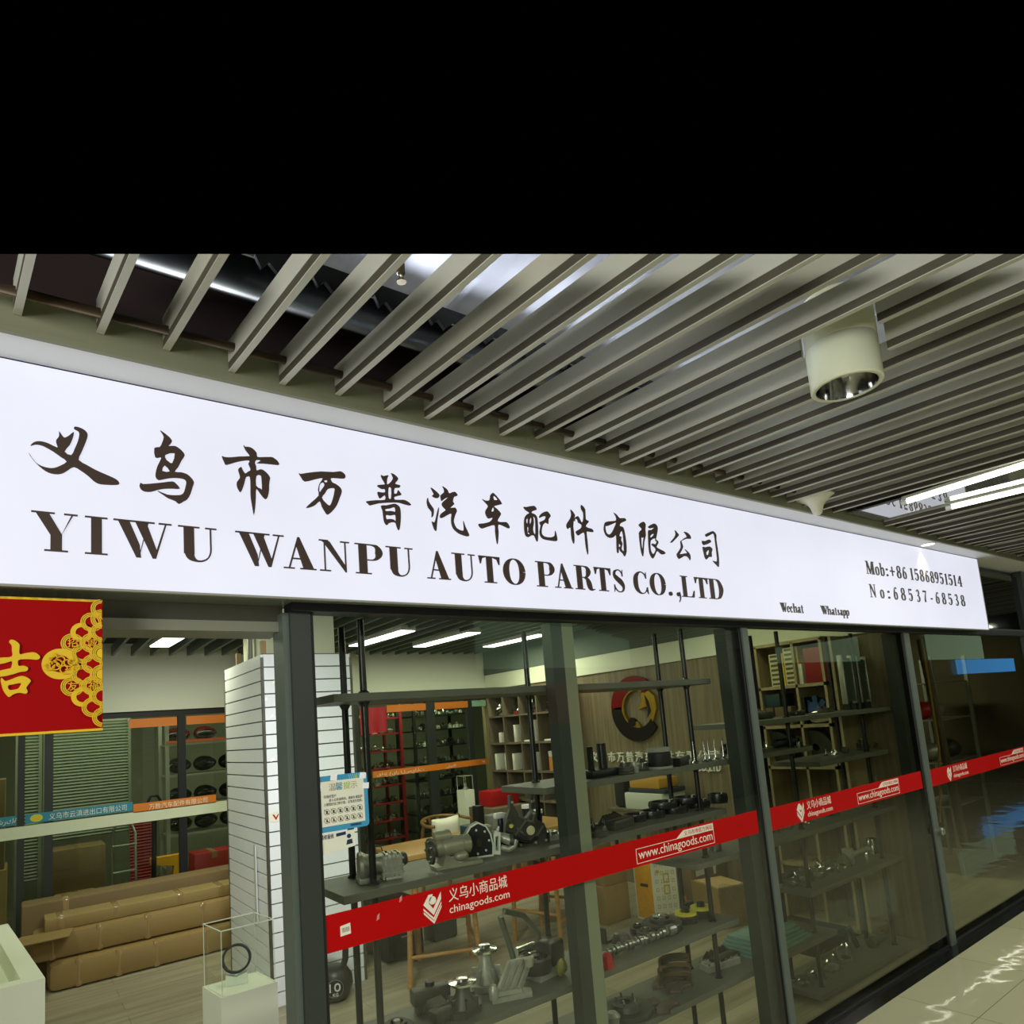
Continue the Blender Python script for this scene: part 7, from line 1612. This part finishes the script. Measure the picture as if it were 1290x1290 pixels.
# notice poster on the first window
M_pblue = mat('poster_blue', (58, 146, 188), 0.5)
M_paper = mat('poster_paper', (226, 226, 208), 0.6)
sc_ = 1290 / 90.0
def pz_(a, b): return Py(390 + a / sc_, 960 + b / sc_, GF)
P00, P10, P01 = pz_(118, 265), pz_(1030, 175), pz_(140, 1215)
x0, x1, zt_ = P00.x, P10.x, (P00.z + P10.z) / 2
zb_ = pz_(1060, 1145).z
po = thing('notice_poster', 'blue-bordered notice poster with rows of small round symbols stuck on the glass', 'poster', (x0, GF, zb_))
wP, hP = x1 - x0, zt_ - zb_
Fp = face_frame(GF - 0.0002) @ Matrix.Translation((x0, zb_, 0))
def rr(w, h, r_, ox=0, oy=0):
    p = []
    for cx, cy, a0 in ((w - r_, h - r_, 0), (r_, h - r_, 90), (r_, r_, 180), (w - r_, r_, 270)):
        for k in range(5):
            a = math.radians(a0 + 22.5 * k); p.append((ox + cx + r_ * math.cos(a), oy + cy + r_ * math.sin(a)))
    return p
MB(Fp).prism(rr(wP, hP, 0.012), 0, 0.001).build('sheet', M_pblue, po, smooth=False)
MB(Fp).prism([(wP * 0.07, hP * 0.10), (wP * 0.92, hP * 0.10), (wP * 0.92, hP * 0.90), (wP * 0.07, hP * 0.90)], 0.001, 0.0014).build('paper_field', M_paper, po, smooth=False)
mb = MB(Fp)
for k in range(8): mb.prism([(wP * (0.64 + 0.04 * k), hP * 0.91), (wP * (0.652 + 0.04 * k), hP * 0.91), (wP * (0.632 + 0.04 * k), hP * 0.985), (wP * (0.62 + 0.04 * k), hP * 0.985)], 0.001, 0.0013)
mb.build('hatching', mat('poster_lightblue', (136, 196, 222), 0.5), po, smooth=False)
T4 = Matrix.Translation
MB(Fp).text('温', T4((wP * 0.22, hP * 0.735, 0.0016)), hP * 0.145, 0.001).build('title_character', mat('taupe', (158, 148, 128), 0.6), po, smooth=False)
MB(Fp).text('馨', T4((wP * 0.35, hP * 0.735, 0.0016)), hP * 0.15, 0.001).build('title_character', mat('poster_teal', (40, 136, 164), 0.5), po, smooth=False)
MB(Fp).text('提', T4((wP * 0.51, hP * 0.735, 0.0016)), hP * 0.145, 0.001).build('title_character', mat('poster_green', (150, 180, 40), 0.5), po, smooth=False)
MB(Fp).text('示', T4((wP * 0.65, hP * 0.735, 0.0016)), hP * 0.145, 0.001).build('title_character', MATS['taupe'], po, smooth=False)
M_pink = mat('poster_ink', (70, 62, 54), 0.6)
MB(Fp).text('市场经营户', T4((wP * 0.12, hP * 0.605, 0.0016)), hP * 0.062, 0.001, fit=wP * 0.24).build('text_line', M_pink, po, smooth=False)
MB(Fp).text('进入公共场所内，请家长或监护', T4((wP * 0.22, hP * 0.535, 0.0016)), hP * 0.06, 0.001, fit=wP * 0.66).build('text_line', M_pink, po, smooth=False)
MB(Fp).text('人照看好自己的小孩，以免发生危险。', T4((wP * 0.12, hP * 0.465, 0.0016)), hP * 0.06, 0.001, fit=wP * 0.76).build('text_line', M_pink, po, smooth=False)
for rw in range(2):
    for cI in range(6):
        cx, cy = wP * (0.17 + 0.13 * cI), hP * (0.355 - 0.15 * rw)
        MB(Fp).lathe([(hP * 0.047, 0.0014), (hP * 0.054, 0.0014), (hP * 0.054, 0.0018), (hP * 0.047, 0.0018), (hP * 0.047, 0.0014)], T4((cx, cy, 0)), 20).build('symbol_ring', M_pink, po)
        MB(Fp).prism([(cx - 0.009, cy + 0.008), (cx - 0.008, cy + 0.009), (cx + 0.009, cy - 0.008), (cx + 0.008, cy - 0.009)], 0.0014, 0.0017).build('symbol_bar', M_pink if rw == 0 else mat('symbol_red', (120, 50, 40), 0.6), po, smooth=False)
        MB(Fp).prism([(cx - 0.004, cy - 0.005), (cx + 0.003, cy - 0.006), (cx + 0.004 - 0.002 * rw, cy + 0.003), (cx - 0.001, cy + 0.006)], 0.0014, 0.0016).build('pictogram', M_pink, po, smooth=False)
MB(Fp).text('市场管理委员会', T4((wP * 0.62, hP * 0.045, 0.0016)), hP * 0.045, 0.001, fit=wP * 0.22).build('text_line', mat('navy_ink', (20, 40, 80), 0.6), po, smooth=False)
for a, b in ((0.33, 0.955), (0.03, 0.80), (0.96, 0.74), (0.91, 0.93)):
    MB(Fp).prism([(wP * a - 0.012, hP * b - 0.008), (wP * a + 0.010, hP * b - 0.01), (wP * a + 0.012, hP * b + 0.009), (wP * a - 0.009, hP * b + 0.011)], 0.0012, 0.002).build('tape_piece', M_scrap, po, smooth=False)
MB(Fp).prism([(wP * 0.74, hP * 0.90), (wP * 0.79, hP * 0.90), (wP * 0.80, hP * 0.955), (wP * 0.76, hP * 0.965), (wP * 0.735, hP * 0.94)], 0.0012, 0.0018).build('green_leaf', MATS['poster_green'], po, smooth=False)
sn = thing('phone_sticker', 'small cream sticker with blue print under the notice poster', 'sticker', (x0 + 0.05, GF, zb_ - 0.08))
MB(Fp).prism([(0.002, -0.068), (0.118, -0.055), (0.118, -0.004), (0.002, -0.004)], 0, 0.001).build('paper', M_paper, sn, smooth=False)
MB(Fp).text('装修报修', T4((0.006, -0.02, 0.0014)), 0.016, 0.001, fit=0.042).build('text_line', MATS['navy_ink'], sn, smooth=False)
MB(Fp).prism([(0.056, -0.018), (0.088, -0.016), (0.088, -0.006), (0.056, -0.008)], 0.001, 0.0014).build('blue_patch', MATS['navy_ink'], sn, smooth=False)
MB(Fp).lathe([(0.007, 0.001), (0.007, 0.0016), (0, 0.0016)], T4((0.098, -0.022, 0)), 14).prism([(0.088, -0.048), (0.110, -0.046), (0.108, -0.032), (0.092, -0.033)], 0.001, 0.0015).build('figure_print', MATS['navy_ink'], sn, smooth=False)

# New Year banner over the doorway
M_bred = mat('banner_red', (158, 0, 3), 0.6, spec=0.1)
M_bgold = mat('banner_gold', (226, 186, 20), 0.4, 0.1)
M_bgoldd = mat('banner_gold_line', (116, 66, 10), 0.5)
YN = 2.02
R_t, R_b = Py(129, 756, YN), Py(131, 920, YN)
bn_x1, bn_zt, bn_zb = R_t.x, R_t.z, R_b.z
bn = thing('new_year_banner', 'red and gold festive banner hanging over the open doorway', 'banner', (bn_x1 - 0.5, YN, bn_zb))
MB().box(bn_x1 - 1.05, bn_x1, YN, YN + 0.003, bn_zb, bn_zt).build('cloth', M_bred, bn, smooth=False)
MB().box(bn_x1 - 1.05, bn_x1, YN - 0.002, YN, bn_zb, bn_zb + 0.006).box(bn_x1 - 1.05, bn_x1, YN - 0.002, YN, bn_zt - 0.006, bn_zt).build('gold_edge', M_bgold, bn, smooth=False)
s9 = 1290 / 140.0
def brush2(shapes):
    mb = MB()
    for sh in shapes:
        loops = []
        for lp in sh:
            q_ = [(lambda w: (w.x, w.z))(Py(p[0] / s9, 790 + p[1] / s9, YN)) for p in lp]
            loops.append(smooth_poly(q_, 3))
        mb.prism(loops[0], 0.0, 0.006, face_frame(YN), loops[1:])
    return mb
brush2([[[(105, 175), (130, 150), (175, 160), (220, 195), (228, 225), (228, 315), (300, 305), (380, 295), (430, 310), (465, 350), (440, 380), (380, 378), (300, 375), (215, 385), (215, 450), (270, 450), (315, 465), (325, 490), (300, 515), (230, 525), (150, 550), (60, 572), (20, 575), (-120, 600), (-140, 560), (-60, 530), (10, 505), (100, 485), (130, 470), (138, 400), (60, 420), (-100, 455), (-190, 470), (-200, 420), (-100, 385), (0, 358), (135, 345), (138, 270), (135, 215)]]]).build('gold_character_stroke', M_bgold, bn, smooth=False)
brush2([[[(15, 590), (40, 610), (70, 628), (140, 605), (220, 575), (280, 573), (330, 595), (358, 625), (340, 655), (305, 705), (320, 745), (300, 775), (230, 765), (160, 780), (110, 812), (85, 800), (40, 740), (10, 640)], [(95, 680), (150, 668), (240, 652), (230, 690), (200, 720), (110, 730)]]]).build('gold_character_stroke', M_bgold, bn, smooth=False)
coins = [(1180, -90, 0), (950, 65, 1), (1180, 60, 0), (840, 190, 2), (1065, 185, 2), (960, 310, 0), (1185, 305, 3), (1080, 430, 0), (700, 430, 4), (965, 555, 0), (1185, 550, 3), (840, 690, 2), (1080, 680, 2), (960, 810, 1), (1190, 800, 0), (1080, 930, 0), (1200, 1045, 0), (1065, -55, 0), (1180, -210, 0)]
rC = abs(Py(128 / s9 * 1.0 + 60, 850, YN).x - Py(60, 850, YN).x)
def coin(cx, cy, kind):
    w = Py(cx / s9, 790 + cy / s9, YN); R_ = 1.1 * rC * (1.0 if kind != 4 else 1.55)
    F_ = face_frame(YN) @ T4((w.x, w.z, 0))
    lay = [(R_, R_ * 0.90), (R_ * 0.84, R_ * 0.74), (R_ * 0.69, R_ * 0.58)] if kind in (0, 2, 3) else [(R_, R_ * 0.55)]
    xm = bn_x1 - w.x
    def ring(a, b, t0, t1, m, nm):
        # rings are cut off at the right hand edge of the cloth
        pts = []
        n_ = 40
        o_ = [(a * math.cos(2 * math.pi * i / n_), a * math.sin(2 * math.pi * i / n_)) for i in range(n_)]
        i_ = [(b * math.cos(2 * math.pi * i / n_), b * math.sin(2 * math.pi * i / n_)) for i in range(n_)]
        mb = MB(F_); vs = []; fs = []
        for k in range(n_):
            l = (k + 1) % n_
            quad = [o_[k], o_[l], i_[l], i_[k]]
            if max(p[0] for p in quad) > xm: continue
            if w.z + max(p[1] for p in quad) > bn_zt or w.z + min(p[1] for p in quad) < bn_zb: continue
            mb.prism(quad, t0, t1)
        if mb.v: mb.build(nm, m, bn, smooth=False)
    ring(R_ * 0.995, 0.0005, 0.0, 0.0022, M_bgoldd if kind != 1 else M_bred, 'coin_ground')
    for a, b in lay: ring(a, b, 0.0022, 0.005, M_bgold, 'coin_ring')
    if kind in (0, 2): ring(R_ * 0.56, 0.0005, 0.0022, 0.003, M_bred, 'coin_field')
    if kind == 3: ring(R_ * 0.50, 0.0005, 0.0022, 0.006, M_bgold, 'coin_boss')
    if kind == 4: ring(R_ * 0.545, 0.0005, 0.0022, 0.003, M_bred, 'coin_field')
    return w
order = sorted(coins, key=lambda c: -c[0])
# the scalloped coins overlap like fish scales: lower rows lie in front, so they are stepped in depth
YN0 = YN
for i, c_ in enumerate(sorted(coins, key=lambda c: c[0])):
    YN = YN0 - 0.0004 * i
    w = coin(*c_)
for (cx, cy, t_) in ((840, 190, '招'), (1065, 185, '诚'), (840, 690, '友'), (1080, 680, '福')):
    w = Py(cx / s9, 790 + cy / s9, YN0)
    MB(face_frame(YN0 - 0.012)).text(t_, T4((w.x, w.z - 0.009, 0)), 0.024, 0.002, center=True).build('coin_character', M_bgold, bn, smooth=False)
# curly cloud ornament on the leftmost coin
mb = MB(face_frame(YN0 - 0.009))
q9 = random.Random(5)
for k in range(9):
    cx, cy = 560 + 38 * k, 430 + (-60 if k % 2 else 50) * math.sin(k * 0.9 + 0.5)
    pts = []
    for i in range(14):
        a = i * 0.5 + k; rr_ = 0.003 + 0.0008 * i
        w = Py(cx / s9, 790 + cy / s9, YN0); pts.append((w.x + rr_ * math.cos(a), w.z + rr_ * math.sin(a), 0.002))
    mb.path(pts, 0.0016, 6)
mb.build('cloud_ornament', M_bgold, bn)
mb = MB()
for k in range(7):
    x_ = bn_x1 - 0.02 - 0.03 * k
    mb.add([(x_, YN0 - 0.004, bn_zt - 0.006), (x_ - 0.022, YN0 - 0.006, bn_zt - 0.002), (x_ - 0.018, YN0 - 0.008, bn_zt + 0.016), (x_ + 0.002, YN0 - 0.005, bn_zt + 0.012)], [(0, 1, 2, 3)])
tp = mb.build('clear_tape', M_bag, bn, smooth=False)

# ------------------------------------------------------------------ far right window: lock, handle, dim things behind it
lk = thing('door_lock', 'round silver lock knob on the far right glass door', 'lock', (5.135, G - 0.02, EYE - 0.41 * G))
lp = Py(1185, 1047, G - 0.03); lk.location = (lp.x, G - 0.004, lp.z)
W(lk).lathe([(0.032, 0), (0.034, 0.006), (0.026, 0.008), (0.024, 0.035), (0.027, 0.04), (0.02, 0.048), (0, 0.049)], frame((0, 0, 0), 0, rx=math.pi / 2), 28).build('knob', M_steel, lk)
bt = thing('hanging_bat', 'dark brown wooden bar leaning behind the far right glass', 'wooden bar', (5.3, 2.25, 0))
b0, b1 = Py(1197, 1000, 2.25), Py(1215, 1062, 2.25)
MB().tube(Vector((b0.x - 0.05, 2.27, 2.09)), b1, 0.03, 16).ball(b1, 0.032).build('bar', mat('bar_brown', (74, 62, 44), 0.6), bt)
cd = thing('pull_cord', 'ochre cord hanging beside the lock on the far right door', 'cord', (5.2, 2.2, 0))
c0, c1 = Py(1183, 942, 2.2), Py(1184, 1036, 2.2)
MB().path([Vector((c0.x, 2.2, 2.10)), c0, (c0 + c1) / 2 + Vector((0.01, 0, 0)), c1], 0.008, 10).build('cord', mat('cord_ochre', (136, 104, 44), 0.7), cd)
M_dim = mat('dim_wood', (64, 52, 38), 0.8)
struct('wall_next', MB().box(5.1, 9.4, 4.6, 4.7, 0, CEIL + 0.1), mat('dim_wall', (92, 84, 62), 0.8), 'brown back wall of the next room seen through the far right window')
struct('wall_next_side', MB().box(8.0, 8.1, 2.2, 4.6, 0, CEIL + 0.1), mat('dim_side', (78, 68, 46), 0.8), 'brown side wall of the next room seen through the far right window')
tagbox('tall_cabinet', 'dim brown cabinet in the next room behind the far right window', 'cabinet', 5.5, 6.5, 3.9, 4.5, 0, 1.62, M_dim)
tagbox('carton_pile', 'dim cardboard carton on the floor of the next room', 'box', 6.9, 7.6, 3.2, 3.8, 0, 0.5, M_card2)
fs_ = thing('glass_shelf_rack', 'thin grey shelf rack in the next room behind the far right window', 'shelf rack', (7.3, 3.0, 0))
for xx in (6.9, 7.7):
    for yy in (2.7, 3.1): MB().box(xx - 0.015, xx + 0.015, yy - 0.015, yy + 0.015, 0, 2.0).build('upright', M_rack, fs_, smooth=False)
for z in (0.6, 1.0, 1.4, 1.75): MB().box(6.9, 7.7, 2.7, 3.1, z - 0.01, z).build('shelf_board', M_rack, fs_, smooth=False)
for k, (xx, zz, lab) in enumerate(((7.05, 1.4, 'dim red-brown bundle on the rack of the next room'), (7.3, 1.4, 'dim pale bundle on the rack of the next room'), (7.55, 1.0, 'dim grey bag on the rack of the next room'), (7.1, 1.0, 'dim silver bag on the rack of the next room'))):
    tag(MB().ball((xx, 2.9, zz + 0.091), (0.11, 0.1, 0.09)).build('bundle', [M_redp, M_alu, M_dk2, M_alu][k]), lab, 'bundle')
# ------------------------------------------------------------------ the opposite side of the corridor (seen mirrored in the glass)
YO = -3.4
struct('wall_opposite', MB().box(-4, 27, YO - 0.12, YO, 0, 3.2), mat('opposite_glass', (22, 26, 24), 0.2), 'dark shop fronts on the opposite side of the corridor')
M_osign = mat('opposite_panel', (150, 176, 150), 0.6, emit=0.25)
osg = thing('opposite_sign', 'blue lit sign of the shop across the corridor', 'sign', (23, YO + 0.08, 2.02))
MB().box(21.0, 25.3, YO + 0.02, YO + 0.1, 2.02, 2.42).build('face', mat('sign_blue', (60, 150, 220), 0.5, emit=1.6), osg, smooth=False)
for k, (xa, xb, lab) in enumerate(((-3.4, -0.3, 'leftmost pale lit signboard across the corridor'), (5.03, 7.97, 'pale green lit signboard across the corridor facing the doorway'), (12.25, 15.5, 'pale green lit signboard across the corridor further along'), (19.27, 22.9, 'pale green lit signboard at the far end across the corridor'))):
    o_ = thing('opposite_sign', lab, 'sign', ((xa + xb) / 2, YO + 0.06, 2.44))
    MB().box(xa, xb, YO + 0.02, YO + 0.1, 2.44, 3.12).build('face', mat('opposite_face', (150, 182, 148), 0.5, emit=0.9), o_, smooth=False)
ob3 = thing('opposite_banner', 'red festive banner across the corridor', 'banner', (6.9, YO + 0.02, 1.62))
MB().box(6.25, 7.5, YO + 0.004, YO + 0.012, 1.62, 2.22).build('cloth', M_bred, ob3, smooth=False)
